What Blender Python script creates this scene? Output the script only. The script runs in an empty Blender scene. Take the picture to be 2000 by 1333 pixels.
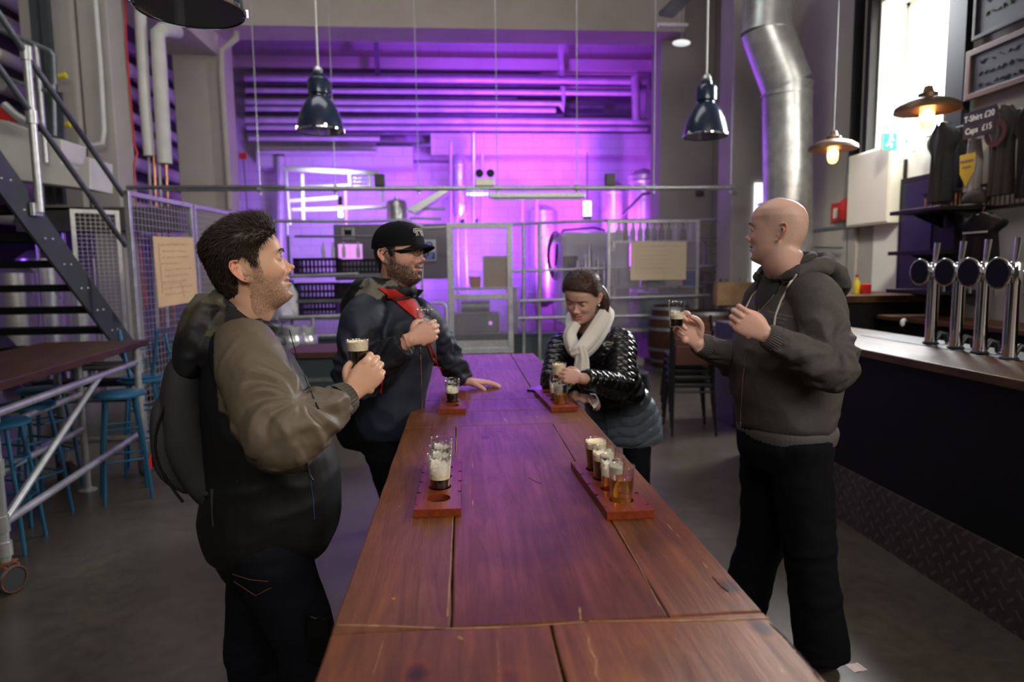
import bpy, bmesh, math, random
import numpy as np
from mathutils import Vector, Matrix, noise
R = math.radians
PI = math.pi
sc = bpy.context.scene
COL = sc.collection
random.seed(7)

# ------------------------------------------------------------------ camera
FPX = 1300.0                                   # focal length in pixels of the 2000x1333 frame
CAM = Vector((0.0, 0.0, 1.54))
CAM_ROT = Matrix.Rotation(R(-4.35), 4, 'Z') @ Matrix.Rotation(R(90 - 6.1), 4, 'X') @ Matrix.Rotation(R(-0.7), 4, 'Z')
cam_data = bpy.data.cameras.new('camera')
cam = bpy.data.objects.new('camera', cam_data)
COL.objects.link(cam)
cam.matrix_world = Matrix.Translation(CAM) @ CAM_ROT
cam_data.sensor_width = 36.0
cam_data.lens = 36.0 * FPX / 2000.0
cam_data.clip_start = 0.05
cam_data.clip_end = 120
cam_data.dof.use_dof = True
cam_data.dof.focus_distance = 1.85
cam_data.dof.aperture_fstop = 2.6
sc.camera = cam

def ray(px, py):
    d = Vector(((px - 1000.0) / FPX, -(py - 666.5) / FPX, -1.0))
    return (CAM_ROT.to_3x3() @ d)
def atY(px, py, Y):                             # the point seen at that pixel, Y metres down the room
    d = ray(px, py); return CAM + d * (Y / d.y)
def atZ(px, py, Z):
    d = ray(px, py); return CAM + d * ((Z - CAM.z) / d.z)
def atX(px, py, X):
    d = ray(px, py); return CAM + d * (X / d.x)

# ------------------------------------------------------------------ view, world, sun and daylight
sc.view_settings.view_transform = 'Standard'
sc.view_settings.look = 'None'
sc.view_settings.gamma = 1.0
sc.view_settings.use_curve_mapping = False
sc.view_settings.exposure = 0.0
world = bpy.data.worlds.new('world'); sc.world = world
world.use_nodes = True
wn = world.node_tree.nodes; wl = world.node_tree.links
wbg = wn['Background']
wbg.inputs[0].default_value = (1.0, 0.99, 0.88, 1)      # overcast sky, seen only through the window
wbg.inputs[1].default_value = 16.0

def area(name, loc, target, sx, sy, power, color, spread=None):
    l = bpy.data.lights.new(name, 'AREA'); l.shape = 'RECTANGLE'; l.size = sx; l.size_y = sy
    l.energy = power; l.color = color
    if spread: l.spread = R(spread)
    o = bpy.data.objects.new(name, l); COL.objects.link(o); o.location = loc
    o.rotation_euler = (Vector(target) - Vector(loc)).to_track_quat('-Z', 'Y').to_euler()
    return o
def spot(name, loc, target, power, color, angle=80, blend=.6, size=.1):
    l = bpy.data.lights.new(name, 'SPOT'); l.energy = power; l.color = color
    l.spot_size = R(angle); l.spot_blend = blend; l.shadow_soft_size = size
    o = bpy.data.objects.new(name, l); COL.objects.link(o); o.location = loc
    o.rotation_euler = (Vector(target) - Vector(loc)).to_track_quat('-Z', 'Y').to_euler()
    return o
def point(name, loc, power, color, size=.05):
    l = bpy.data.lights.new(name, 'POINT'); l.energy = power; l.color = color; l.shadow_soft_size = size
    o = bpy.data.objects.new(name, l); COL.objects.link(o); o.location = loc; return o

PURPLE = (0.30, 0.06, 1.0)
MAGENTA = (0.50, 0.08, 1.0)
# daylight from tall windows over the bar and unseen ones assumed behind the camera
area('window_daylight_bar', (4.54, 6.65, 3.58), (-0.5, 3.0, 1.0), 1.0, 1.5, 260, (0.95, 0.98, 1.0))
area('window_daylight_front', (3.9, -0.8, 3.6), (-0.4, 2.2, 1.0), 1.6, 2.6, 120, (1.0, 0.90, 0.78))
area('window_daylight_high', (0.5, -4.5, 6.0), (0.0, 9.0, 4.6), 6.0, 1.8, 265, (1.0, 0.96, 0.90))
area('unseen_top_light', (-1.0, 5.5, 7.3), (-1.0, 6.0, 0.0), 5.0, 2.0, 110, (0.92, 0.97, 1.0))  # unseen lamp under the ceiling, added to light upper walls and shoulders
# added spot inside the room, brightening the window wall and cream enclosure
spot('added_wall_spot', (2.2, 2.6, 4.8), (4.6, 6.9, 2.1), 900, (1.0, 0.97, 0.84), 20, .6, .25)
# purple wash lights of the brewing hall
spot('purple_wash_centre', (0.6, 12.9, 1.6), (0.4, 16.0, 3.4), 2900, PURPLE, 130, .9, .3)
spot('purple_wash_right', (3.0, 12.9, 1.6), (2.4, 16.0, 3.6), 2700, MAGENTA, 130, .9, .3)
spot('purple_wash_left', (-2.4, 12.6, 2.0), (-2.6, 16.0, 3.4), 950, (.36, .14, 1), 125, .9, .3)
spot('purple_wash_high', (1.0, 12.8, 4.4), (1.0, 16.0, 5.6), 900, PURPLE, 140, .9, .3)

spot('purple_beam_table', (0.4, 12.3, 5.0), (0.15, 3.9, 0.98), 380, PURPLE, 20, .9, .9)

spot('purple_wash_stairs', (-8.6, 8.2, 2.2), (-7.0, 10.5, 1.0), 220, (.30, .10, 1), 120, .8, .2)

# ------------------------------------------------------------------ object helpers
def tag(o, label=None, cat=None, group=None, kind=None):
    if label: o['label'] = label
    if cat: o['category'] = cat
    if group: o['group'] = group
    if kind: o['kind'] = kind
    return o
def thing(name, label, cat, loc=(0, 0, 0), rz=0.0, group=None):
    o = bpy.data.objects.new(name, None); o.empty_display_size = .1
    COL.objects.link(o); o.location = loc; o.rotation_euler = (0, 0, rz)
    return tag(o, label, cat, group)
def copy_tree(root, loc=None, rz=None, label=None, rot=None):
    def cp(o, parent):
        c = o.copy(); COL.objects.link(c); c.parent = parent
        for ch in o.children: cp(ch, c)
        return c
    r = cp(root, None)
    if loc is not None: r.location = loc
    if rz is not None: r.rotation_euler = (0, 0, rz)
    if rot is not None: r.rotation_euler = rot
    if label: r['label'] = label
    return r

class MB:
    """collects simple solids and links them as ONE mesh object"""
    def __init__(s):
        s.v = []; s.f = []; s.m = []; s.uv = None
    def add(s, vs, fs, mi=0, M=None):
        b = len(s.v)
        for p in vs:
            p = Vector(p)
            s.v.append(tuple(M @ p) if M is not None else tuple(p))
        for f in fs:
            s.f.append([b + i for i in f]); s.m.append(mi)
        return s
    def box(s, c, d, mi=0, rz=0, M=None):
        x, y, z = d[0] / 2, d[1] / 2, d[2] / 2
        vs = [(-x, -y, -z), (x, -y, -z), (x, y, -z), (-x, y, -z), (-x, -y, z), (x, -y, z), (x, y, z), (-x, y, z)]
        fs = [(0, 3, 2, 1), (4, 5, 6, 7), (0, 1, 5, 4), (1, 2, 6, 5), (2, 3, 7, 6), (3, 0, 4, 7)]
        T = Matrix.Translation(c) @ Matrix.Rotation(rz, 4, 'Z')
        if M is not None: T = M @ T
        return s.add(vs, fs, mi, T)
    def box2(s, a, b, mi=0):
        c = [(a[i] + b[i]) / 2 for i in range(3)]; d = [abs(a[i] - b[i]) for i in range(3)]
        return s.box(c, d, mi)
    def beam(s, p, q, w, h, mi=0, up=(0, 0, 1)):      # rectangular bar from p to q, w across, h along up
        p = Vector(p); q = Vector(q); d = q - p; L = d.length; d = d / L
        upv = Vector(up); sd = d.cross(upv)
        if sd.length < 1e-4: sd = d.cross(Vector((0, 1, 0)))
        sd.normalize(); u = sd.cross(d).normalized()
        vs = []
        for t in (0, L):
            for a, b in ((-1, -1), (1, -1), (1, 1), (-1, 1)):
                vs.append(p + d * t + sd * (a * w / 2) + u * (b * h / 2))
        fs = [(0, 1, 2, 3), (7, 6, 5, 4), (0, 4, 5, 1), (1, 5, 6, 2), (2, 6, 7, 3), (3, 7, 4, 0)]
        return s.add(vs, fs, mi)
    def tube(s, pts, r, n=10, mi=0, cap=True, closed=False):
        pts = [Vector(p) for p in pts]
        rs = r if isinstance(r, (list, tuple)) else [r] * len(pts)
        N = len(pts); b = len(s.v)
        ref = None; rings = []
        for i, p in enumerate(pts):
            if closed: t = (pts[(i + 1) % N] - pts[i - 1])
            elif i == 0: t = pts[1] - pts[0]
            elif i == N - 1: t = pts[-1] - pts[-2]
            else: t = (pts[i + 1] - p).normalized() + (p - pts[i - 1]).normalized()
            if t.length < 1e-9: t = Vector((0, 0, 1))
            t.normalize()
            if ref is None:
                ref = t.orthogonal().normalized()
            ref = ref - t * ref.dot(t)
            if ref.length < 1e-6: ref = t.orthogonal()
            ref.normalize(); bi = t.cross(ref)
            k = 1.0
            if not closed and 0 < i < N - 1:
                c = (pts[i + 1] - p).normalized().dot((p - pts[i - 1]).normalized())
                k = min(1.5, 1 / max(.5, math.sqrt((1 + c) / 2)))
            for j in range(n):
                a = 2 * PI * j / n
                s.v.append(tuple(p + (ref * math.cos(a) + bi * math.sin(a)) * rs[i]))
        for i in range(N - 1 if not closed else N):
            i2 = (i + 1) % N
            for j in range(n):
                j2 = (j + 1) % n
                s.f.append([b + i * n + j, b + i * n + j2, b + i2 * n + j2, b + i2 * n + j]); s.m.append(mi)
        if cap and not closed:
            s.f.append([b + j for j in range(n)][::-1]); s.m.append(mi)
            s.f.append([b + (N - 1) * n + j for j in range(n)]); s.m.append(mi)
        return s
    def lathe(s, prof, c=(0, 0, 0), n=24, mi=0, M=None, cap=True, mis=None):
        """prof: list of (radius, z), bottom to top"""
        T = Matrix.Translation(c)
        if M is not None: T = M @ T
        b = len(s.v)
        for r, z in prof:
            for j in range(n):
                a = 2 * PI * j / n
                s.v.append(tuple(T @ Vector((r * math.cos(a), r * math.sin(a), z))))
        for i in range(len(prof) - 1):
            for j in range(n):
                j2 = (j + 1) % n
                s.f.append([b + i * n + j, b + i * n + j2, b + (i + 1) * n + j2, b + (i + 1) * n + j])
                s.m.append(mis[i] if mis else mi)
        if cap:
            if prof[0][0] > 1e-6: s.f.append([b + j for j in range(n)][::-1]); s.m.append(mis[0] if mis else mi)
            if prof[-1][0] > 1e-6: s.f.append([b + (len(prof) - 1) * n + j for j in range(n)]); s.m.append(mis[-1] if mis else mi)
        return s
    def sphere(s, c, r, n=16, m=10, mi=0, sc=(1, 1, 1), M=None):
        prof = [(max(1e-5, r * math.sin(PI * i / m)), -r * math.cos(PI * i / m)) for i in range(m + 1)]
        T = Matrix.Translation(c) @ (M.to_4x4() if M is not None else Matrix.Identity(4)) @ Matrix.Diagonal((sc[0], sc[1], sc[2], 1))
        return s.lathe(prof, (0, 0, 0), n, mi, T, cap=False)
    def prism(s, poly, a, b, mi=0):
        """poly: points in 3D (planar), extruded by the vector from a to b"""
        poly = [Vector(p) for p in poly]; d = Vector(b) - Vector(a); n = len(poly)
        vs = poly + [p + d for p in poly]
        fs = [list(range(n))[::-1], list(range(n, 2 * n))] + [(i, (i + 1) % n, n + (i + 1) % n, n + i) for i in range(n)]
        return s.add(vs, fs, mi)
    def build(s, name, mats, parent=None, smooth=None, bevel=0, M=None, loc=None, seg=2):
        me = bpy.data.meshes.new(name)
        me.from_pydata(s.v, [], s.f)
        if not isinstance(mats, (list, tuple)): mats = [mats]
        for m in mats: me.materials.append(m)
        me.polygons.foreach_set('material_index', s.m)
        me.validate(); me.update()
        bm = bmesh.new(); bm.from_mesh(me)
        bmesh.ops.remove_doubles(bm, verts=bm.verts, dist=1e-6)
        bmesh.ops.recalc_face_normals(bm, faces=bm.faces)
        bm.to_mesh(me); bm.free()
        if smooth is not None:
            me.polygons.foreach_set('use_smooth', [True] * len(me.polygons))
            me.set_sharp_from_angle(angle=R(smooth))
        o = bpy.data.objects.new(name, me); COL.objects.link(o)
        if parent: o.parent = parent
        if loc is not None: o.location = loc
        if bevel:
            b = o.modifiers.new('bevel', 'BEVEL'); b.width = bevel; b.segments = seg; b.limit_method = 'ANGLE'; b.angle_limit = R(40)
        return o

# ------------------------------------------------------------------ materials
def mat(name, col, rough=.5, metal=0.0, spec=.5, emis=None, est=0.0, bump=None, var=None, trans=0.0, ior=1.45, coat=0, sheen=0, alpha=1.0, sss=0):
    """bump = (scale, strength[, detail]); var = (scale, amount) colour mottling"""
    m = bpy.data.materials.new(name); m.use_nodes = True
    nt = m.node_tree; n = nt.nodes; l = nt.links
    b = n['Principled BSDF']
    b.inputs['Base Color'].default_value = (*col, 1)
    b.inputs['Roughness'].default_value = rough
    b.inputs['Metallic'].default_value = metal
    b.inputs['Specular IOR Level'].default_value = spec
    b.inputs['IOR'].default_value = ior
    b.inputs['Transmission Weight'].default_value = trans
    b.inputs['Coat Weight'].default_value = coat
    b.inputs['Sheen Weight'].default_value = sheen
    if sss:
        b.inputs['Subsurface Weight'].default_value = sss
        b.inputs['Subsurface Radius'].default_value = (1, .35, .2)
        b.inputs['Subsurface Scale'].default_value = .006
    if emis:
        b.inputs['Emission Color'].default_value = (*emis, 1); b.inputs['Emission Strength'].default_value = est
    if bump or var:
        tc = n.new('ShaderNodeTexCoord')
    if var:
        t = n.new('ShaderNodeTexNoise'); t.inputs['Scale'].default_value = var[0]; t.inputs['Detail'].default_value = 5
        l.new(tc.outputs['Object'], t.inputs['Vector'])
        mp = n.new('ShaderNodeMapRange'); mp.inputs['From Min'].default_value = .3; mp.inputs['From Max'].default_value = .7
        mp.inputs['To Min'].default_value = 1 - var[1]; mp.inputs['To Max'].default_value = 1 + var[1]
        l.new(t.outputs['Fac'], mp.inputs['Value'])
        mx = n.new('ShaderNodeVectorMath'); mx.operation = 'SCALE'; mx.inputs[0].default_value = col
        l.new(mp.outputs['Result'], mx.inputs['Scale']); l.new(mx.outputs['Vector'], b.inputs['Base Color'])
    if bump:
        t = n.new('ShaderNodeTexNoise'); t.inputs['Scale'].default_value = bump[0]; t.inputs['Detail'].default_value = bump[2] if len(bump) > 2 else 3
        l.new(tc.outputs['Object'], t.inputs['Vector'])
        bp = n.new('ShaderNodeBump'); bp.inputs['Strength'].default_value = bump[1]; bp.inputs['Distance'].default_value = .01
        l.new(t.outputs['Fac'], bp.inputs['Height']); l.new(bp.outputs['Normal'], b.inputs['Normal'])
    return m

class NT:
    """small helper to write node graphs"""
    def __init__(s, m):
        s.nt = m.node_tree; s.n = s.nt.nodes; s.l = s.nt.links; s.b = s.n['Principled BSDF']
        s.tc = s.n.new('ShaderNodeTexCoord')
    def node(s, t, **kw):
        x = s.n.new(t)
        for k, v in kw.items(): setattr(x, k, v)
        return x
    def mapping(s, scale=(1, 1, 1), rot=(0, 0, 0), src='Object'):
        m = s.n.new('ShaderNodeMapping'); m.inputs['Scale'].default_value = scale; m.inputs['Rotation'].default_value = rot
        s.l.new(s.tc.outputs[src], m.inputs['Vector']); return m.outputs['Vector']
    def noise(s, vec, scale=5, detail=4, rough=.5, dist=0):
        t = s.n.new('ShaderNodeTexNoise'); t.inputs['Scale'].default_value = scale; t.inputs['Detail'].default_value = detail
        t.inputs['Roughness'].default_value = rough; t.inputs['Distortion'].default_value = dist
        s.l.new(vec, t.inputs['Vector']); return t.outputs['Fac']
    def ramp(s, fac, stops):
        r = s.n.new('ShaderNodeValToRGB'); e = r.color_ramp.elements
        while len(e) < len(stops): e.new(.5)
        for i, (p, c) in enumerate(stops):
            e[i].position = p; e[i].color = (*c, 1) if len(c) == 3 else c
        s.l.new(fac, r.inputs['Fac']); return r.outputs['Color']
    def mix(s, fac, a, b, mode='MIX'):
        x = s.n.new('ShaderNodeMix'); x.data_type = 'RGBA'; x.blend_type = mode
        for sock, v in ((x.inputs['Factor'], fac), (x.inputs['A'], a), (x.inputs['B'], b)):
            if isinstance(v, (int, float)): sock.default_value = v
            elif isinstance(v, tuple): sock.default_value = (*v, 1) if len(v) == 3 else v
            else: s.l.new(v, sock)
        return x.outputs['Result']
    def math(s, op, a, b=None):
        x = s.n.new('ShaderNodeMath'); x.operation = op
        for i, v in enumerate((a, b)):
            if v is None: continue
            if isinstance(v, (int, float)): x.inputs[i].default_value = v
            else: s.l.new(v, x.inputs[i])
        return x.outputs[0]
    def bump(s, h, strength=.3, dist=.01):
        b = s.n.new('ShaderNodeBump'); b.inputs['Strength'].default_value = strength; b.inputs['Distance'].default_value = dist
        s.l.new(h, b.inputs['Height']); s.l.new(b.outputs['Normal'], s.b.inputs['Normal']); return b
# ------------------------------------------------------------------ shared materials
def steel_mat(name, col=(.52, .53, .53), rough=.38, var=.16, scale=22, metal=.7):
    m = mat(name, col, rough, metal)
    g = NT(m); v = g.mapping((1, 1, 1))
    n1 = g.noise(v, scale, 3); n2 = g.noise(v, scale * .15, 4)
    f = g.math('MULTIPLY', n1, n2)
    lo = tuple(c * (1 - var) for c in col); hi = tuple(min(1, c * (1 + var)) for c in col)
    g.l.new(g.ramp(f, [(.15, lo), (.4, hi)]), g.b.inputs['Base Color'])
    g.l.new(g.math('MULTIPLY_ADD', n1, .25), g.b.inputs['Roughness'])
    rr = g.node('ShaderNodeMapRange'); rr.inputs['To Min'].default_value = rough - .1; rr.inputs['To Max'].default_value = rough + .15
    g.l.new(n2, rr.inputs['Value']); g.l.new(rr.outputs['Result'], g.b.inputs['Roughness'])
    return m
M = {}
M['galv'] = steel_mat('galvanised_steel')
M['galv_dark'] = steel_mat('weathered_tube', (.22, .24, .25), .42)
M['stainless'] = steel_mat('stainless', (.6, .6, .6), .28, .08)
M['duct'] = steel_mat('spiral_duct_zinc', (.55, .56, .55), .3, .2, 9)
M['chrome'] = mat('chrome', (.78, .78, .8), .06, 1.0)
M['black'] = mat('black_paint', (.007, .007, .008), .5, spec=.3)
M['black_metal'] = mat('black_powder_coat', (.018, .018, .02), .35, .2)
M['rubber'] = mat('rubber', (.02, .02, .02), .7)
M['white'] = mat('white_paint', (.72, .72, .7), .5, bump=(60, .05))
M['cream'] = mat('cream_enclosure', (.82, .78, .66), .5)
M['navy'] = mat('navy_enamel', (.014, .026, .055), .22, coat=.5)
M['blue_paint'] = mat('blue_stool_paint', (.03, .14, .26), .35, .3)
M['stair'] = mat('charcoal_steel_paint', (.062, .070, .076), .5, .3, bump=(40, .1), var=(3, .15))
M['tread'] = mat('dark_tread', (.006, .006, .007), .8, spec=.15)
M['rust'] = mat('rust', (.24, .09, .04), .8, .3, bump=(60, .4), var=(20, .4))
M['red'] = mat('red_plastic', (.62, .02, .02), .4)
M['pipe_lag'] = mat('lagged_pipe', (.62, .61, .56), .6, bump=(14, .25), var=(3, .1))
M['pipe_paint'] = mat('painted_pipe', (.38, .355, .36), .45, .2, var=(4, .12))
M['pipe_dark'] = mat('dark_pipe', (.13, .12, .13), .5, .2, var=(4, .2))
M['kraft'] = mat('kraft_paper', (.62, .42, .24), .8, bump=(50, .1), var=(5, .06))
M['ink'] = mat('ink', (.16, .11, .08), .8)
M['chalk'] = mat('chalk', (.5, .5, .48), .9)
M['board'] = mat('chalkboard', (.016, .016, .018), .6, var=(5, .3))
M['frame_brown'] = mat('dark_red_wood', (.09, .03, .02), .5, bump=(40, .1))
M['tyre'] = mat('caster_wheel', (.05, .05, .055), .45)
M['glass'] = mat('window_glass', (1, 1, 1), .02, trans=1.0, ior=1.45)
M['blue_plastic'] = mat('blue_plastic', (.02, .07, .45), .4)
M['yellow'] = mat('yellow_paint', (.75, .6, .03), .5)
M['copper'] = mat('copper_tube', (.55, .26, .13), .3, .9)

def plaster(name, col, stain=.12, brick=None, rough=.75):
    m = mat(name, col, rough); g = NT(m)
    v = g.mapping((1, 1, 1), src='Object')
    n = g.noise(v, 1.3, 6, .6); n2 = g.noise(v, 45, 2)
    lo = tuple(c * (1 - stain) for c in col); hi = tuple(min(1, c * (1 + stain * .5)) for c in col)
    c = g.ramp(n, [(.3, lo), (.7, hi)])
    if brick:
        # bricks laid in the wall's own plane: x across, z up
        sp = g.node('ShaderNodeSeparateXYZ'); g.l.new(v, sp.inputs[0])
        cb = g.node('ShaderNodeCombineXYZ')
        g.l.new(g.math('ADD', sp.outputs['X'], sp.outputs['Y']), cb.inputs['X']); g.l.new(sp.outputs['Z'], cb.inputs['Y'])
        b = g.node('ShaderNodeTexBrick'); b.inputs['Scale'].default_value = 1.0
        b.inputs['Brick Width'].default_value = .44; b.inputs['Row Height'].default_value = .215
        b.inputs['Mortar Size'].default_value = .008; b.inputs['Mortar Smooth'].default_value = .3
        b.inputs['Color1'].default_value = (1, 1, 1, 1); b.inputs['Color2'].default_value = (.95, .95, .95, 1); b.inputs['Mortar'].default_value = (.72, .72, .72, 1)
        g.l.new(cb.outputs[0], b.inputs['Vector'])
        c = g.mix(1.0, c, b.outputs['Color'], 'MULTIPLY')
        h = g.math('SUBTRACT', 1.0, b.outputs['Fac'])
        g.bump(h, .5, .01)
    else:
        g.bump(n2, .12, .005)
    g.l.new(c, g.b.inputs['Base Color'])
    return m
M['wall_grey'] = plaster('painted_wall_grey', (.42, .385, .35))
M['wall_block'] = plaster('painted_blockwork', (.47, .44, .43), .1, brick=True)
M['wall_beige'] = plaster('painted_beam_beige', (.56, .5, .44))
M['wall_dark'] = plaster('dark_wall', (.09, .085, .08), .3)

def floor_mat():
    m = mat('polished_concrete', (.2, .18, .15), .3); g = NT(m)
    v = g.mapping()
    n = g.noise(v, .9, 7, .6, .3); n2 = g.noise(v, 14, 5, .7); n3 = g.noise(v, 90, 2)
    c = g.ramp(n, [(.3, (.050, .040, .027)), (.55, (.080, .066, .047)), (.75, (.115, .098, .076))])
    c2 = g.ramp(n2, [(.35, (.75, .75, .75)), (.6, (1, 1, 1))])
    g.l.new(g.mix(1.0, c, c2, 'MULTIPLY'), g.b.inputs['Base Color'])
    rr = g.node('ShaderNodeMapRange'); rr.inputs['To Min'].default_value = .2; rr.inputs['To Max'].default_value = .48
    g.l.new(n2, rr.inputs['Value']); g.l.new(rr.outputs['Result'], g.b.inputs['Roughness'])
    g.bump(n3, .04, .004)
    return m
M['floor'] = floor_mat()

def table_wood(name, seed=0.0, tint=(1, 1, 1), rough=.37, along='Y', knots=True):
    m = mat(name, (.2, .08, .03), rough, spec=.42); g = NT(m)
    sc_ = (9, .7, 9) if along == 'Y' else (.7, 9, 9)
    mp = g.mapping(sc_); mpn = mp.node; mpn.inputs['Location'].default_value = (seed, seed * 1.7, 0)
    v = mp
    v1 = g.mapping((1, 1, 1)); v1.node.inputs['Location'].default_value = (seed * 3.1, seed, 0)
    grain = g.noise(v, 3.2, 9, .68, 1.2)
    fine = g.noise(v, 22, 6, .7, .4)
    big = g.noise(v1, 2.6, 5, .6)
    c = g.ramp(grain, [(.22, (.075, .022, .007)), (.45, (.155, .048, .013)), (.6, (.205, .070, .019)), (.85, (.31, .125, .036))])
    f = g.ramp(fine, [(.3, (.76, .73, .70)), (.55, (1, 1, 1))])
    c = g.mix(.8, c, f, 'MULTIPLY')
    b = g.ramp(big, [(.3, (.5, .42, .4)), (.55, (1, 1, 1)), (.8, (1.0, 1.0, 1.0))])
    c = g.mix(1.0, c, b, 'MULTIPLY')
    if knots:
        vo = g.node('ShaderNodeTexVoronoi'); vo.inputs['Scale'].default_value = 1.0; vo.feature = 'F1'
        mpk = g.mapping((4.2, 2.4, 0.0) if along == 'Y' else (2.4, 4.2, 0)); mpk.node.inputs['Location'].default_value = (seed * 2.3 + .4, seed * 5.1 + .2, 0)
        wob = g.noise(v1, 30, 3)
        g.l.new(mpk, vo.inputs['Vector'])
        kd = g.math('ADD', vo.outputs['Distance'], g.math('MULTIPLY', g.math('SUBTRACT', wob, .5), .05))
        k = g.ramp(kd, [(.0, (.15, .09, .07)), (.045, (.3, .2, .16)), (.065, (.6, .45, .35)), (.09, (1.2, 1.05, .8)), (.13, (1, 1, 1))])
        c = g.mix(1.0, c, k, 'MULTIPLY')
    sc2 = g.noise(g.mapping((60, 5, 1)) if along == 'Y' else g.mapping((5, 60, 1)), 1.1, 2)
    scr = g.ramp(sc2, [(.745, (0, 0, 0)), (.76, (1, 1, 1))])
    c = g.mix(scr, c, (.42, .23, .12))
    c = g.mix(1.0, c, tint, 'MULTIPLY')
    g.l.new(c, g.b.inputs['Base Color'])
    rr = g.node('ShaderNodeMapRange'); rr.inputs['To Min'].default_value = rough + .2; rr.inputs['To Max'].default_value = rough - .06
    g.l.new(grain, rr.inputs['Value']); g.l.new(rr.outputs['Result'], g.b.inputs['Roughness'])
    g.bump(g.math('ADD', grain, g.math('MULTIPLY', fine, .5)), .3, .004)
    return m
M['table_a'] = table_wood('table_board_a', 0.0)
M['table_b'] = table_wood('table_board_b', 3.7, (.95, .8, .8))
M['table_c'] = table_wood('table_board_c', 8.1, (1.05, 1.0, 1.0))
M['table_d'] = table_wood('table_board_d', 12.3, (1.15, 1.12, 1.1))
M['paddle'] = table_wood('paddle_wood', 5.5, (1.35, .72, .66), .32, 'Y', False)
M['bartop'] = table_wood('bar_top_wood', 2.0, (.55, .8, 1.1), .36)
M['dark_wood'] = table_wood('dark_table_wood', 6.0, (.32, .32, .32), .35)
M['barrel'] = table_wood('barrel_wood', 9.0, (.3, .3, .27), .5)
M['crate'] = mat('pale_crate_wood', (.5, .3, .15), .6, bump=(30, .2), var=(6, .2))
# ------------------------------------------------------------------ the room
def struct(name, mb, m, **k):
    o = mb.build(name, m, **k); o['kind'] = 'structure'; return o
struct('floor', MB().box2((-9.4, -5, -.1), (5, 16.4, 0)), M['floor'])
WALLR = 4.6; BACK = 16.0
# right wall with a window opening
WY0, WY1, WZ0, WZ1 = 6.09, 7.2, 2.80, 4.36
w = MB()
w.box2((WALLR, WY1, 0), (WALLR + .4, 16.4, 7.4))
w.box2((WALLR, WY0, 0), (WALLR + .4, WY1, WZ0))
w.box2((WALLR, WY0, WZ1), (WALLR + .4, WY1, 7.4))
w.box2((WALLR, -5, 0), (WALLR + .4, WY0, 7.4))
struct('wall_right', w, M['wall_grey'])
wf = MB()
for z in (WZ0 + .02, WZ1 - .02): wf.box2((WALLR + .28, WY0, z - .03), (WALLR + .34, WY1, z + .03))
for y in (WY0 + .03, WY1 - .03): wf.box2((WALLR + .28, y - .03, WZ0), (WALLR + .34, y + .03, WZ1))
struct('window_1', wf, M['white'])
rv = MB(); rv.box2((WALLR - .004, WY1 - .01, WZ0), (WALLR + .28, WY1 + .005, WZ1)); rv.box2((WALLR - .004, WY0, WZ0 - .015), (WALLR + .28, WY1, WZ0 + .005)); rv.box2((WALLR - .004, WY0, WZ1 - .005), (WALLR + .28, WY1, WZ1 + .015))
struct('trim_11', rv, mat('white_reveal', (.9, .88, .78), .6))
struct('trim_13', MB().box2((WALLR - .006, 6.66, 1.25), (WALLR, 7.16, 2.0)).box2((WALLR - .006, 6.3, 2.42), (WALLR, 6.72, 2.80)), mat('wall_glow_paint', (.85, .83, .76), .6))  # window glow put into the colour of these wall patches
gl = MB().box2((WALLR + .3, WY0, WZ0), (WALLR + .31, WY1, WZ1))
g_ = gl.build('window_pane', M['glass']); g_['kind'] = 'structure'

struct('wall_back', MB().box2((-9.4, BACK, 0), (WALLR + .4, BACK + .4, 7.4)), M['wall_block'])
struct('wall_left', MB().box2((-6.4, -5, 2.4), (-6.0, 16.4, 7.4)).box2((-6.4, -5, 0), (-6.0, 6.5, 2.4)), M['wall_dark'])
struct('trim_12', MB().box2((-9.4, 6.1, 0), (-9.2, 16.4, 2.6)).box2((-9.4, 6.1, 2.6), (-6.4, 16.4, 2.7)).box2((-9.4, 6.1, 0), (-6.4, 6.3, 2.6)), M['wall_dark'])
struct('wall_front', MB().box2((-9.4, -5.2, 0), (5, -5.0, 7.4)), M['wall_dark'])
struct('ceiling', MB().box2((-9.4, -5, 7.4), (5, 16.4, 7.6)), M['wall_beige'])
# big cross beam and the second, thinner one on the back wall
struct('trim_1', MB().box2((-4.6, 11.6, 5.55), (WALLR - .7, 12.3, 7.4)), M['wall_beige'])
struct('trim_2', MB().box2((-5.2, 15.6, 6.05), (WALLR - .1, 16, 6.3)), M['wall_beige'])
# bulkhead above the low bay
struct('trim_3', MB().box2((-.6, 15.45, 4.15), (WALLR, 16, 4.62)), M['wall_block'])
struct('trim_4', MB().box2((-4.4, 15.3, 3.85), (-1.0, 16, 4.3)), M['wall_block'])
# columns on the left and the pier on the right
def column(name, x0, x1, y0, y1, z0, z1, m, bev=.015):
    return struct(name, MB().box2((x0, y0, z0), (x1, y1, z1)), m, bevel=bev)
column('trim_20', -5.35, -4.75, 9.0, 9.5, 2.35, 7.4, M['wall_grey'])
column('trim_21', -4.72, -4.35, 9.1, 9.5, 0, 7.4, M['wall_grey'])
column('trim_22', -4.75, -3.98, 12.0, 12.7, 0, 5.6, M['wall_beige'])
column('trim_23', 3.95, WALLR, 9.55, 10.1, 0, 7.4, M['wall_grey'])
column('trim_24', 3.62, WALLR, 12.0, 12.6, 0, 7.4, M['wall_grey'])
# raised kerb in front of the brewing hall and its low steel upstand
struct('trim_5', MB().box2((-3.1, 10.35, 0), (2.9, 10.7, .1)), M['wall_grey'])
ks = MB().box2((-3.0, 10.5, .1), (2.75, 10.56, .5)); ks.box2((-3.0, 10.47, .5), (2.75, 10.6, .54))
struct('wall_low', ks, mat('teal_grey_upstand', (.05, .075, .08), .4))
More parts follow.
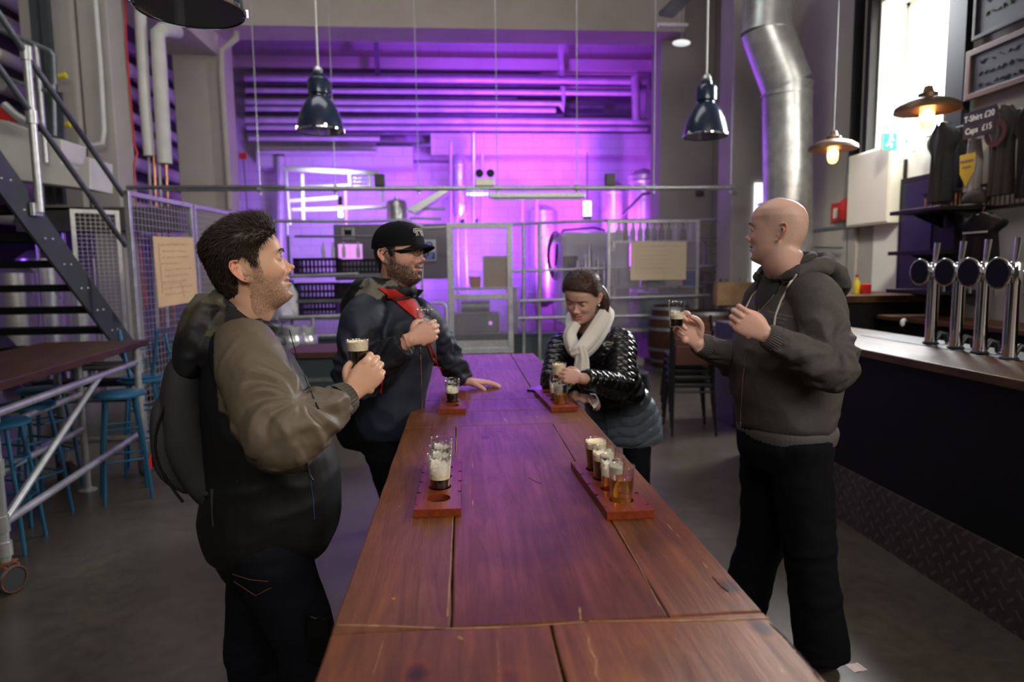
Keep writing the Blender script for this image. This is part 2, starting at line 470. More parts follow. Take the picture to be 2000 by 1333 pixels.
# floor of the brewing hall, wet and pale
struct('trim_6', MB().box2((-5, 10.7, 0), (WALLR, 16, .06)), mat('wet_hall_floor', (.14, .12, .13), .25, var=(3, .2)))
# daylight slot beside the right pier
sl0 = atY(1471, 560, 9.5); sl1 = atY(1492, 357, 9.5)
struct('trim_7', MB().box2((sl0.x, 9.52, sl0.z), (sl1.x, 9.548, sl1.z)), mat('lit_slot_window', (1, 1, 1), .5, emis=(.86, .92, 1), est=1.6))

# tall pilaster, dark window frame bars
dp = MB(); dp.box2((4.52, 5.84, .9), (WALLR, 6.07, 7.4)); dp.box2((4.5, 7.22, 2.6), (WALLR, 7.3, 7.4)); dp.box2((4.5, 7.5, 2.6), (WALLR, 7.55, 7.4))
struct('trim_8', dp, M['black'])

# ------------------------------------------------------------------ pipework on the back wall
def pxz(py, Y): return 1.54 + (529 - py) / FPX * Y * 1.0
def hpipe(px0, px1, py, Y, r, m, label, bends=(), mi=None, name='pipe'):
    pts = [atY(px0, py, Y)]
    z = pts[0].z
    pts = [Vector((atY(px0, py, Y).x, Y, z)), Vector((atY(px1, py, Y).x, Y, z))]
    for b in bends: pts.append(Vector(b) if len(b) == 3 else Vector((atY(b[0], b[1], Y).x, Y, atY(b[0], b[1], Y).z)))
    o = MB().tube(pts, r, 10).build(name, m, smooth=50)
    return tag(o, label, 'pipe', 'pipe runs on the back wall')
rows = [(152, 478, 1262, .075, 'pipe_paint', 'topmost thick purple-lit pipe across the back wall', [(1266, 156), (1266, 236)]),
        (176, 480, 1246, .06, 'pipe_paint', 'second pipe from the top, running on to the riser', []),
        (189, 480, 1010, .045, 'pipe_dark', 'thin dark pipe below the two top ones, ending mid-wall', []),
        (198, 480, 1095, .07, 'pipe_paint', 'fourth pipe from the top, turning up at its right end', [(1100, 215), (1100, 170)]),
        (212, 480, 1085, .06, 'pipe_paint', 'pipe ending beside the small bracket right of centre', []),
        (223, 480, 1100, .05, 'pipe_dark', 'dark narrow pipe at the middle of the stack', []),
        (234, 480, 1270, .075, 'pipe_paint', 'wide pale pipe below mid-height reaching the riser', []),
        (249, 482, 1265, .06, 'pipe_paint', 'pipe just above the bright magenta band', []),
        (259, 484, 900, .045, 'pipe_dark', 'lowest dark pipe over the left bay', []),
        (270, 486, 742, .06, 'pipe_paint', 'short pipe with a red end cap left of centre', []),
        (164, 480, 1250, .05, 'pipe_dark', 'dark row added for shade and lagging between the two topmost purple-lit pipes', []),  # this and the next two: dark tubes standing in for shadow and lagging
        (205, 480, 1180, .05, 'pipe_dark', 'dark row added for shade and lagging just under the fourth pipe', []),
        (243, 480, 1230, .045, 'pipe_dark', 'dark row added for shade and lagging under the wide pale pipe', []),
        (297, 505, 735, .05, 'pipe_paint', 'pipe crossing just under the left bay beam', []),
        (316, 740, 905, .04, 'pipe_dark', 'short dark pipe over the bright bay, left of centre', []),
        (283, 735, 880, .045, 'pipe_dark', 'dark pipe inside the magenta band, left part', [])]
for (py, x0, x1, r, mm, lab, bd) in rows:
    hpipe(x0, x1, py, 15.2 if mm == 'pipe_paint' else 15.5, r, M[mm], lab, bd)
tag(MB().tube([atY(1240, 150, 15.0), atY(1243, 236, 15.0)], .09, 12).build('pipe', M['pipe_paint'], smooth=50), 'vertical riser at the right end of the purple pipes', 'pipe')
tag(MB().tube([atY(548, 307, 15.2), atY(548, 600, 15.2)], .11, 12).build('pipe', M['pipe_paint'], smooth=50), 'pale vertical pipe left of the bright bay', 'pipe')
tag(MB().tube([atY(735, 84, 15.3), atY(738, 155, 15.3)], .07, 4).build('hanger_post', M['pipe_dark']), 'dark steel hanger above the pipes, left of centre', 'hanger')
tag(MB().tube([atY(1094, 84, 15.3), atY(1096, 150, 15.3)], .08, 4).build('hanger_post', M['pipe_paint']), 'steel hanger above the pipes, right of centre', 'hanger')
tag(MB().box2((atY(486, 170, 15.9).x, 15.8, atY(900, 226, 15.9).z), (atY(1235, 170, 15.9).x, 15.98, atY(900, 158, 15.9).z)).build('pipe_shade_panel', M['wall_dark']), 'dark panel for shade and lagging on the back wall behind the pipe runs', 'tray')  # dark sheet: shade and lagging between the pipes put into its colour
# tall pipes in front of the back wall
for (x, y0, y1, r, mm, lab) in [(880, 278, 440, .035, 'pipe_paint', 'thin vertical pipe by the uplights, left one'), (925, 262, 440, .045, 'stainless', 'vertical pipe rising above the mesh gate'),
                             (942, 300, 445, .03, 'pipe_paint', 'thin vertical pipe above the gate latch side'), (1020, 378, 600, .04, 'pipe_paint', 'vertical pipe right of the mesh gate'),
                             (1048, 390, 600, .05, 'pipe_paint', 'fatter magenta-lit pipe right of the mesh gate'), (1316, 150, 520, .06, 'pipe_paint', 'vertical pipe in the right corner of the hall'),
                             (1297, 250, 430, .08, 'stainless', 'broad vertical pipe in the right corner')]:
    p = MB().tube([atY(x, y0, 14.6), atY(x, y1, 14.6)], r, 10); p.sphere(atY(x, y0, 14.6), r * 1.2, 8, 6)
    tag(p.build('pipe', M[mm], smooth=50), lab, 'pipe')
# two uplights with their glow
for k, x in enumerate((905, 928)):
    t = thing('uplight', ['left', 'right'][k] + ' small white uplight on the wall above the gate', 'lamp', atY(x, 432, 14.9))
    MB().lathe([(.05, -.1), (.07, 0), (.07, .05)], (0, 0, 0), 12).build('housing', M['black_metal'], t, smooth=40)
    MB().lathe([(.055, .05), (.001, .06)], (0, 0, 0), 12).build('lens', mat('uplight_lens', (1, 1, 1), .3, emis=(1, .6, 1), est=14), t)
    spot('uplight_beam', atY(x, 428, 14.9), atY(x, 260, 15.6), 45, MAGENTA, 40, .8, .05)

# left wall pipes that run down the room
for i, (z, r) in enumerate([(5.5, .1), (5.1, .13), (4.72, .12), (4.3, .09), (3.95, .13), (3.5, .12), (3.1, .1), (2.7, .13), (2.3, .11)]):
    ords = ['topmost', 'second', 'third', 'fourth', 'fifth', 'sixth', 'seventh', 'eighth', 'lowest'][i]
    o = MB().tube([(-5.72, 6, z), (-5.72, 15.8, z)], r, 12).build('pipe', M['pipe_lag'] if i % 2 else M['pipe_paint'], smooth=50)
    tag(o, ords + ' of the lagged pipes running along the dark left wall', 'pipe', 'pipes along the left wall')
# vertical pipes between the columns
def vp(pts, r, m, lab, n=12, name='pipe'):
    return tag(MB().tube(pts, r, n).build(name, m, smooth=50), lab, 'pipe')
Yp = 9.7
vp([atY(238, 0, Yp), atY(262, 380, Yp)], .035, M['pipe_paint'], 'thin painted pipe beside the red cable')
vp([atY(243, -10, 9.6), atY(247, 100, 9.6), atY(262, 280, 9.6), atY(268, 300, 9.6), atY(262, 320, 9.6), atY(263, 372, 9.6), atY(285, 600, 9.6)], .014, M['red'], 'red cable dropping down the left columns', 6, 'cable')
vp([atY(272, -10, Yp), atY(283, 200, Yp), atY(292, 305, Yp)], .075, M['pipe_lag'], 'white lagged vertical pipe left of the elbowed one')
vp([atY(345, 62, 10.4), atY(338, 60, 10.0), atY(318, 58, Yp), atY(308, 66, Yp), atY(311, 120, Yp), atY(322, 320, Yp)], .095, M['pipe_lag'], 'fat white lagged pipe with an elbow at its top')
for k, (x, mm) in enumerate([(290, 'pipe_paint'), (300, 'copper'), (310, 'pipe_paint'), (323, 'copper')]):
    vp([atY(x, 300, Yp + .02), atY(x + 4, 385, Yp + .02), atY(x + 18, 640, Yp + .02)], .022, M[mm], ['first', 'second', 'third', 'fourth'][k] + ' from the left of the thin pipes under the lagged pair', 8)
# drain pipe down the far left column
vp([atY(461, 40, 11.9), atY(461, 75, 11.9), atY(433, 98, 11.9), atY(432, 140, 11.9), atY(450, 410, 11.9)], .055, M['wall_beige'], 'cream drain pipe down the far left column')
# conduit on the near column
vp([atY(185, -10, 8.9), atY(196, 130, 8.9), atY(203, 255, 8.9), atY(200, 280, 8.9), atY(140, 290, 8.9)], .03, M['pipe_lag'], 'ribbed white conduit on the near left column')
# beam stub and diagonal soffit on the left
struct('trim_9', MB().prism([(-4.8, 9.3, 5.2), (-4.8, 12, 5.2), (-4.8, 12, 5.75), (-4.8, 9.3, 5.75)], (0, 0, 0), (.8, 0, 0)), M['wall_beige'])
t = thing('call_point', 'small red fire call point on the far left column', 'alarm', atY(475, 305, 11.9))
MB().box((0, 0, 0), (.12, .06, .1)).build('call_box', M['red'], t, bevel=.008)
MB().tube([(0, 0, -.05), (.02, .02, -1.2)], .01, 6).build('cable', M['pipe_dark'], t)

# ------------------------------------------------------------------ duct
def at_(px, py, Y): return atY(px, py, Y)
t = thing('air_duct', 'shiny zinc spiral air duct with an offset bend by the right pier', 'duct', (0, 0, 0))
Yd = 8.3
c0 = at_(1502, -60, Yd); c1 = at_(1497, 62, Yd); c2 = at_(1537, 168, Yd); c3 = at_(1545, 640, Yd)
rad = .29
c3.z = 0.0
d = MB()
def ring_tube(mb, p, q, r0, r1, n=40, segs=10, spiral=True):
    pts = [p.lerp(q, i / segs) for i in range(segs + 1)]
    mb.tube(pts, [r0 + (r1 - r0) * i / segs for i in range(segs + 1)], n)
d.tube([c0, c1], [rad * 1.02, rad * 1.02], 40); d.build('upper_section', M['duct'], t, smooth=40)
MB().tube([c1 + Vector((0, 0, .02)), c1.lerp(c2, .04), c2.lerp(c1, .04), c2], [rad * 1.03, rad * 1.03, rad * 1.05, rad * 1.05], 40).build('bend_section', M['duct'], t, smooth=40)
MB().tube([c2 + Vector((0, 0, .01)), c3], rad * 1.02, 40).build('lower_section', M['duct'], t, smooth=40)
for q in (c1, c2, c2 - Vector((0, 0, .12)), c2 - Vector((0, 0, 1.45))):
    MB().tube([q - Vector((0, 0, .015)), q + Vector((0, 0, .015))], rad * 1.075, 40).build('joint_band', M['duct'], t, smooth=40)
for k, zz in enumerate((4.75, 4.55)):
    pass

# ------------------------------------------------------------------ suspended rail and its devices
YR = 9.3
rz = atY(900, 368, YR).z
x0 = atY(318, 380, YR).x; x1 = atY(1443, 357, YR).x
t = thing('suspended_rail', 'long grey tube rail hung across the hall on thin wires', 'rail', (0, 0, 0))
MB().tube([(x0, YR, rz), (x1, YR, rz)], .032, 12).build('tube', M['galv'], t, smooth=50)
MB().tube([(x0 - 1.2, YR - .02, rz + .02), (x0 + 1.6, YR - .02, rz + .02)], .026, 12).build('tube_extension', M['galv_dark'], t, smooth=50)
for px in (508, 655, 818, 972, 1127, 1277, 1427):
    x = atY(px, 365, YR).x
    MB().tube([(x, YR, rz), (x, YR, 7.4)], .006, 6).build('wire', M['galv'], t)
    c = MB(); c.tube([(x - .03, YR, rz), (x + .03, YR, rz)], .045, 10); c.tube([(x, YR, rz - .08), (x, YR, rz + .05)], .018, 8)
    c.build('clamp', M['galv'], t, smooth=50)
t = thing('batten_light', 'long unlit tube batten hanging just under the suspended rail', 'light', (0, 0, 0))
a = atY(955, 376, YR - .02); b = atY(1143, 374, YR - .02)
MB().beam((a.x, YR, rz - .1), (b.x, YR, rz - .1), .09, .07).build('housing', M['galv'], t, bevel=.01)
MB().tube([(a.x + .05, YR, rz - .15), (b.x - .05, YR, rz - .15)], .013, 10).build('tube_lamp', M['white'], t, smooth=50)
def rail_dev(px, name, label, cat, fn):
    t = thing(name, label, cat, (atY(px, 365, YR).x, YR, rz + .03)); fn(t); return t
def twin(t):
    MB().box((0, 0, .05), (.26, .1, .1)).build('battery_box', M['cream'], t, bevel=.01)
    for s in (-.075, .075):
        h = MB(); h.lathe([(.02, -.04), (.05, 0), (.055, .03)], (0, 0, 0), 16, M=Matrix.Translation((s, -.05, .16)) @ Matrix.Rotation(R(90), 4, 'X'))
        h.build('lamp_head', M['black'], t, smooth=40)
rail_dev(947, 'emergency_light', 'twin-headed emergency light sitting on the suspended rail', 'light', twin)
def boxd(t): MB().box((0, 0, .08), (.13, .1, .16)).build('device_box', M['wall_dark'], t, bevel=.01)
for px, l_ in ((1191, 'small dark box on the suspended rail, right part'), (742, 'small dark box on the suspended rail over the bottling machine')):
    tag(MB().box((atY(px, 365, YR).x, YR, rz + .11), (.13, .1, .16)).build('junction_box', M['wall_dark'], bevel=.01), l_, 'box')
t = thing('emergency_bulkhead', 'small green-tinted lamp under the suspended rail', 'light', (atY(932, 378, YR).x, YR, rz - .08))
MB().box((0, 0, 0), (.2, .05, .04)).build('lamp_body', mat('greenish_lamp', (.7, .9, .85), .4, emis=(.7, 1, .9), est=1.6), t, bevel=.01)
for s in (-.13, .13): MB().sphere((s, -.02, .0), .018, 8, 6).build('indicator', mat('green_led', (.1, .8, .5), .4, emis=(.2, 1, .7), est=3), t)
# ceiling smoke / emergency light seen near the beam
t = thing('emergency_bulkhead', 'white oval emergency light hung near the cross beam', 'light', atY(1331, 84, 9.5))
MB().sphere((0, 0, 0), .13, 16, 10, sc=(1, .6, .32)).build('lamp_body', mat('white_lamp', (.9, .9, .88), .4, emis=(1, 1, 1), est=.7), t, smooth=60)
MB().tube([(0, 0, .04), (0, 0, 7.4 - t.location.z)], .006, 6).build('wire', M['galv_dark'], t)
MB().sphere((.05, -.07, -.02), .012, 8, 6).build('indicator', bpy.data.materials['green_led'], t)
# cable tray stubs at the top
t = thing('cable_tray', 'short grey cable tray with a purple-lit edge at the top right', 'tray', (0, 0, 0))
p = atY(1300, 30, 9.0)
tr = MB(); tr.beam(p, p + Vector((.5, -1.6, .35)), .22, .05); tr.build('tray', M['galv_dark'], t)
MB().beam(p + Vector((-.12, .0, -.12)), p + Vector((.3, 0, -.12)), .05, .04).build('bracket', M['galv'], t)
# thin extra hanging wires
for px, yb in ((1110, 20), (1135, 70), (690, 20), (650, 75)):
    pass
# ------------------------------------------------------------------ building people
def V(*a): return Vector(a)
def crom(pts, n):
    """Catmull-Rom resampling of a list of tuples/vectors of any length"""
    P = np.array([list(p) for p in pts], float); out = []
    m = len(P)
    for i in range(m - 1):
        p0 = P[max(0, i - 1)]; p1 = P[i]; p2 = P[i + 1]; p3 = P[min(m - 1, i + 2)]
        for k in range(n):
            t = k / n
            out.append(.5 * ((2 * p1) + (-p0 + p2) * t + (2 * p0 - 5 * p1 + 4 * p2 - p3) * t * t + (-p0 + 3 * p1 - 3 * p2 + p3) * t ** 3))
    out.append(P[-1]); return out
def loft(mb, rings, side=None, n=28, ex=2.0, sub=4):
    """rings: (centre, half width, half depth[, lateral axis, forward axis]); closed body with rounded ends"""
    data = []
    for r in rings:
        c, a, b = r[0], r[1], r[2]
        X = Vector(r[3]) if len(r) > 3 else Vector(side[0]); Y = Vector(r[4]) if len(r) > 4 else Vector(side[1])
        data.append([*c, a, b, *X, *Y])
    res = crom(data, sub); base = len(mb.v)
    for d in res:
        c = Vector(d[0:3]); a, b = max(d[3], .002), max(d[4], .002); X = Vector(d[5:8]).normalized(); Y = Vector(d[8:11]).normalized()
        for j in range(n):
            t = 2 * PI * j / n; ct, st_ = math.cos(t), math.sin(t)
            x = abs(ct) ** (2 / ex) * (1 if ct > 0 else -1); y = abs(st_) ** (2 / ex) * (1 if st_ > 0 else -1)
            mb.v.append(tuple(c + X * a * x + Y * b * y))
    N = len(res)
    for i in range(N - 1):
        for j in range(n):
            j2 = (j + 1) % n
            mb.f.append([base + i * n + j, base + i * n + j2, base + (i + 1) * n + j2, base + (i + 1) * n + j]); mb.m.append(0)
    mb.f.append([base + j for j in range(n)][::-1]); mb.m.append(0)
    mb.f.append([base + (N - 1) * n + j for j in range(n)]); mb.m.append(0)
def limb(mb, pts, rad, n=18, sub=5, ends=True):
    d = crom([list(p) + [r] for p, r in zip(pts, rad)], sub)
    mb.tube([Vector(x[:3]) for x in d], [max(.001, x[3]) for x in d], n)
    if ends:
        mb.sphere(pts[0], rad[0], 14, 10); mb.sphere(pts[-1], rad[-1], 14, 10)
def remesh(mb, voxel, smooth=2, name='tmp', fac=.5):
    me = bpy.data.meshes.new(name); me.from_pydata(mb.v, [], mb.f)
    bm = bmesh.new(); bm.from_mesh(me); bmesh.ops.recalc_face_normals(bm, faces=bm.faces); bm.to_mesh(me); bm.free()
    o = bpy.data.objects.new(name, me); COL.objects.link(o)
    r = o.modifiers.new('r', 'REMESH'); r.mode = 'VOXEL'; r.voxel_size = voxel; r.adaptivity = 0
    if smooth:
        s = o.modifiers.new('s', 'SMOOTH'); s.iterations = smooth; s.factor = fac
    dg = bpy.context.evaluated_depsgraph_get(); out = bpy.data.meshes.new_from_object(o.evaluated_get(dg))
    bpy.data.objects.remove(o); bpy.data.meshes.remove(me)
    return out
def getco(me):
    a = np.empty(len(me.vertices) * 3, np.float32); me.vertices.foreach_get('co', a); return a.reshape(-1, 3).astype(float)
def getno(me):
    a = np.empty(len(me.vertices) * 3, np.float32); me.vertices.foreach_get('normal', a); return a.reshape(-1, 3).astype(float)
def setco(me, c): me.vertices.foreach_set('co', c.astype(np.float32).ravel()); me.update()
def drop_islands(me, keep=1, minv=400):
    bm = bmesh.new(); bm.from_mesh(me); bm.verts.ensure_lookup_table()
    seen = set(); isl = []
    for v in bm.verts:
        if v.index in seen: continue
        st_ = [v]; seen.add(v.index); comp = []
        while st_:
            x = st_.pop(); comp.append(x)
            for e in x.link_edges:
                y = e.other_vert(x)
                if y.index not in seen: seen.add(y.index); st_.append(y)
        isl.append(comp)
    isl.sort(key=len, reverse=True)
    kill = [v for c in isl[keep:] for v in c]
    if kill: bmesh.ops.delete(bm, geom=kill, context='VERTS')
    bm.to_mesh(me); bm.free(); me.update()
def link(me, name, m, parent, cols=None):
    me.materials.clear(); me.materials.append(m); me.name = name
    me.polygons.foreach_set('material_index', [0] * len(me.polygons))
    me.polygons.foreach_set('use_smooth', [True] * len(me.polygons))
    if cols is not None:
        at = me.color_attributes.new('Col', 'FLOAT_COLOR', 'POINT')
        c4 = np.ones((len(me.vertices), 4), np.float32); c4[:, :3] = cols
        at.data.foreach_set('color', c4.ravel())
    o = bpy.data.objects.new(name, me); COL.objects.link(o)
    if parent: o.parent = parent
    return o
# vectorised value noise
_rng = np.random.RandomState(3); _tab = _rng.rand(64, 64, 64)
def vnoise(p):
    i = np.floor(p).astype(int); f = p - i; f = f * f * (3 - 2 * f); o = 0
    for dx in (0, 1):
        for dy in (0, 1):
            for dz in (0, 1):
                w = (f[:, 0] if dx else 1 - f[:, 0]) * (f[:, 1] if dy else 1 - f[:, 1]) * (f[:, 2] if dz else 1 - f[:, 2])
                o = o + w * _tab[(i[:, 0] + dx) % 64, (i[:, 1] + dy) % 64, (i[:, 2] + dz) % 64]
    return o * 2 - 1
def fbm(p, oct=3):
    s = 0; a = 1; t = 0
    for k in range(oct): s = s + a * vnoise(p * 2 ** k + 11.3 * k); t += a; a *= .5
    return s / t
def ridge(p, oct=2):
    """sharp-crested folds"""
    s = 0; a = 1; t = 0
    for k in range(oct): s = s + a * (1 - np.abs(vnoise(p * 2 ** k + 7.7 * k)) * 2.2); t += a; a *= .5
    return s / t
def seg_param(co, A, B):
    A = np.array(A); B = np.array(B); d = B - A; L = np.linalg.norm(d); u = d / L
    s = (co - A) @ u; q = A + np.clip(s, 0, L)[:, None] * u; return s, np.linalg.norm(co - q, axis=1), u, L
def sleeve_folds(co, no, A, E, W, amp, reach=.11, seed=0, freq=22.0):
    """folds round the arm: strong at the elbow, softer along the sleeve"""
    disp = np.zeros(len(co)); A_, E_, W_ = map(lambda v: np.array(v), (A, E, W))
    for (P, Q, k) in ((A_, E_, 0), (E_, W_, 1)):
        s, dist, u, L = seg_param(co, P, Q)
        ref = np.cross(u, [0.3, .2, 1]); ref /= np.linalg.norm(ref); bi = np.cross(u, ref)
        rel = co - P; x = rel @ ref; y = rel @ bi; th = np.arctan2(y, x)
        m = np.clip(1 - (dist - .05) / (reach - .05), 0, 1) * (s > -.03) * (s < L + .03)
        n = ridge(np.stack([s * freq + 1.3 * np.sin(th + seed * 2.1) + .5 * np.sin(th * 2 + seed), np.cos(th) * 1.1 + seed * 5, np.sin(th) * 1.1 + k * 3.1], 1), 2)
        n = np.sign(n) * np.abs(n) ** .8
        de = np.linalg.norm(co - E_, axis=1)
        w = .5 + 1.3 * np.exp(-(de / .10) ** 2)
        if k == 1: w = w + .5 * np.exp(-((L - s) / .06) ** 2)
        disp = np.where(m > 0, np.maximum(disp, 0) + 0 * disp, disp) + m * w * n * amp * .7
    return disp

def smoothstep_(x, a, b):
    t = np.clip((x - a) / (b - a), 0, 1); return t * t * (3 - 2 * t)
def elbow_fan(co, A, E, W, amp, k=8.0, r0=.085, seed=0.0, rmax=.11):
    """creases that radiate from the inside of a bent elbow across the sleeve"""
    A, E, W = (np.array(v) for v in (A, E, W)); u = (A - E) / np.linalg.norm(A - E); w = (W - E) / np.linalg.norm(W - E)
    b = (u + w); b /= np.linalg.norm(b); nrm = np.cross(u, w); nrm /= np.linalg.norm(nrm); q = np.cross(nrm, b)
    I = E + b * .06; rel = co - I; x = rel @ b; y = rel @ q; z = rel @ nrm; ang = np.arctan2(y, -x)
    d = np.sqrt(x * x + y * y); t = ang * k / (2 * PI) + .25 * np.sin(d * 30 + seed * 3) + np.where(z > 0, .0, .4) + .35 * vnoise(co * 9 + seed)
    f = 1 - np.abs(2 * (t % 1.0) - 1) ** .8 * 1.7
    sA = np.linalg.norm(A - E)
    _, da, _, _ = seg_param(co, A, E); _, dw, _, _ = seg_param(co, E, W)
    gate = np.exp(-((d - r0) / .055) ** 2) * smoothstep_(np.minimum(da, dw), rmax, rmax * .9)
    return f * gate * amp
def relax(me, co, it=3, fac=.5):
    ed = np.empty(len(me.edges) * 2, np.int32); me.edges.foreach_get('vertices', ed); ed = ed.reshape(-1, 2); deg = np.bincount(ed.ravel(), minlength=len(co)).clip(1)
    for _ in range(it):
        acc = np.stack([np.bincount(ed[:, 0], co[ed[:, 1], k], len(co)) + np.bincount(ed[:, 1], co[ed[:, 0], k], len(co)) for k in range(3)], 1)
        co = co + (acc / deg[:, None] - co) * fac
    return co
# ------------------------------------------------------------------ head
def gauss(x, c, s): return np.exp(-((x - c) / s) ** 2)
HEAD = dict(
    z=[-.135, -.122, -.112, -.100, -.085, -.070, -.055, -.035, -.015, .008, .030, .055, .080, .100, .113, .120],
    f=[.020, .052, .072, .083, .083, .083, .083, .086, .087, .087, .0925, .0905, .078, .055, .030, .001],
    b=[-.050, -.058, -.063, -.066, -.070, -.076, -.083, -.092, -.099, -.1025, -.104, -.101, -.088, -.066, -.038, -.001],
    w=[.020, .034, .043, .050, .0565, .061, .0645, .0685, .0715, .0735, .0755, .0765, .070, .053, .032, .001])
def head_verts(sp, nz=120, nt=150):
    """head in its own axes: x to the person's right, y forward, z up, origin between the ears"""
    z = np.linspace(-.135, .120, nz); z = z + .0
    h = {k: np.interp(z, HEAD['z'], HEAD[k]) for k in 'fbw'}
    # smooth the profile curves
    ker = np.array([1, 2, 3, 4, 3, 2, 1], float); ker /= ker.sum()
    for k in h:
        a = np.pad(h[k], 3, mode='edge'); h[k] = np.convolve(a, ker, 'valid')
    h['w'] = h['w'] * sp.get('wide', 1.0); jaw = sp.get('jaw', 1.0)
    h['w'] = h['w'] * (1 + (jaw - 1) * gauss(z, -.075, .035))
    t = np.linspace(0, 2 * PI, nt, endpoint=False)
    Z, T = np.meshgrid(z, t, indexing='ij')
    f = h['f'][:, None]; b = h['b'][:, None]; w = h['w'][:, None]
    # a few millimetres forward of the ears is where the head is widest
    yc = -.008 + np.clip((-.03 - Z) / .1, 0, 1) * .01
    s, c = np.sin(T), np.cos(T)
    ef = 2.35 - .45 * np.clip((-.03 - Z) / .08, 0, 1) - .15 * np.clip((Z - .05) / .06, 0, 1)
    eb = 2.1
    e = np.where(s > 0, ef, eb)
    X = np.sign(c) * np.abs(c) ** (2 / e) * w
    Y = yc + np.where(s > 0, (f - yc), (yc - b)) * np.sign(s) * np.abs(s) ** (2 / e)
    P = np.stack([X, Y, Z + 0 * X], -1)
    x, y = np.abs(P[..., 0]), P[..., 1]; xs = P[..., 0]
    front = np.clip(s, 0, 1) ** .5
    dy = np.zeros_like(x)
    # brow, eye sockets, cheeks
    dy += .0055 * gauss(Z, .0265, .0085) * gauss(x, .026, .022) * front * sp.get('brow', 1)
    dy -= .0125 * gauss(Z, .0085, .0125) * gauss(x, .031, .0155) * front
    dy -= .004 * gauss(Z, .012, .012) * gauss(x, .0, .012) * front
    dy += .0065 * gauss(Z, -.024, .016) * gauss(x, .040, .017) * front * sp.get('cheek', 1)
    dy -= .004 * gauss(Z, -.052, .016) * gauss(x, .038, .013) * front * (2 - sp.get('cheek', 1))
    # temples
    P[..., 0] -= np.sign(xs) * .004 * gauss(Z, .035, .02) * gauss(y, .045, .025)
    # muzzle and mouth
    dy += .0075 * gauss(Z, -.058, .022) * gauss(x, 0, .026) * front
    smile = sp.get('smile', .5)
    zm = -.0605 + smile * 7.0 * np.clip(x, 0, .03) ** 2 * 1.0
    dy += .0052 * gauss(Z, zm + .0065, .0048) * gauss(x, 0, .019) * front
    dy += .0058 * gauss(Z, zm - .0075, .0055) * gauss(x, 0, .016) * front
    dy -= .0060 * gauss(Z, zm, .0024) * (1 / (1 + np.exp((x - .0255) / .0015))) * front
    dy -= .0028 * smile * gauss(x, .029, .004) * gauss(Z, -.058, .008) * front
    dy -= .0022 * gauss(Z, -.045, .006) * gauss(x, 0, .0035) * front
    # nasolabial crease
    dy -= .0024 * smile * gauss(x, .020 + np.clip((-.032 - Z), 0, .03) * .38, .0032) * ((Z < -.028) & (Z > -.062)) * front
    # chin
    dy -= .0035 * gauss(Z, -.082, .006) * gauss(x, 0, .016) * front
    dy += .0085 * gauss(Z, -.100, .013) * gauss(x, 0, .018) * front * sp.get('chin', 1)
    # nose
    nl = sp.get('nose', 1.0)
    zr = np.array([.024, .014, .006, -.004, -.014, -.022, -.029, -.034, -.038, -.0425, -.047])
    hr = np.array([.000, .0030, .0072, .0122, .0165, .0200, .0205, .0165, .0095, .0035, .0]) * nl
    wr = np.array([.0095, .0078, .0070, .0075, .0085, .0098, .0112, .0125, .0130, .0120, .011]) * sp.get('nosew', 1)
    nh = np.interp(-Z, -zr, hr); nw = np.interp(-Z, -zr, wr)
    dy += nh * np.exp(-np.abs(x / nw) ** 2.4) * front
    dy += .0085 * gauss(Z, -.0345, .0062) * gauss(x, .0150 * sp.get('nosew', 1), .0052) * front          # wings
    dy -= .0055 * gauss(Z, -.0395, .0022) * gauss(x, .0075, .0034) * front          # nostrils
    P[..., 1] += dy
    V_ = P.reshape(-1, 3)
    # close the seam rows along the midline a little tighter at the nose for a crisp bridge
    return V_, nz, nt
def ear(mb, side, s=1.0, tilt=0.0):
    """outer ear: rim, inner fold, lobe, thin plate"""
    e = MB(); 
    out = [(.000, .028), (.008, .033), (.018, .032), (.026, .022), (.027, .008), (.022, -.006), (.014, -.018), (.006, -.027), (.000, -.028), (-.002, -.020)]
    # local: a = backwards, b = up ; c = outwards
    def P(a, b, c): return Vector((side * (.0725 + c * 1.0 + a * .42), -.018 - a * .92 - b * .22, -.012 + b + .0))
    rim = [P(a * s, b * s, .004) for a, b in out]
    d = crom([list(p) for p in rim], 4); e.tube([Vector(x) for x in d], [.0026] * len(d), 8)
    inn = [P(.008 * s, .020 * s, .0035), P(.016 * s, .014 * s, .0045), P(.017 * s, .002 * s, .0045), P(.011 * s, -.010 * s, .004), P(.005 * s, -.014 * s, .004)]
    d = crom([list(p) for p in inn], 4); e.tube([Vector(x) for x in d], [.0026] * len(d), 8)
    # plate
    cen = [P(.010 * s, .004 * s, -.0015)]
    ring = [P(a * s * .96, b * s * .96, .0005) for a, b in out]
    n = len(ring); vs = [cen[0]] + ring + [cen[0] - Vector((side * .004, 0, 0))] + [p - Vector((side * .0035, 0, 0)) for p in ring]
    fs = [(0, 1 + i, 1 + (i + 1) % n) for i in range(n)] + [(n + 1, n + 2 + (i + 1) % n, n + 2 + i) for i in range(n)] + [(1 + i, n + 2 + i, n + 2 + (i + 1) % n, 1 + (i + 1) % n) for i in range(n)]
    e.add(vs, fs)
    e.sphere(P(.004 * s, -.024 * s, .002), .0062 * s, 10, 8)
    e.sphere(P(-.0005, -.004 * s, .001), .0055, 8, 6, sc=(.7, .8, 1.2))
    e.sphere(P(.004, .0, -.006), .011, 10, 8, sc=(.6, .8, 1.6))
    mb.add(e.v, e.f)
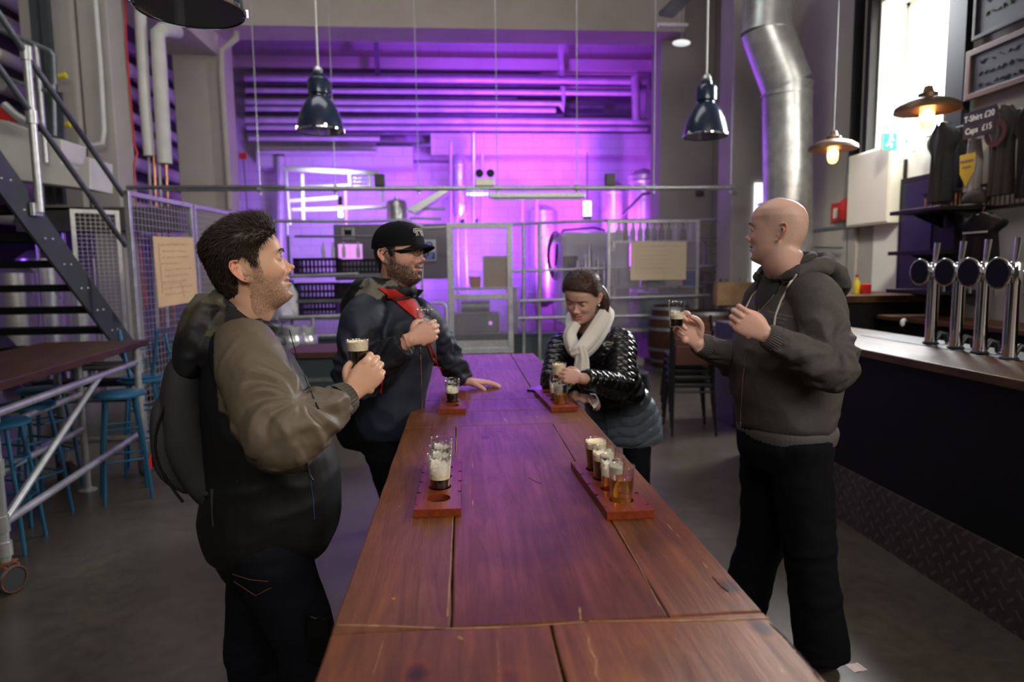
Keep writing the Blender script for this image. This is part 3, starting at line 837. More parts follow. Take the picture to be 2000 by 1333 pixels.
def head_solid(sp):
    mb = MB(); v, nz, nt = head_verts(sp)
    f = [(i * nt + j, i * nt + (j + 1) % nt, (i + 1) * nt + (j + 1) % nt, (i + 1) * nt + j) for i in range(nz - 1) for j in range(nt)]
    f.append(tuple(range(nt))[::-1]); f.append(tuple(range((nz - 1) * nt, nz * nt)))
    mb.add([tuple(x) for x in v], f)
    nl = sp.get('nose', 1.0); nw_ = sp.get('nosew', 1.0)
    mb.sphere((0, .0885 + .0165 * nl, -.0235), .0088, 16, 12, sc=(1.05 * nw_, 1, .92))
    for s in (-1, 1):
        mb.sphere((s * .0112 * nw_, .0885 + .0045 * nl, -.0305), .0068, 12, 10, sc=(.85, 1.15, .82))
        ear(mb, s, sp.get('ear', 1.0))
        # eyeball with lids: the ball itself is part of the face, the eye is laid on it as its own piece
        mb.sphere((s * .0315, .0735, .0075), .0122, 20, 14)
    return mb
def eye_parts(parent, MH, gaze=(0, 0), iris=(.16, .2, .12), lid=.55):
    """almond-shaped front of each eyeball, and lashes"""
    out = []
    gm = mat('eye_wet', (.8, .76, .72), .12, coat=.6)
    im = mat('iris', iris, .15, coat=.6); pm = mat('pupil', (.005, .005, .005), .05); lm = mat('lashes', (.03, .018, .012), .6)
    for s in (-1, 1):
        C = Vector((s * .0315, .0735, .0075)); r = .0124; mb = MB(); n = 22; m = 8
        def almond(u):  # u -1..1 -> lower and upper limit angle (radians)
            k = max(0, 1 - u * u); return (-.30 * k ** .9 - .02, (.50 * lid * 1.6) * k ** .75 - .0)
        vs = []
        for i in range(n + 1):
            u = i / n * 2 - 1; lo, hi = almond(u)
            for j in range(m + 1):
                e = lo + (hi - lo) * j / m; a = u * .86
                d = Vector((math.sin(a) * math.cos(e), math.cos(a) * math.cos(e), math.sin(e)))
                vs.append(C + d * (r + .0002))
        fs = [(i * (m + 1) + j, (i + 1) * (m + 1) + j, (i + 1) * (m + 1) + j + 1, i * (m + 1) + j + 1) for i in range(n) for j in range(m)]
        k = len(vs); vs += [C + (p - C) * .97 for p in vs]
        fs += [tuple(k + q for q in f[::-1]) for f in fs]
        mb.add(vs, fs, 0)
        gx, gz = gaze; gd = Vector((math.sin(gx) * math.cos(gz), math.cos(gx) * math.cos(gz), math.sin(gz)))
        Q = gd.to_track_quat('Z', 'Y').to_matrix().to_4x4()
        # iris clipped by the lids
        def disc(r_, off, mi):
            vs = [C + gd * (r + off)]; nn = 20
            for q in range(nn):
                a = 2 * PI * q / nn
                p = Q @ Vector((r_ * math.cos(a), r_ * math.sin(a), 0)); dd = (gd * r + p).normalized()
                az = math.atan2(dd.x, dd.y); el = math.asin(max(-1, min(1, dd.z))); lo, hi = almond(max(-1, min(1, az / .86)))
                el = max(lo, min(hi, el)); dd = Vector((math.sin(az) * math.cos(el), math.cos(az) * math.cos(el), math.sin(el)))
                vs.append(C + dd * (r + off))
            mb.add(vs, [(0, 1 + q, 1 + (q + 1) % nn) for q in range(nn)], mi)
        disc(.0058, .0005, 1); disc(.0026, .0008, 2)
        o = mb.build('eye', [gm, im, pm], parent, smooth=60); o.matrix_local = MH; out.append(o)
        # upper lid crease and lash line
        l = MB(); pts = []; 
        for i in range(13):
            u = i / 12 * 2 - 1; lo, hi = almond(u); a = u * .9
            pts.append(C + Vector((math.sin(a) * math.cos(hi), math.cos(a) * math.cos(hi), math.sin(hi))) * (r + .0007))
        l.tube(pts, [.0004 + .0007 * math.sin(PI * i / 12) for i in range(13)], 6)
        o = l.build('eyelashes', lm, parent); o.matrix_local = MH
    return out
SKIN = {}
def skin_mat(name, rough=.5):
    m = mat(name, (.6, .36, .26), rough, sss=.12); g = NT(m)
    a = g.node('ShaderNodeVertexColor'); a.layer_name = 'Col'
    g.l.new(a.outputs['Color'], g.b.inputs['Base Color'])
    v = g.mapping(); n = g.noise(v, 700, 3, .6); g.bump(n, .12, .002)
    return m
def vcol_mat(name, rough, bump=(120, .2), coat=0, sheen=0, spec=.4, weave=None):
    m = mat(name, (.1, .1, .1), rough, spec=spec, coat=coat, sheen=sheen); g = NT(m)
    a = g.node('ShaderNodeVertexColor'); a.layer_name = 'Col'
    g.l.new(a.outputs['Color'], g.b.inputs['Base Color'])
    v = g.mapping(); n = g.noise(v, bump[0], 4, .6); g.bump(n, bump[1], .003)
    return m
def head_colours(L, sp):
    """skin colour by place on the head, L in head axes"""
    base = np.array(sp['skin']); n = len(L); c = np.tile(base, (n, 1)); x = np.abs(L[:, 0]); y = L[:, 1]; z = L[:, 2]
    inh = ((z > -.16) & (z < .16) & (x < .11) & (y > -.14) & (y < .14)).astype(float)
    red = np.array([1.12, .80, .76])
    def tint(w, t):
        nonlocal c; w = (w * inh)[:, None]; c = c * (1 - w) + c * np.array(t) * w
    tint(.55 * gauss(x, .042, .018) * gauss(z, -.025, .018) * (y > .03), red)
    tint(.6 * gauss(x, 0, .014) * gauss(z, -.03, .012) * (y > .085), red)
    tint(.75 * ((x > .0785 * sp.get('wide', 1)) & (np.abs(z + .01) < .045) & (y < .01) & (y > -.05)), (1.15, .72, .66))
    tint(np.clip(fbm(L * 45 + 3, 3) * .5, -.3, .5) * .5, (1.05, .93, .9))
    # lips
    sm = sp.get('smile', .5); zm = -.0605 + sm * 7.0 * np.clip(x, 0, .03) ** 2
    lipw = np.clip(1.3 - np.abs(z - zm + .0005) / (.0115 * (1 - (x / .0275) ** 2).clip(0) ** .5 + 1e-4), 0, 1) * (x < .027) * (y > .075)
    lipw = np.clip(lipw * 2, 0, 1) * inh
    c = c * (1 - .8 * lipw[:, None]) + np.array(sp.get('lip', (.45, .17, .15))) * .8 * lipw[:, None]
    mouth = np.clip(1.4 - np.abs(z - zm) / .0014, 0, 1) * (x < .025) * (y > .07) * inh
    c = c * (1 - .75 * mouth[:, None]) + np.array((.12, .03, .025)) * .75 * mouth[:, None]
    # stubble or beard
    bd = sp.get('beard', 0)
    if bd:
        nn = fbm(L * 60, 2) * .008
        jl = np.interp(y, [-.02, .01, .05, .08, .1], [.0, -.022, -.038, -.040, -.043])
        m = 1 / (1 + np.exp((z - jl + nn) / .005)) * (y > -.022 + nn) * (z > -.16)
        m = m * (1 - 1 / (1 + np.exp((np.abs(z - zm) - .0085) / .0015)) * (x < .030))
        m = m * (1 - .55 * (gauss(z, -.078, .004) * (x < .03) * (x > .006)))
        m = m * (1 - .7 * (gauss(x, .03, .008) * gauss(z, -.05, .012)))
        m = m * smoothstep_(z + .35 * (y - .02) * 0, -.142, -.118)
        m = np.maximum(m, ((y > .0) & (y < .026 + nn) & (x > .05) & (z < .03) & (z > -.045)) * 1.15)
        tache = ((x < .033) & (z > -.056) & (z < -.0425) & (y > .08)).astype(float); m = np.maximum(m, tache * .9)
        speck = .72 + .55 * (vnoise(L * 900) + vnoise(L * 420)) * .6
        m = np.clip(m * bd * speck, 0, .96)[:, None] * inh[:, None]
        c = c * (1 - m) + np.array(sp['hair']) * m
    sc_ = sp.get('scalp', 0)
    if sc_:   # shaved hair shadow on the sides and back
        hl = np.interp(y, [-.12, -.05, .0, .03, .05], [-.075, -.06, -.005, .03, .07])
        m = 1 / (1 + np.exp(-(z - hl) / .008)) * (y < .045) * (1 - 1 / (1 + np.exp(-(z - .082 + y * .1) / .012)))
        sp_ = .75 + .4 * vnoise(L * 700)
        m = np.clip(m * sc_ * sp_, 0, .9)[:, None] * inh[:, None]
        c = c * (1 - m) + np.array((.2, .14, .12)) * m
    # darker inside of nostrils and ear hollow is left to the light
    return np.clip(c, 0, 1)
def brow_hairs(parent, MH, col, thick=1.0, seed=1):
    rnd = random.Random(seed); m_ = mat('brow_hair', col, .6)
    for s in (-1, 1):
        mb = MB()
        for k in range(210):
            u = rnd.random(); x = .012 + u * .034; zc = .0235 + .0065 * math.sin(u * 2.3) - .004 * max(0, u - .75) * 4 * .5
            z = zc + rnd.uniform(-1, 1) * .0028 * thick * (1.1 - .7 * u)
            y = .0965 - (x / .046) ** 2.2 * .016 - max(0, z - .03) * .1
            d = Vector((s * (.4 + u), -.25 * u - .05, .5 - .9 * u)).normalized() * rnd.uniform(.004, .007)
            p = Vector((s * x, y + .0005, z)); q = p + d * .5 + Vector((0, .0012, 0)); e = p + d
            mb.tube([p, q, e], [.0005 * thick, .0004 * thick, .0001], 3, cap=False)
        o = mb.build('eyebrow', m_, parent); o.matrix_local = MH
def hair_mat(name, col, rough=.42):
    m = mat(name, col, rough, spec=.35); g = NT(m)
    a = g.node('ShaderNodeVertexColor'); a.layer_name = 'Col'; g.l.new(a.outputs['Color'], g.b.inputs['Base Color'])
    return m
def strands(name, roots, dirs, length, radius, col, parent, seed=1, seg=4, curl=.2, gravity=0.0, flow=None, mat_=None, var=.35, taper=.15):
    """hair: thin three-sided tapering strands; roots, first directions (n,3) in world axes"""
    rs = np.random.RandomState(seed); n = len(roots)
    L = length * (1 + rs.uniform(-.25, .25, n)) if np.isscalar(length) else length * (1 + rs.uniform(-.2, .2, n))
    P = roots.copy(); D = dirs / np.linalg.norm(dirs, axis=1)[:, None]
    side = np.cross(D, rs.normal(size=(n, 3))); side /= np.linalg.norm(side, axis=1)[:, None]
    up = np.cross(D, side)
    rad = np.full(n, radius) * (1 + rs.uniform(-.3, .3, n)); vs = []
    for k in range(seg + 1):
        t = k / seg; r = rad * (1 - (1 - taper) * t ** 1.5)
        for q in range(3):
            a = 2 * PI * q / 3
            vs.append(P + (side * math.cos(a) + up * math.sin(a)) * r[:, None])
        if flow is not None: D = D + flow(P, t)
        D = D + rs.normal(size=(n, 3)) * curl / seg; D[:, 2] -= gravity / seg
        D /= np.linalg.norm(D, axis=1)[:, None]
        P = P + D * (L / seg)[:, None]
    Vv = np.stack(vs, 1).reshape(-1, 3); m = 3 * (seg + 1)   # per strand block
    fs = []
    base = np.arange(n)[:, None] * m
    for k in range(seg):
        for q in range(3):
            q2 = (q + 1) % 3
            fs.append(base + np.array([[k * 3 + q, k * 3 + q2, (k + 1) * 3 + q2, (k + 1) * 3 + q]]))
    F = np.concatenate(fs, 0)
    me = bpy.data.meshes.new(name); me.vertices.add(len(Vv)); me.vertices.foreach_set('co', Vv.astype(np.float32).ravel())
    me.loops.add(len(F) * 4); me.loops.foreach_set('vertex_index', F.ravel().astype(np.int32))
    me.polygons.add(len(F)); me.polygons.foreach_set('loop_start', np.arange(0, len(F) * 4, 4, dtype=np.int32))
    me.update(calc_edges=True); me.validate()
    k = 1 + rs.uniform(-var, var, n)
    c = np.repeat(np.array(col)[None, :] * k[:, None], m, 0)
    return link(me, name, mat_, parent, c)

# ------------------------------------------------------------------ hands
FINGERS = [(.0290, .094, .070, .0095), (.0100, .099, .078, .0098), (-.0090, .096, .073, .0093), (-.0265, .088, .058, .0084)]
def hand(mb, W, F, Pn, side, curl, thumb, spread=.06, scale=1.0, fist=0):
    """W wrist, F fingers direction, Pn palm normal, side 'R'/'L'; curl: four (a,b,c) in degrees; thumb: three points in (F,T,P) cm"""
    F = Vector(F).normalized(); Pn = Vector(Pn); Pn = (Pn - F * Pn.dot(F)).normalized()
    T = F.cross(Pn) if side == 'R' else Pn.cross(F)
    def G(f, t, p): return Vector(W) + (F * f + T * t + Pn * p) * scale
    # palm
    rg = [(G(-.02, 0, 0), .027 * scale, .0195 * scale), (G(.005, .0, 0), .027 * scale, .018 * scale), (G(.03, .002, .001), .034 * scale, .0165 * scale), (G(.06, .001, .001), .041 * scale, .0145 * scale), (G(.086, .0005, .0), .0405 * scale, .0118 * scale), (G(.098, .0, .0), .036 * scale, .0085 * scale)]
    loft(mb, rg, (T, Pn), 22, 2.4, 4)
    loft(mb, [(G(.012, .022, .008), .008 * scale, .008 * scale), (G(.03, .027, .011), .014 * scale, .012 * scale), (G(.055, .034, .010), .010 * scale, .009 * scale)], (T, Pn), 14, 2, 4)     # ball of the thumb
    mb.sphere(G(.045, -.028, .006), .015 * scale, 12, 8, sc=(1, 1, 1))
    tips = []
    for i, (t, f, Lf, r) in enumerate(FINGERS):
        base = G(f - .012, t, -.001); a = 0.0
        sp_ = (1.3 - i) * spread
        dirv = lambda ang: (F * math.cos(ang) + Pn * math.sin(ang))
        d0 = (F * math.cos(sp_) + T * math.sin(sp_)).normalized()
        pts = [base, G(f, t + math.sin(sp_) * .012, -.0005)]; rad = [r * 1.0 * scale, r * 1.08 * scale]
        segs = [Lf * .46, Lf * .30, Lf * .24]
        p = pts[-1]
        for k in range(3):
            a += R(curl[i][k]); d = (d0 * math.cos(a) + Pn * math.sin(a)).normalized()
            mid = p + d * segs[k] * scale * .5; p = p + d * segs[k] * scale
            pts += [mid, p]; rad += [r * (.94 - .05 * k) * scale, r * (1.0 - .09 * k) * scale]
        rad[-1] = r * .68 * scale
        # tube through the joints
        d_ = crom([list(q) + [x] for q, x in zip(pts, rad)], 3)
        mb.tube([Vector(x[:3]) for x in d_], [x[3] for x in d_], 12); mb.sphere(p, r * .70 * scale, 10, 8)
        tips.append((p, d))
    tp = [G(.020, .020, .006)] + [G(*q) for q in thumb]; tr = [.013, .0115, .0105, .0085]
    d_ = crom([list(q) + [x * scale] for q, x in zip(tp, tr)], 4)
    mb.tube([Vector(x[:3]) for x in d_], [x[3] for x in d_], 12); mb.sphere(tp[-1], .0085 * scale, 10, 8); mb.sphere(tp[0], .013 * scale, 10, 8)
    return G
GRIP = [(52, 48, 28)] * 4
RELAX = [(18, 22, 14), (24, 26, 16), (28, 30, 18), (32, 32, 20)]
THUMB_GRIP = [(.045, .044, .026), (.070, .046, .046), (.092, .036, .060)]
THUMB_RELAX = [(.045, .046, .012), (.070, .056, .022), (.092, .054, .034)]

# ------------------------------------------------------------------ the body
def head_matrix(pos, yaw, pitch=0, roll=0):
    """yaw: direction the face looks, degrees from +Y towards -X; pitch down positive"""
    return Matrix.Translation(pos) @ Matrix.Rotation(R(yaw), 4, 'Z') @ Matrix.Rotation(R(-pitch), 4, 'X') @ Matrix.Rotation(R(roll), 4, 'Y')
def make_body(sp):
    """returns the skin mesh object: head, neck, trunk, arms, hands, legs as one surface"""
    MH = head_matrix(sp['head'], sp['yaw'], sp.get('pitch', 0), sp.get('roll', 0)); hs = sp.get('hscale', 1.0)
    MHs = MH @ Matrix.Diagonal((hs, hs, hs, 1))
    mb = MB(); h = head_solid(sp); mb.add(h.v, h.f, 0, MHs)
    nk = Vector(sp['neck']); hd = MHs @ Vector((0, -.032, -.055)); hd2 = MHs @ Vector((0, -.018, -.10)); nr = sp.get('nr', .058)
    limb(mb, [hd, hd2, hd2.lerp(nk, .5), nk, nk - Vector((0, 0, .06))], [nr * .95, nr * .97, nr, nr * 1.12, nr * 1.3], 40, 8, ends=False)
    X = Vector(sp['lat']); Y = Vector(sp['fwd'])
    pel = Vector(sp['pelvis']); ch = nk.lerp(pel, .27)
    loft(mb, [(pel - V(0, 0, .06), .11, .07), (pel, .12, .08), (pel.lerp(ch, .5), .10, .06), (ch, .11, .065), (nk - V(0, 0, .03), .06, .045)], (X, Y), 20)
    for s in 'RL':
        a = sp['arm' + s]; S_, E, W = map(Vector, (a['sh'], a['el'], a['wr']))
        limb(mb, [ch + (S_ - ch) * .2, S_], [.05, .045]); 
        limb(mb, [S_, S_.lerp(E, .5), E, E.lerp(W, .4), E.lerp(W, .9), W], [.042, .038, .034, .034, .026, .0245])
        G = hand(mb, a['wr'], a['F'], a['P'], s, a.get('curl', RELAX), a.get('thumb', THUMB_RELAX), a.get('spread', .03), a.get('hs', 1.0)); a['G'] = G
        l = sp['leg' + s]; H_, K, A_ = map(Vector, (l['hip'], l['knee'], l['ankle']))
        limb(mb, [pel, H_], [.07, .07]); limb(mb, [H_, H_.lerp(K, .5), K, K.lerp(A_, .4), A_], [.07, .06, .048, .045, .032])
        ft = A_ + Vector(l.get('toe', Y)).normalized() * .09 - V(0, 0, A_.z - .035); limb(mb, [A_ + V(0, 0, -.02), ft], [.026, .020])
    me = remesh(mb, sp.get('voxel', .0028), 2, fac=.35); drop_islands(me)
    co = getco(me); inv = np.array(MHs.inverted()); L = co @ inv[:3, :3].T + inv[:3, 3]
    # ease the join of skull and neck
    ed = np.empty(len(me.edges) * 2, np.int32); me.edges.foreach_get('vertices', ed); ed = ed.reshape(-1, 2)
    wgt = smoothstep_(-L[:, 2], .030, .050) * smoothstep_(L[:, 2], -.26, -.20) * smoothstep_(-L[:, 1], -.045, -.020) * (np.abs(L[:, 0]) < .12) * (np.abs(L[:, 1]) < .14)
    sel = np.where((wgt[ed[:, 0]] > 0) | (wgt[ed[:, 1]] > 0))[0]; e2 = ed[sel]; deg = np.bincount(e2.ravel(), minlength=len(co)).clip(1)
    for _ in range(60):
        acc = np.zeros_like(co)
        for k in range(3): acc[:, k] = np.bincount(e2[:, 0], co[e2[:, 1], k], len(co)) + np.bincount(e2[:, 1], co[e2[:, 0], k], len(co))
        co = co + (acc / deg[:, None] - co) * (wgt * .5)[:, None]
    setco(me, co)
    c = head_colours(L, sp)
    # hands: warmer knuckles
    for s in 'RL':
        a = sp['arm' + s]; d = np.linalg.norm(co - np.array(a['wr']), axis=1)
        w = ((d < .22) * np.clip(fbm(co * 60, 2) + .35, 0, 1) * .45)[:, None]
        c = c * (1 - w) + c * np.array((1.1, .84, .78)) * w
    o = link(me, 'person', skin_mat(sp['name'] + '_skin', .48), None, c)
    tag(o, sp['label'], 'person')
    sp['MH'] = MHs; sp['co'] = co
    eye_parts(o, MHs, sp.get('gaze', (0, 0)), sp.get('iris', (.16, .2, .12)), sp.get('lid', .55))
    brow_hairs(o, MHs, sp.get('browc', sp['hair']), sp.get('browt', 1.0))
    return o
def trousers(sp, parent, m, hip=(.165, .125), thigh=.088, knee=.068, hem=.07, wr=.005, name='trousers', zhem=.03, top=None):
    mb = MB(); pel = Vector(sp['pelvis']); X = Vector(sp['lat']); Y = Vector(sp['fwd'])
    top = top or .12
    loft(mb, [(pel + V(0, 0, top), hip[0] * .95, hip[1] * .95), (pel + V(0, 0, .03), hip[0], hip[1]), (pel - V(0, 0, .06), hip[0] * 1.02, hip[1] * 1.03), (pel - V(0, 0, .12), hip[0] * .9, hip[1] * .85)], (X, Y), 26, 2.2)
    for s in 'RL':
        l = sp['leg' + s]; H_, K, A_ = map(Vector, (l['hip'], l['knee'], l['ankle'])); A2 = Vector((A_.x, A_.y, zhem + .05))
        limb(mb, [H_ + V(0, 0, .02), H_.lerp(K, .35), K, K.lerp(A2, .45), A2], [thigh * 1.08, thigh, knee, knee * .98, hem], 22, 6, ends=False)
    me = remesh(mb, .009, 3); drop_islands(me)
    co = getco(me); no = getno(me); d = np.zeros(len(co))
    for s in 'RL':
        l = sp['leg' + s]; d += sleeve_folds(co, no, l['hip'], l['knee'], l['ankle'], wr, .14, 1 if s == 'R' else 2, 13)
    d += wr * .8 * ridge(co * np.array([6, 6, 11]) + 4, 2)
    setco(me, co + no * d[:, None])
    return link(me, name, m, parent)
def shoes(sp, parent, m):
    for s in 'RL':
        A_ = Vector(sp['leg' + s]['ankle']); Y = Vector(sp['leg' + s].get('toe', sp['fwd'])).normalized(); X = Y.cross(V(0, 0, 1))
        mb = MB(); b = Vector((A_.x, A_.y, 0))
        loft(mb, [(b - Y * .075 + V(0, 0, .035), .02, .03), (b - Y * .06 + V(0, 0, .042), .036, .04), (b + V(0, 0, .052), .040, .05), (b + Y * .08 + V(0, 0, .04), .047, .038), (b + Y * .15 + V(0, 0, .03), .044, .028), (b + Y * .19 + V(0, 0, .024), .02, .015)], (X, V(0, 0, 1)), 20, 2.4)
        limb(mb, [b + V(0, 0, .05), b + V(0, 0, .11)], [.042, .043])
        me = remesh(mb, .006, 2); drop_islands(me)
        c = getco(me); c[:, 2] = np.maximum(c[:, 2], .001); setco(me, c)
        link(me, 'shoe', m, parent)
# ------------------------------------------------------------------ long table
TZ = .98; TX0, TX1 = -.212, .482; S1, S2 = -.026, .325
t = thing('long_table', 'long dark red-brown plank table standing down the middle of the hall', 'table', ((TX0 + TX1) / 2, 2.5, 0))
def plank(x0, x1, y0, y1, m, name='plank', wob=.0):
    """a board with slightly worn, wavy long edges"""
    n = max(2, int((y1 - y0) / .05)); rnd = random.Random(int(x0 * 1000 + y0 * 77))
    mb = MB(); L = []; Rr = []
    for i in range(n + 1):
        y = y0 + (y1 - y0) * i / n
        a = x0 + (noise.noise(Vector((x0 * 9, y * 7, 0))) * wob); b = x1 + (noise.noise(Vector((x1 * 9, y * 7, 5))) * wob)
        L.append((a, y)); Rr.append((b, y))
    vs = []; 
    for (a, y), (b, _) in zip(L, Rr):
        dz = noise.noise(Vector((x0 * 3, y * 3, 2))) * .0006
        vs += [(a, y, TZ + dz), (b, y, TZ + dz), (b, y, TZ - .045), (a, y, TZ - .045)]
    fs = []
    for i in range(n):
        k = i * 4
        for j in range(4):
            j2 = (j + 1) % 4
            fs.append((k + j, k + j2, k + 4 + j2, k + 4 + j))
    fs.append((0, 1, 2, 3)); fs.append((n * 4 + 3, n * 4 + 2, n * 4 + 1, n * 4))
    mb.add([Vector(v) for v in vs], fs)
    o = mb.build(name, m, None, bevel=.0035)
    o.parent = t; o.location = (-t.location.x, -t.location.y, 0)
    return o
G = .0013
MB().box2((TX0 + .01 - t.location.x, .37 - 2.5, TZ - .06), (TX1 - .01 - t.location.x, 4.41 - 2.5, TZ - .035)).build('underlay_board', M['dark_wood'], t)
plank(TX0, S1 - G, 1.0 + G, 2.37 - G, M['table_a'], wob=.003)
plank(S1 + G, S2 - G * .5, 1.0 + G, 2.37 - G, M['table_b'], wob=.001)
plank(S2 + G * .5, TX1, 1.0 + G, 2.37 - G, M['table_c'], wob=.003)
plank(TX0, .13, .35, 1.0 - G, M['table_c'], wob=.003)
plank(.134, TX1, .35, 1.0 - G, M['table_d'], wob=.003)
plank(TX0, TX1, 2.37 + G, 2.62 - G, M['table_a'], wob=.002)
plank(TX0, TX1, 2.62 + G, 2.86 - G, M['table_b'], wob=.002)
plank(TX0, S1 - G, 2.86 + G, 4.43, M['table_b'], wob=.003)
plank(S1 + G, S2 - G, 2.86 + G, 4.43, M['table_c'], wob=.001)
plank(S2 + G, TX1, 2.86 + G, 4.43, M['table_a'], wob=.003)
WEAR = mat('bare_worn_wood', (.36, .19, .085), .6, bump=(80, .3), var=(30, .3)); CRACK = mat('crack_dark', (.02, .009, .005), .8)  # CRACK is a plain dark tone for the crack lines
def mark(name, pix, w, m, h=.0006):
    mb = MB(); pts = [atZ(a, b, TZ) for a, b in pix]; pts = [Vector(q[:3]) for q in crom_([list(q) for q in pts], 5)]
    rnd = random.Random(int(pix[0][0]))
    for q in range(len(pts) - 1):
        ww = w * rnd.uniform(.45, 1.3); mb.beam(pts[q] + Vector((0, 0, .0004)), pts[q + 1] + Vector((0, 0, .0004)), ww, h)
    o = mb.build(name, m); o.parent = t; o.location = (-t.location.x, -t.location.y, 0)
def crom_(P, n):
    out = []
    for a, b in zip(P[:-1], P[1:]):
        for k in range(n): out.append([x + (y - x) * k / n for x, y in zip(a, b)])
    return out + [P[-1]]
mark('worn_edge', [(874, 1205), (884, 1030), (893, 832)], .0028, WEAR)
mark('worn_edge', [(660, 1222), (760, 1224), (870, 1229), (960, 1227), (1060, 1222), (1140, 1216)], .0030, WEAR)
mark('worn_edge', [(1150, 1215), (1300, 1214), (1420, 1212), (1502, 1208)], .0040, WEAR)
mark('worn_edge', [(1288, 1185), (1250, 1110), (1210, 1040)], .0018, WEAR)
mark('crack', [(1505, 1220), (1530, 1243), (1558, 1275), (1580, 1300), (1604, 1333)], .0030, CRACK)
mark('crack', [(1392, 1128), (1408, 1146), (1422, 1156)], .0022, CRACK)
mark('worn_edge', [(1150, 1245), (1150, 1268), (1165, 1290), (1163, 1320), (1172, 1333)], .0030, WEAR)
mark('scratch', [(748, 1253), (738, 1290), (728, 1320)], .0010, WEAR); mark('scratch', [(971, 1250), (973, 1290), (975, 1315)], .0010, WEAR)
mark('scratch', [(1132, 1188), (1134, 1212)], .0035, WEAR); mark('scratch', [(895, 1245), (903, 1250)], .0060, WEAR); mark('scratch', [(765, 1170), (771, 1171)], .0055, mat('orange_chip', (.5, .2, .04), .6))
mark('crack', [(1033, 934), (1045, 941), (1058, 946)], .0022, CRACK); mark('scratch', [(1075, 970), (1083, 979)], .0012, WEAR); mark('crack', [(970, 842), (980, 845)], .0018, CRACK)
def tl(mb): return mb
cx = t.location.x
for y in (.6, 2.45, 4.1):
    for x in (TX0 + .08, TX1 - .08):
        MB().box((x - cx, y - 2.5, .445), (.09, .09, .89)).build('leg', M['dark_wood'], t, bevel=.004)
    MB().box((0, y - 2.5, .9), (.6, .09, .07)).build('crossbar', M['dark_wood'], t, bevel=.004)
MB().box((0, -.15, .2), (.07, 3.6, .07)).build('stretcher', M['dark_wood'], t, bevel=.004)

# ------------------------------------------------------------------ tasting glasses and paddles
def thin_glass(name):
    """thin clear glass: it lets the light straight through and mirrors more at grazing angles"""
    m = bpy.data.materials.new(name); m.use_nodes = True; nt = m.node_tree; n = nt.nodes; l = nt.links; n.remove(n['Principled BSDF'])
    tr = n.new('ShaderNodeBsdfTransparent'); tr.inputs[0].default_value = (.97, .98, .98, 1)
    gl = n.new('ShaderNodeBsdfGlossy'); gl.inputs['Roughness'].default_value = .03; gl.inputs[0].default_value = (1, 1, 1, 1)
    lw = n.new('ShaderNodeLayerWeight'); lw.inputs['Blend'].default_value = .45
    pw = n.new('ShaderNodeMath'); pw.operation = 'POWER'; pw.inputs[1].default_value = 2.2; l.new(lw.outputs['Facing'], pw.inputs[0])
    ad = n.new('ShaderNodeMath'); ad.operation = 'MULTIPLY_ADD'; ad.inputs[1].default_value = .75; ad.inputs[2].default_value = .05; l.new(pw.outputs[0], ad.inputs[0])
    mx = n.new('ShaderNodeMixShader'); l.new(ad.outputs[0], mx.inputs[0]); l.new(tr.outputs[0], mx.inputs[1]); l.new(gl.outputs[0], mx.inputs[2])
    l.new(mx.outputs[0], n['Material Output'].inputs['Surface']); return m
M['clear_glass'] = thin_glass('drinking_glass')
def liquid(name, col, rough=0.0, trans=1.0):
    return mat(name, col, rough, trans=trans, ior=1.34)
M['lager'] = mat('golden_ale', (.85, .42, .06), .02, trans=.9, ior=1.34)
M['amber'] = mat('amber_ale', (.75, .2, .02), .02, trans=.85, ior=1.34)
M['stout'] = mat('stout', (.006, .003, .002), .08, spec=.6)
M['foam'] = mat('beer_foam', (.93, .80, .56), .75, bump=(140, .35), sss=0)
M['lace'] = mat('foam_lacing', (.95, .90, .80), .8)
GH, GR0, GR1, GT = .098, .0238, .0315, .0019
def gr(z): return GR0 + (GR1 - GR0) * max(0, min(1, z / GH))
def glass_mesh():
    mb = MB()
    prof = [(.0001, 0.0008), (GR0 - .004, 0.0), (GR0, .0015)] + [(gr(z * GH), z * GH) for z in (.1, .3, .5, .7, .9)] + \
           [(GR1, GH - .0012), (GR1 - GT / 2, GH), (GR1 - GT, GH - .0012)] + [(gr(z * GH) - GT, z * GH) for z in (.9, .7, .5, .3, .12)] + [(GR0 - .004, .007), (.0001, .0065)]
    mb.lathe(prof, n=40, cap=False)
    return mb
def beer_mesh(h0, h1):
    mb = MB(); e = GT + .00015
    zs = [h0 + (h1 - h0) * i / 4 for i in range(5)]
    prof = [(.0001, h0)] + [(gr(z) - e, z) for z in zs] + [(.0001, h1)]
    mb.lathe(prof, n=36, cap=False); return mb
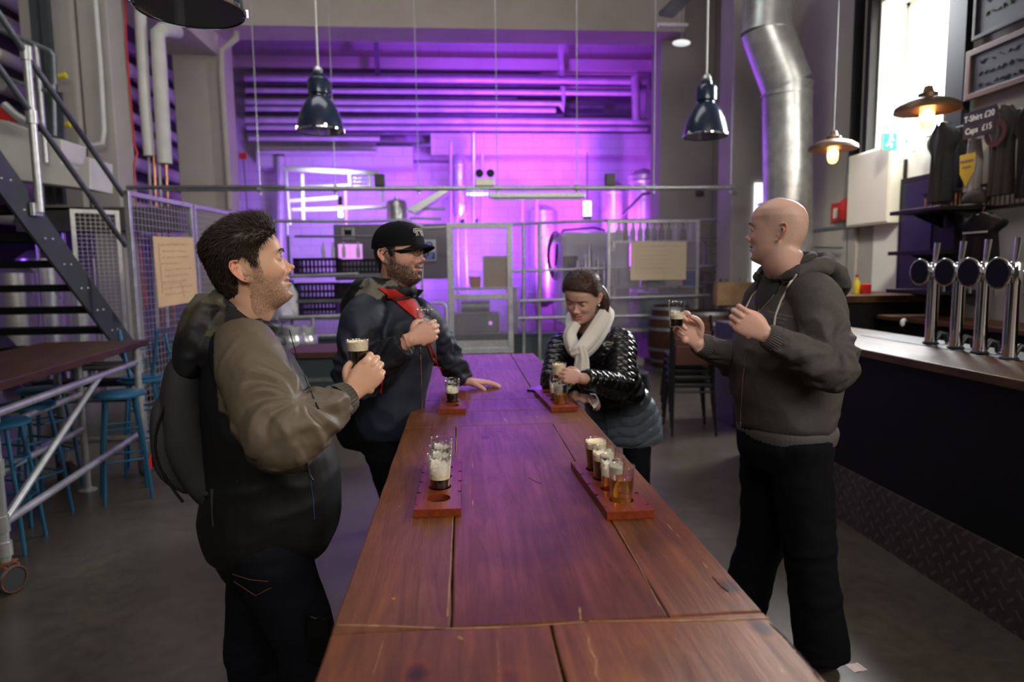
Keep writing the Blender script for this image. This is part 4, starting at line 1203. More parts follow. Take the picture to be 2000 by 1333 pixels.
def foam_mesh(h0, h1, seed, ragged=.15):
    """foam: a plug with an uneven, clinging upper edge"""
    n = 36; e = GT + .0002; mb = MB(); vs = []
    rows_ = 6
    for i in range(rows_ + 1):
        for j in range(n):
            a = 2 * PI * j / n
            top = h1 - (h1 - h0) * ragged * (1 + noise.noise(Vector((math.cos(a) * 2, math.sin(a) * 2, seed * 3.3))) * 1.6)
            z = h0 + (top - h0) * i / rows_
            r = gr(z) - e
            vs.append((r * math.cos(a), r * math.sin(a), z))
    fs = [(i * n + j, i * n + (j + 1) % n, (i + 1) * n + (j + 1) % n, (i + 1) * n + j) for i in range(rows_) for j in range(n)]
    b = len(vs)
    for k, (f, dz) in enumerate(((.85, -.0035), (.5, -.005))):
        for j in range(n):
            a = 2 * PI * j / n; x, y, z = vs[rows_ * n + j]
            vs.append((x * f, y * f, h0 + (h1 - h0) * .55 + dz * .2 + noise.noise(Vector((x * 150, y * 150, seed))) * .0015))
        o0 = rows_ * n if k == 0 else b; o1 = b + k * n
        if k == 1: o0 = b
        fs += [(o0 + j, o0 + (j + 1) % n, o1 + (j + 1) % n, o1 + j) for j in range(n)]
    c = len(vs); vs.append((0, 0, h0 + (h1 - h0) * .55)); fs += [(b + n + j, b + n + (j + 1) % n, c) for j in range(n)]
    c2 = len(vs); vs.append((0, 0, h0)); fs += [((j + 1) % n, j, c2) for j in range(n)]
    mb.add(vs, fs); return mb
def lace_mesh(z0, z1, seed, dens=26):
    """the film of foam left clinging to the inside of the glass"""
    mb = MB(); n = 40; zs = [z0 + (z1 - z0) * k / 5 for k in range(6)]
    mb.lathe([(gr(z) - GT - .0003, z) for z in zs], n=n, cap=False); return mb
def film_mat(name, z0, z1, dens):
    m = bpy.data.materials.new(name); m.use_nodes = True; nt = m.node_tree; n = nt.nodes; l = nt.links; b = n['Principled BSDF']
    b.inputs['Base Color'].default_value = (.93, .88, .78, 1); b.inputs['Roughness'].default_value = .8
    tr = n.new('ShaderNodeBsdfTransparent'); mx = n.new('ShaderNodeMixShader'); tc = n.new('ShaderNodeTexCoord'); nz = n.new('ShaderNodeTexNoise')
    nz.inputs['Scale'].default_value = 70; nz.inputs['Detail'].default_value = 5; l.new(tc.outputs['Object'], nz.inputs['Vector'])
    sp = n.new('ShaderNodeSeparateXYZ'); l.new(tc.outputs['Object'], sp.inputs[0])
    mr = n.new('ShaderNodeMapRange'); mr.inputs['From Min'].default_value = z0; mr.inputs['From Max'].default_value = z1; mr.inputs['To Min'].default_value = .30 + dens * .004; mr.inputs['To Max'].default_value = -.22 + dens * .003
    l.new(sp.outputs['Z'], mr.inputs['Value']); ad = n.new('ShaderNodeMath'); ad.operation = 'ADD'; l.new(mr.outputs['Result'], ad.inputs[0]); l.new(nz.outputs['Fac'], ad.inputs[1])
    r = n.new('ShaderNodeMapRange'); r.inputs['From Min'].default_value = .52; r.inputs['From Max'].default_value = .72; r.inputs['To Max'].default_value = .85; l.new(ad.outputs[0], r.inputs['Value'])
    l.new(r.outputs['Result'], mx.inputs[0]); l.new(tr.outputs[0], mx.inputs[1]); l.new(b.outputs[0], mx.inputs[2]); l.new(mx.outputs[0], n['Material Output'].inputs['Surface']); return m
def beer_glass(label, loc, kind, level=.5, foam=.12, lace=(0, 0), seed=1, rot=None, group='tasting glasses', ragged=.15):
    t = thing('tasting_glass', label, 'glass', loc, 0, group)
    if rot is not None: t.rotation_euler = rot
    glass_mesh().build('glass_wall', M['clear_glass'], t, smooth=60)
    h1 = .008 + (GH - .008) * level
    if level > .02: beer_mesh(.0075, h1).build('beer', M[kind], t, smooth=50)
    if foam > 0: foam_mesh(h1 + .0001, h1 + GH * foam, seed, ragged).build('foam', M['foam'], t, smooth=50)
    if lace[1] > 0:
        l = lace_mesh(h1 + GH * foam * .8, lace[0] * GH, seed, lace[1]).build('foam_lacing', film_mat('foam_film', h1 + GH * foam * .8, lace[0] * GH, lace[1]), t, smooth=60)
    mk = MB()
    for k in range(3): mk.box((0, 0, 0), (.0002, .004, .0008), M=Matrix.Rotation(seed * 1.3 + .12, 4, 'Z') @ Matrix.Translation((gr(.07) + .0002, 0, .066 + k * .002)))
    mk.build('fill_mark', M['white'], t)
    return t
def paddle(label, c, rz, L=.40, W=.108, T=.018, pitch=.083, off=.0):
    t = thing('tasting_paddle', label, 'tray', (c[0], c[1], TZ + .001), rz, 'tasting paddles on the table')
    mb = MB(); hr = .0285; hx = W / 2; nseg = 32
    ys = [(-1.5 + i) * pitch + off for i in range(4)]
    cell = pitch / 2
    # every hole sits in its own square cell; strips close the ends
    def ring_cell(cy):
        b = []; 
        for zz in (0.0, T):
            for rr in (0, 1):
                for j in range(nseg):
                    a = 2 * PI * j / nseg
                    if rr == 0: x, y = hr * math.cos(a), hr * math.sin(a)
                    else:
                        cx_, sy_ = math.cos(a), math.sin(a); k = min(hx / max(abs(cx_), 1e-6), cell / max(abs(sy_), 1e-6)); x, y = cx_ * k, sy_ * k
                    b.append((x, cy + y, zz))
        fs = []
        for j in range(nseg):
            j2 = (j + 1) % nseg
            fs.append((j2, j, nseg + j, nseg + j2)); o = 2 * nseg
            fs.append((o + j, o + j2, o + nseg + j2, o + nseg + j))
            fs.append((j, j2, o + j2, o + j))
        mb.add(b, fs)
    for cy in ys: ring_cell(cy)
    y0, y1 = -L / 2, ys[0] - cell; y2, y3 = ys[-1] + cell, L / 2
    for (a, b_) in ((y0, y1), (y2, y3)): mb.box2((-hx, a, 0), (hx, b_, T))
    # side walls of the cells
    mb.box2((-hx, ys[0] - cell, 0), (-hx + .0005, ys[-1] + cell, T)); mb.box2((hx - .0005, ys[0] - cell, 0), (hx, ys[-1] + cell, T))
    # the shallow solid bottom board
    o = mb.build('board', M['paddle'], t)
    MB().box2((-hx + .006, y0 + .006, -.0002), (hx - .006, y3 - .006, .003)).build('base_veneer', M['dark_wood'], t)
    return t, ys
def on_paddle(P, ys, i, c, rz):
    p = Matrix.Translation((c[0], c[1], 0)) @ Matrix.Rotation(rz, 4, 'Z') @ Vector((0, ys[i], 0))
    return (p.x, p.y, TZ + .0045)
# near left paddle
def paddle_at(px, py, rz, label):
    """the paddle whose front edge middle is seen at px,py"""
    f = atZ(px, py, TZ + .018); L = .40
    c = f + Vector((-math.sin(rz), math.cos(rz), 0)) * (L / 2)
    P, ys = paddle(label, c, rz); return c, rz, ys
c, rz, ys = paddle_at(854, 996, R(-.5), 'red-brown tasting paddle near left with an empty front hole')
g = lambda i: on_paddle(None, ys, i, c, rz)
beer_glass('stout with tall clinging foam, front glass on the near left paddle', g(1), 'stout', .33, .16, (.95, 46), 3)
beer_glass('nearly drained foam-streaked glass, middle one on the near left paddle', g(2), 'stout', .3, .2, (.9, 40), 4)
beer_glass('foam-streaked glass at the back of the near left paddle', g(3), 'stout', .3, .18, (.9, 34), 5)
c, rz, ys = paddle_at(1232, 1000, R(2.2), 'red-brown tasting paddle near right holding four glasses')
g = lambda i: on_paddle(None, ys, i, c, rz)
beer_glass('glass of clear golden ale at the front of the near right paddle', g(0), 'lager', .66, .0, (.0, 0), 6)
beer_glass('glass of amber beer with white lacing, second on the near right paddle', g(1), 'amber', .45, .02, (.9, 60), 7)
beer_glass('creamy-topped stout, third from the front on the near right paddle', g(2), 'stout', .62, .14, (.95, 18), 8)
beer_glass('full creamy-topped stout at the back of the near right paddle', g(3), 'stout', .72, .2, (.98, 10), 9)
c, rz, ys = paddle_at(883, 800, R(0), 'tasting paddle at the far left by the capped man, front hole empty')
g = lambda i: on_paddle(None, ys, i, c, rz)
beer_glass('half-empty stout, front glass on the far left paddle', g(1), 'stout', .48, .04, (.95, 20), 10)
beer_glass('foam-filled glass right behind on the far left paddle', g(2), 'stout', .35, .22, (.9, 40), 11)
c, rz, ys = paddle_at(1103, 796, R(3.5), "tasting paddle in front of the woman at the far right")
g = lambda i: on_paddle(None, ys, i, c, rz)
beer_glass('half glass of golden ale at the front of the woman\'s paddle', g(0), 'lager', .5, .0, (0, 0), 12)
beer_glass('amber beer with lacing, second on the woman\'s paddle', g(1), 'amber', .4, .05, (.95, 44), 13)
# phone on the table
p = atZ(1052, 761, TZ)
t = thing('smartphone', 'dark smartphone lying on the table by the woman', 'phone', (p.x, p.y, TZ + .0005), R(-28))
MB().box((0, 0, .004), (.066, .135, .008)).build('phone_body', M['black'], t, bevel=.003)
MB().box((0, 0, .0083), (.06, .125, .0006)).build('screen', mat('phone_screen', (.03, .03, .035), .05), t)
# paper scrap on the floor
p = atZ(1672, 1305, 0)
t = thing('paper_slip', 'small white paper slip on the floor near the bar', 'paper', (p.x, p.y, .001), R(12))
pb = MB(); n = 6
vs = [((i / n - .5) * .06, (j - .5) * .05, .0015 * math.sin(i)) for i in range(n + 1) for j in (0, 1)]
pb.add(vs + [(a, b, c_ + .0004) for a, b, c_ in vs], [(2 * i, 2 * i + 2, 2 * i + 3, 2 * i + 1) for i in range(n)] + [(14 + 2 * i, 14 + 2 * i + 1, 14 + 2 * i + 3, 14 + 2 * i + 2) for i in range(n)] + [(0, 14, 16, 2)])
pb.build('paper', mat('pink_white_paper', (.8, .66, .62), .8), t)

# ------------------------------------------------------------------ bar
BX = 2.27; BZ = 1.07; BY1 = 5.2
t = thing('bar_counter', 'long black-fronted bar with a dark wooden top on the right', 'bar', (BX, 2, 0))
L_ = lambda x, y, z: (x - BX, y - 2, z)
MB().box2(L_(BX + .02, -2.5, .02), L_(BX + .08, BY1, 1.02)).build('front_panel', mat('bar_front_black', (.0045, .0045, .005), .5, spec=.25, bump=(8, .05)), t)
MB().box2(L_(BX + .08, -2.5, 0), L_(BX + .75, BY1, 1.0)).build('carcass', M['black'], t)
def tread_plate():
    m = steel_mat('tread_plate', (.11, .095, .085), .45, .2, 20, .75); g = NT(m)
    v = g.mapping((1, 1, 1)); sp = g.node('ShaderNodeSeparateXYZ'); g.l.new(v, sp.inputs[0])
    # raised lozenges in alternating directions
    def loz(ox, oz, s1):
        y = g.math('ADD', sp.outputs['Y'], ox); z = g.math('ADD', sp.outputs['Z'], oz)
        P_ = .09
        fy = g.math('SUBTRACT', g.math('FRACT', g.math('DIVIDE', y, P_)), .5); fz = g.math('SUBTRACT', g.math('FRACT', g.math('DIVIDE', z, P_)), .5)
        a = g.math('ABSOLUTE', g.math('ADD', fy, g.math('MULTIPLY', fz, s1))); b = g.math('ABSOLUTE', g.math('SUBTRACT', fy, g.math('MULTIPLY', fz, s1)))
        return g.math('MULTIPLY', g.math('LESS_THAN', a, .11), g.math('LESS_THAN', b, .36)), 
    h = g.math('MAXIMUM', loz(0, 0, 1)[0], loz(.045, .045, -1)[0])
    g.bump(h, .9, .004)
    old = g.b.inputs['Base Color'].links[0].from_socket
    g.l.new(g.mix(h, old, (.2, .165, .145)), g.b.inputs['Base Color'])
    return m
MB().box2(L_(BX + .005, -2.5, .0), L_(BX + .02, BY1, .33)).build('kick_plate', tread_plate(), t)
MB().box2(L_(BX - .015, -2.5, 1.025), L_(BX + .42, BY1 + .02, BZ)).build('counter_top', M['bartop'], t, bevel=.006)
MB().box2(L_(BX + .425, -2.5, 1.02), L_(BX + .8, BY1 + .02, BZ - .012)).build('drip_side_top', M['bartop'], t, bevel=.004)
MB().box2(L_(BX + .46, 1.0, BZ - .011), L_(BX + .72, 4.35, BZ - .004)).build('drip_tray', mat('dark_drip_tray', (.05, .05, .055), .5, .5), t)
# taps
def tap_tower(label, px, py, hpx, hpy, first):
    p = atZ(px, py, BZ); q = atY(hpx, hpy, p.y)
    h = q.z - p.z
    t = thing('beer_tap', label, 'tap', (p.x, p.y, BZ + .0005), 0, 'chrome beer taps along the bar')
    MB().lathe([(.043, 0), (.043, .006), (.036, .012)], n=28).build('base_flange', M['black_metal'], t, smooth=40)
    MB().lathe([(.032, .012), (.032, h - .03), (.036, h - .02), (.036, h + .075), (.03, h + .085), (.001, h + .087)], n=28).build('column', M['chrome'], t, smooth=40)
    mb = MB(); mb.tube([(0, 0, h + .035), (-.1, -.02, h + .03)], [.02, .024], 18); mb.sphere((-.055, -.012, h + .033), .034, 18, 12); mb.sphere((.055, 0, h + .033), .026, 14, 10)
    mb.build('tap_arm', M['chrome'], t, smooth=60)
    ln = MB(); Mx = Matrix.Translation((-.105, -.025, h + .03)) @ Matrix.Rotation(R(-118), 4, 'Z') @ Matrix.Rotation(R(90), 4, 'X')
    ln.lathe([(.001, -.005), (.066, -.005), (.07, 0), (.07, .008), (.064, .012)], n=36, M=Matrix.Translation((-.105, -.025, h + .03)) @ Matrix.Rotation(R(-62), 4, 'Z') @ Matrix.Rotation(R(90), 4, 'X') @ Matrix.Diagonal((.82, 1.12, 1, 1)))
    ln.build('badge_rim', M['chrome'], t, smooth=40)
    MB().lathe([(.001, .0125), (.06, .0125), (.06, .014), (.001, .0142)], n=36, M=Matrix.Translation((-.105, -.025, h + .03)) @ Matrix.Rotation(R(-62), 4, 'Z') @ Matrix.Rotation(R(90), 4, 'X') @ Matrix.Diagonal((.82, 1.12, 1, 1))).build('badge_face', mat('badge_dark', (.006, .004, .015), .35), t, smooth=40)
    MB().tube([(0, 0, h + .085), (.004, 0, h + .11), (.012, 0, h + .2)], [.011, .013, .017], 14).build('tap_handle', M['chrome'], t, smooth=60)
    MB().tube([(.05, 0, h + .02), (.06, 0, h - .03), (.066, 0, h - .09)], [.012, .009, .008], 10).build('spout', M['chrome'], t, smooth=60)
    MB().tube([(.045, .03, .0), (.085, .03, .06), (.12, .03, .05), (.13, .03, 0)], .014, 10).build('hose_cover', M['black_metal'], t, smooth=60)
    return t
for k, (lab, px, py, hx, hy) in enumerate([('chrome beer tap with a dark round badge, farthest down the bar', 1817, 671, 1836, 541),
        ('chrome beer tap with dark badge, second from the far end of the bar', 1866, 680, 1890, 542),
        ('chrome beer tap with dark badge, third from the far end of the bar', 1913, 690, 1942, 543),
        ('chrome beer tap with dark badge, fourth from the far end, nearest in view', 1970, 702, 2004, 545)]):
    tap_tower(lab, px, py, hx, hy, k == 0)
# small pump clip on the bar end
p = atZ(1757, 642, BZ - .012)
t = thing('cloth', 'small white and blue crumpled cloth on the far end of the bar', 'cloth', (p.x + .02, p.y, BZ + .001))
cl = MB(); cl.sphere((0, 0, .03), .022, 12, 8, sc=(.8, .7, 1.3)); cl.sphere((.012, 0, .05), .013, 10, 8); cl.build('cloth_body', M['white'], t, smooth=60)
MB().sphere((.025, -.005, .045), .012, 10, 8, sc=(.7, .6, 1.2)).build('blue_corner', M['blue_plastic'], t, smooth=60)

# back counter and things behind the bar
t = thing('back_counter', 'dark back counter with a worn wooden top behind the bar', 'counter', (0, 0, 0))
MB().box2((3.2, 6.22, 1.18), (4.59, 6.9, 1.25)).build('counter_top', M['bartop'], t, bevel=.005)
MB().box2((3.25, 6.27, 0), (4.59, 6.88, 1.18)).build('cabinet', M['black'], t)
MB().box2((4.05, -1, 1.02), (4.58, 6.2, 1.06)).build('side_top', M['bartop'], t, bevel=.005)
MB().box2((4.1, -1, 0), (4.58, 6.2, 1.02)).build('side_cabinet', M['black'], t)
# electrical enclosure below the window
t = thing('enclosure', 'large cream metal enclosure on the wall below the window', 'cabinet', (0, 0, 0))
MB().box2((4.45, 6.70, 1.98), (4.595, 7.46, 2.78)).build('enclosure_body', M['cream'], t, bevel=.01)
MB().box2((4.442, 6.72, 2.0), (4.45, 7.44, 2.76)).build('door', M['cream'], t, bevel=.002)
MB().box2((4.57, 6.64, 2.42), (4.598, 6.67, 2.62)).build('handle', M['black'], t)
t = thing('side_door_panel', 'pale grey flush door in the wall behind the bald man', 'door', (0, 0, 0))
MB().box2((4.57, 7.45, 0), (4.598, 8.6, 1.98)).build('door_leaf', M['wall_grey'], t, bevel=.004)
MB().box2((4.56, 7.47, 1.98), (4.598, 8.7, 2.02)).build('lintel', M['galv_dark'], t)
MB().tube([(4.5, 7.6, 1.75), (4.5, 8.2, 1.78)], .012, 8).build('push_bar', M['galv_dark'], t)
# dark fridge with door frame
t = thing('dark_door', 'tall dark green-black glazed door panel right of the cream enclosure', 'door', (0, 0, 0))
MB().box2((4.54, 6.10, 1.26), (4.598, 6.66, 2.42)).build('door_frame', M['black'], t, bevel=.004)
MB().box2((4.53, 6.16, 1.30), (4.54, 6.60, 2.36)).build('door_glass', mat('dark_glass_green', (.006, .014, .012), .3), t)
# white curtain-lit wall strip
# fire bell and sign
p = atX(1617 + 12, 415, 4.55)
t = thing('fire_sign', 'small red and white fire sign beside the red bell', 'sign', (4.575, p.y, p.z))
MB().box((0, 0, 0), (.01, .2, .22)).build('sign_plate', M['red'], t); MB().box((-.008, 0, -.01), (.004, .09, .12)).build('sign_symbol', M['white'], t)
p = atX(1645, 410, 4.5)
t = thing('fire_bell', 'round red fire bell on the grey wall behind the bald man', 'bell', (4.58, p.y, p.z))
MB().lathe([(.14, 0), (.14, .03), (.12, .07), (.05, .09), (.001, .092)], n=28, M=Matrix.Rotation(R(-90), 4, 'Y')).build('bell_dome', M['red'], t, smooth=40)
MB().tube([(0, -.0, -.12), (0, -.02, -.6), (0, 0, -1.1)], .015, 6).build('conduit', M['galv_dark'], t)
for z_, lb, cc in ((1.24, 'red', 'red'), ):
    p = atY(1688, 572, 6.6)
    t = thing('red_box', 'small red box standing on the back counter behind the bald man', 'box', (p.x, p.y, 1.251))
    MB().box((0, 0, .05), (.08, .12, .1)).build('box_body', M['red'], t, bevel=.006)
t = thing('spray_bottle', 'small yellow and red bottle on the back counter', 'bottle', (atY(1673, 560, 6.62).x, 6.62, 1.251))
MB().lathe([(.03, 0), (.03, .12), (.012, .15), (.012, .17)], n=16).build('bottle_body', M['yellow'], t, smooth=40)
MB().lathe([(.015, .17), (.015, .2)], n=12).build('cap', M['red'], t)
# exit sign under the window
p = atX(1762, 275, 4.5)
t = thing('exit_sign', 'green and white lit running-man exit sign below the window', 'sign', (4.42, 6.55, atY(1762, 277, 6.55).z))
MB().box((0, 0, 0), (.36, .03, .18)).build('sign_case', M['white'], t, bevel=.004)
ga = mat('exit_green', (.02, .45, .25), .4, emis=(.05, .8, .45), est=1.2); wa = mat('exit_white', (.9, .95, .9), .4, emis=(.9, 1, .95), est=3)
MB().box((-.1, -.018, 0), (.14, .006, .16)).build('green_face', ga, t); MB().box((.08, -.018, 0), (.18, .006, .16)).build('arrow_face', wa, t)
fg = MB(); fg.sphere((-.095, -.023, .05), .014, 8, 6); fg.tube([(-.1, -.023, .035), (-.11, -.023, -.01), (-.08, -.023, -.03), (-.09, -.023, -.06)], .008, 6); fg.tube([(-.11, -.023, -.01), (-.14, -.023, -.045)], .008, 6); fg.tube([(-.1, -.023, .03), (-.065, -.023, .01)], .006, 6)
fg.build('running_figure', wa, t)
ar = MB(); ar.tube([(.05, -.023, 0), (.13, -.023, 0)], .008, 6); ar.prism([(.045, -.02, 0), (.08, -.02, .035), (.08, -.02, -.035)], (0, 0, 0), (0, -.006, 0)); ar.build('arrow', ga, t)
MB().tube([(0, 0, .09), (0, 0, 1.2)], .006, 6).build('hanger', M['galv_dark'], t)

# shelves of the back bar
for k, (z, lab) in enumerate(((2.02, 'upper dark wall shelf behind the taps'), (1.65, 'middle dark wall shelf behind the taps'), (1.3, 'lowest dark shelf just above the back counter'))):
    t = thing('wall_shelf', lab, 'shelf', (4.3, 5.72, z))
    MB().box((-.02, 0, 0), (.5, .66, .035)).build('board', M['black'], t, bevel=.003)
    for y in (-.25, .25): MB().prism([(.2, y - .012, -.02), (-.1, y - .012, -.02), (.2, y - .012, -.14)], (0, 0, 0), (0, .024, 0)).build('bracket', M['black_metal'], t)
# ------------------------------------------------------------------ things hanging on the wall over the bar
FW = 4.52                                                  # their plane, just off the right wall
def text_mesh(name, s, size, M_, m, parent, ext=.002):
    cu = bpy.data.curves.new(name, 'FONT'); cu.body = s; cu.size = size; cu.extrude = ext; cu.align_x = 'CENTER'; cu.align_y = 'CENTER'
    tmp = bpy.data.objects.new('tmp', cu); COL.objects.link(tmp)
    dg = bpy.context.evaluated_depsgraph_get(); me = bpy.data.meshes.new_from_object(tmp.evaluated_get(dg))
    bpy.data.objects.remove(tmp); bpy.data.curves.remove(cu)
    me.materials.clear(); me.materials.append(m); me.name = name
    me.transform(M_)
    o = bpy.data.objects.new(name, me); COL.objects.link(o); o.parent = parent; return o
def wallM(loc): return Matrix.Translation(loc) @ Matrix.Rotation(R(-90), 4, 'Z') @ Matrix.Rotation(R(90), 4, 'X')
# chalkboards
def chalkboard(label, y0, y1, z0, z1, frame, fw=.05, rows_=0, head=None, seed=1, ink=None):
    t = thing('chalkboard', label, 'board', (FW, (y0 + y1) / 2, (z0 + z1) / 2), 0, None)
    w = y1 - y0; h = z1 - z0
    MB().box((0, 0, 0), (.02, w, h)).build('slate', M['board'], t)
    for s in (-1, 1):
        MB().box((-.005, 0, s * (h / 2 + fw / 2 - .002)), (.04, w + 2 * fw, fw)).build('frame_bar', frame, t, bevel=.004)
        MB().box((-.005, s * (w / 2 + fw / 2 - .002), 0), (.04, fw, h)).build('frame_bar', frame, t, bevel=.004)
    if head: text_mesh('chalk_lettering', head, .15, wallM((-.0115, w / 2 - .36, h / 2 - .14)), mat('dull_yellow_chalk', (.12, .11, .04), .9), t, .0005)
    rnd = random.Random(seed); mb = MB()
    for i in range(rows_):                                   # handwriting too blurred to read: rows of small strokes
        z = h / 2 - (.30 if head else .08) - i * .1; y = w / 2 - .1
        while y > -w / 2 + .15:
            d = rnd.uniform(.03, .09); mb.tube([(-.0125, y - q * d / 5, z + rnd.uniform(-.02, .02)) for q in range(6)], .003, 4); y -= d + .03
    mb.build('chalk_writing', ink or M['chalk'], t)['kind'] = 'stuff'
    return t
dimc = mat('dim_chalk', (.09, .09, .07), .9)
b1 = atX(1908, 72, FW); chalkboard('black chalkboard with a handwritten list at the top right corner', 4.4, b1.y, b1.z, b1.z + .75, M['black'], .03, 4, 'BREW', 1, dimc)
b2 = atX(1900, 110, FW); b3 = atX(1893, 186, FW); chalkboard('long dark board in a red-brown frame below the chalkboard', 4.4, b2.y, b3.z, b2.z, M['frame_brown'], .05, 3, None, 2, mat('faint_chalk', (.03, .03, .03), .9))
# price sign for the shirts
y = 5.62
t = thing('price_sign', "small black sign with white writing, T-Shirt £20 and Caps £15", 'sign', atX(1913, 240, FW - .24))
MB().box((0, 0, 0), (.012, .34, .22)).build('sign_board', M['board'], t)
text_mesh('sign_lettering', 'T-Shirt £20', .07, wallM((-.0075, 0, .05)), M['white'], t, .0005)
text_mesh('sign_lettering', 'Caps  £15', .07, wallM((-.0075, 0, -.05)), M['white'], t, .0005)
# hanging shirts
fab = {}
def fabric(name, col, rough=.9):
    if name not in fab: fab[name] = mat('fabric_' + name, col, rough, .0, .2, bump=(90, .15))
    return fab[name]
def shirt(label, px, py, w, h, col, sleeves=True, group='shirts hanging over the bar', x=FW - .1, printed=None, mname='cloth'):
    _p = atX(px, py, x); y, z = _p.y, _p.z
    """a shirt on a hanger: front and back shells that hang in soft folds"""
    t = thing('shirt', label, 'shirt', (x, y, z), 0, group)
    ny, nz = 28, 20; vs = []; fs = []
    def outline(v):                       # half width at height v (1 top .. 0 hem)
        if sleeves:
            return (.5 if v < .62 else .5 + (.28 * min(1, (v - .62) / .1)) if v < .8 else .78 - (v - .8) / .2 * .5)
        return .42 + .08 * (1 - v) if v < .7 else .42 - (v - .7) / .3 * .2
    for side in (-1, 1):
        for i in range(nz + 1):
            v = 1 - i / nz
            for j in range(ny + 1):
                u = j / ny * 2 - 1
                hw = outline(v) * w
                f = math.sin(u * 9 + v * 2 + y * 7) * .012 * (1.1 - v) + noise.noise(Vector((u * 2, v * 3, y * 5))) * .012
                zz = (v - 1) * h
                if not sleeves and v > .8: zz -= 0
                neck = .06 * max(0, 1 - (u / .28) ** 2) if v > .93 and side < 0 else 0
                vs.append((side * (.025 + .02 * (1 - u * u)) + f, u * hw, zz - neck - (u * u) * .02 * (v > .9)))
    st = (nz + 1) * (ny + 1)
    for s in range(2):
        for i in range(nz):
            for j in range(ny):
                a = s * st + i * (ny + 1) + j
                fs.append((a, a + 1, a + ny + 2, a + ny + 1))
    for i in range(nz):
        a = i * (ny + 1); fs.append((a, a + ny + 1, st + a + ny + 1, st + a)); a += ny; fs.append((a, a + ny + 1, st + a + ny + 1, st + a))
    MB().add(vs, fs).build('cloth', col, t, smooth=80)
    hb = MB(); hb.tube([(0, 0, .07), (.015, 0, .05), (0, 0, .02), (0, 0, -.005)], .003, 6); hb.tube([(0, -w * .3, -.03), (0, 0, .0), (0, w * .3, -.03)], .006, 6)
    hb.build('hanger', M['frame_brown'], t)
    if printed: printed(t, w, h)
    return t
blackf = fabric('black', (.008, .008, .009)); greyf = fabric('grey', (.035, .032, .032)); paleg = fabric('pale_grey', (.22, .19, .2)); 
shirt('black shirt hanging left of the price sign', 1843, 238, .24, .72, blackf)
def stripe(t, w, h): MB().box((-.06, 0, -.16), (.003, .26, .012)).build('chest_stripe', M['chalk'], t)
def yprint(t, w, h):
    s = MB(); s.prism([(-.062, -.09, -.14), (-.062, .09, -.14), (-.062, .08, -.3), (-.062, .0, -.42), (-.062, -.08, -.3)], (0, 0, 0), (.003, 0, 0)); s.build('yellow_print', mat('yellow_print', (.42, .27, .02), .8), t)
    s = MB(); s.box((-.065, 0, -.2), (.003, .15, .02)); s.box((-.065, 0, -.25), (.003, .1, .012)); s.build('print_bar', M['ink'], t)
shirt('pale grey tank top with a yellow shield print', 1905, 268, .15, .46, paleg, False, printed=yprint)
def cprint(t, w, h):
    s = MB(); s.lathe([(.07, 0), (.11, 0), (.11, .003), (.07, .003)], n=32, M=Matrix.Translation((-.07, 0, -.22)) @ Matrix.Rotation(R(-90), 4, 'Y'), cap=False); s.build('round_print', mat('dark_red_print', (.1, .02, .025), .8), t)
    MB().lathe([(.001, 0), (.06, 0), (.06, .003), (.001, .003)], n=28, M=Matrix.Translation((-.07, 0, -.22)) @ Matrix.Rotation(R(-90), 4, 'Y') @ Matrix.Diagonal((1.2, .6, 1, 1)), cap=False).build('oval_print', mat('dull_print', (.07, .05, .055), .8), t)
shirt('dark grey shirt with a round dark red print', 1963, 205, .22, .72, greyf, printed=cprint)
shirt('black shirt with a white collar stripe, hanging low behind the taps', 1920, 415, .3, .42, blackf, x=FW - .3, printed=stripe)
shirt('dark shirt at the right edge of the picture', 2025, 190, .24, .75, fabric('dark', (.012, .012, .013)))
# hanging rail with rusty uprights
rp_ = atX(1900, 411, FW - .05)
t = thing('shirt_rail', 'dark rail with a row of rusty bars below the shirts', 'rail', (FW - .05, rp_.y - .12, rp_.z))
MB().box((0, 0, 0), (.05, 1.5, .03)).build('lower_rail', M['black'], t); MB().box((0, 0, .2), (.05, 1.5, .02)).build('upper_rail', M['black'], t)
for i in range(30): MB().tube([(-.0, -.72 + i * .05, .01), (-.0, -.72 + i * .05, .19)], .006, 6).build('bar', M['rust'], t)
MB().tube([(0, -.75, .75), (0, .75, .75)], .01, 8).build('hanging_pole', M['black'], t)
# bunched dark cap / cloth in the middle
t = thing('folded_cap', 'crumpled dark cap on the rail below the tank top', 'cap', atX(1905, 395, FW - .12))
MB().sphere((0, 0, .03), .11, 18, 12, sc=(.7, 1.2, .75)).build('crown', greyf, t, smooth=60); MB().sphere((-.07, 0, -.03), .09, 16, 8, sc=(.9, 1, .15)).build('peak', greyf, t, smooth=60)

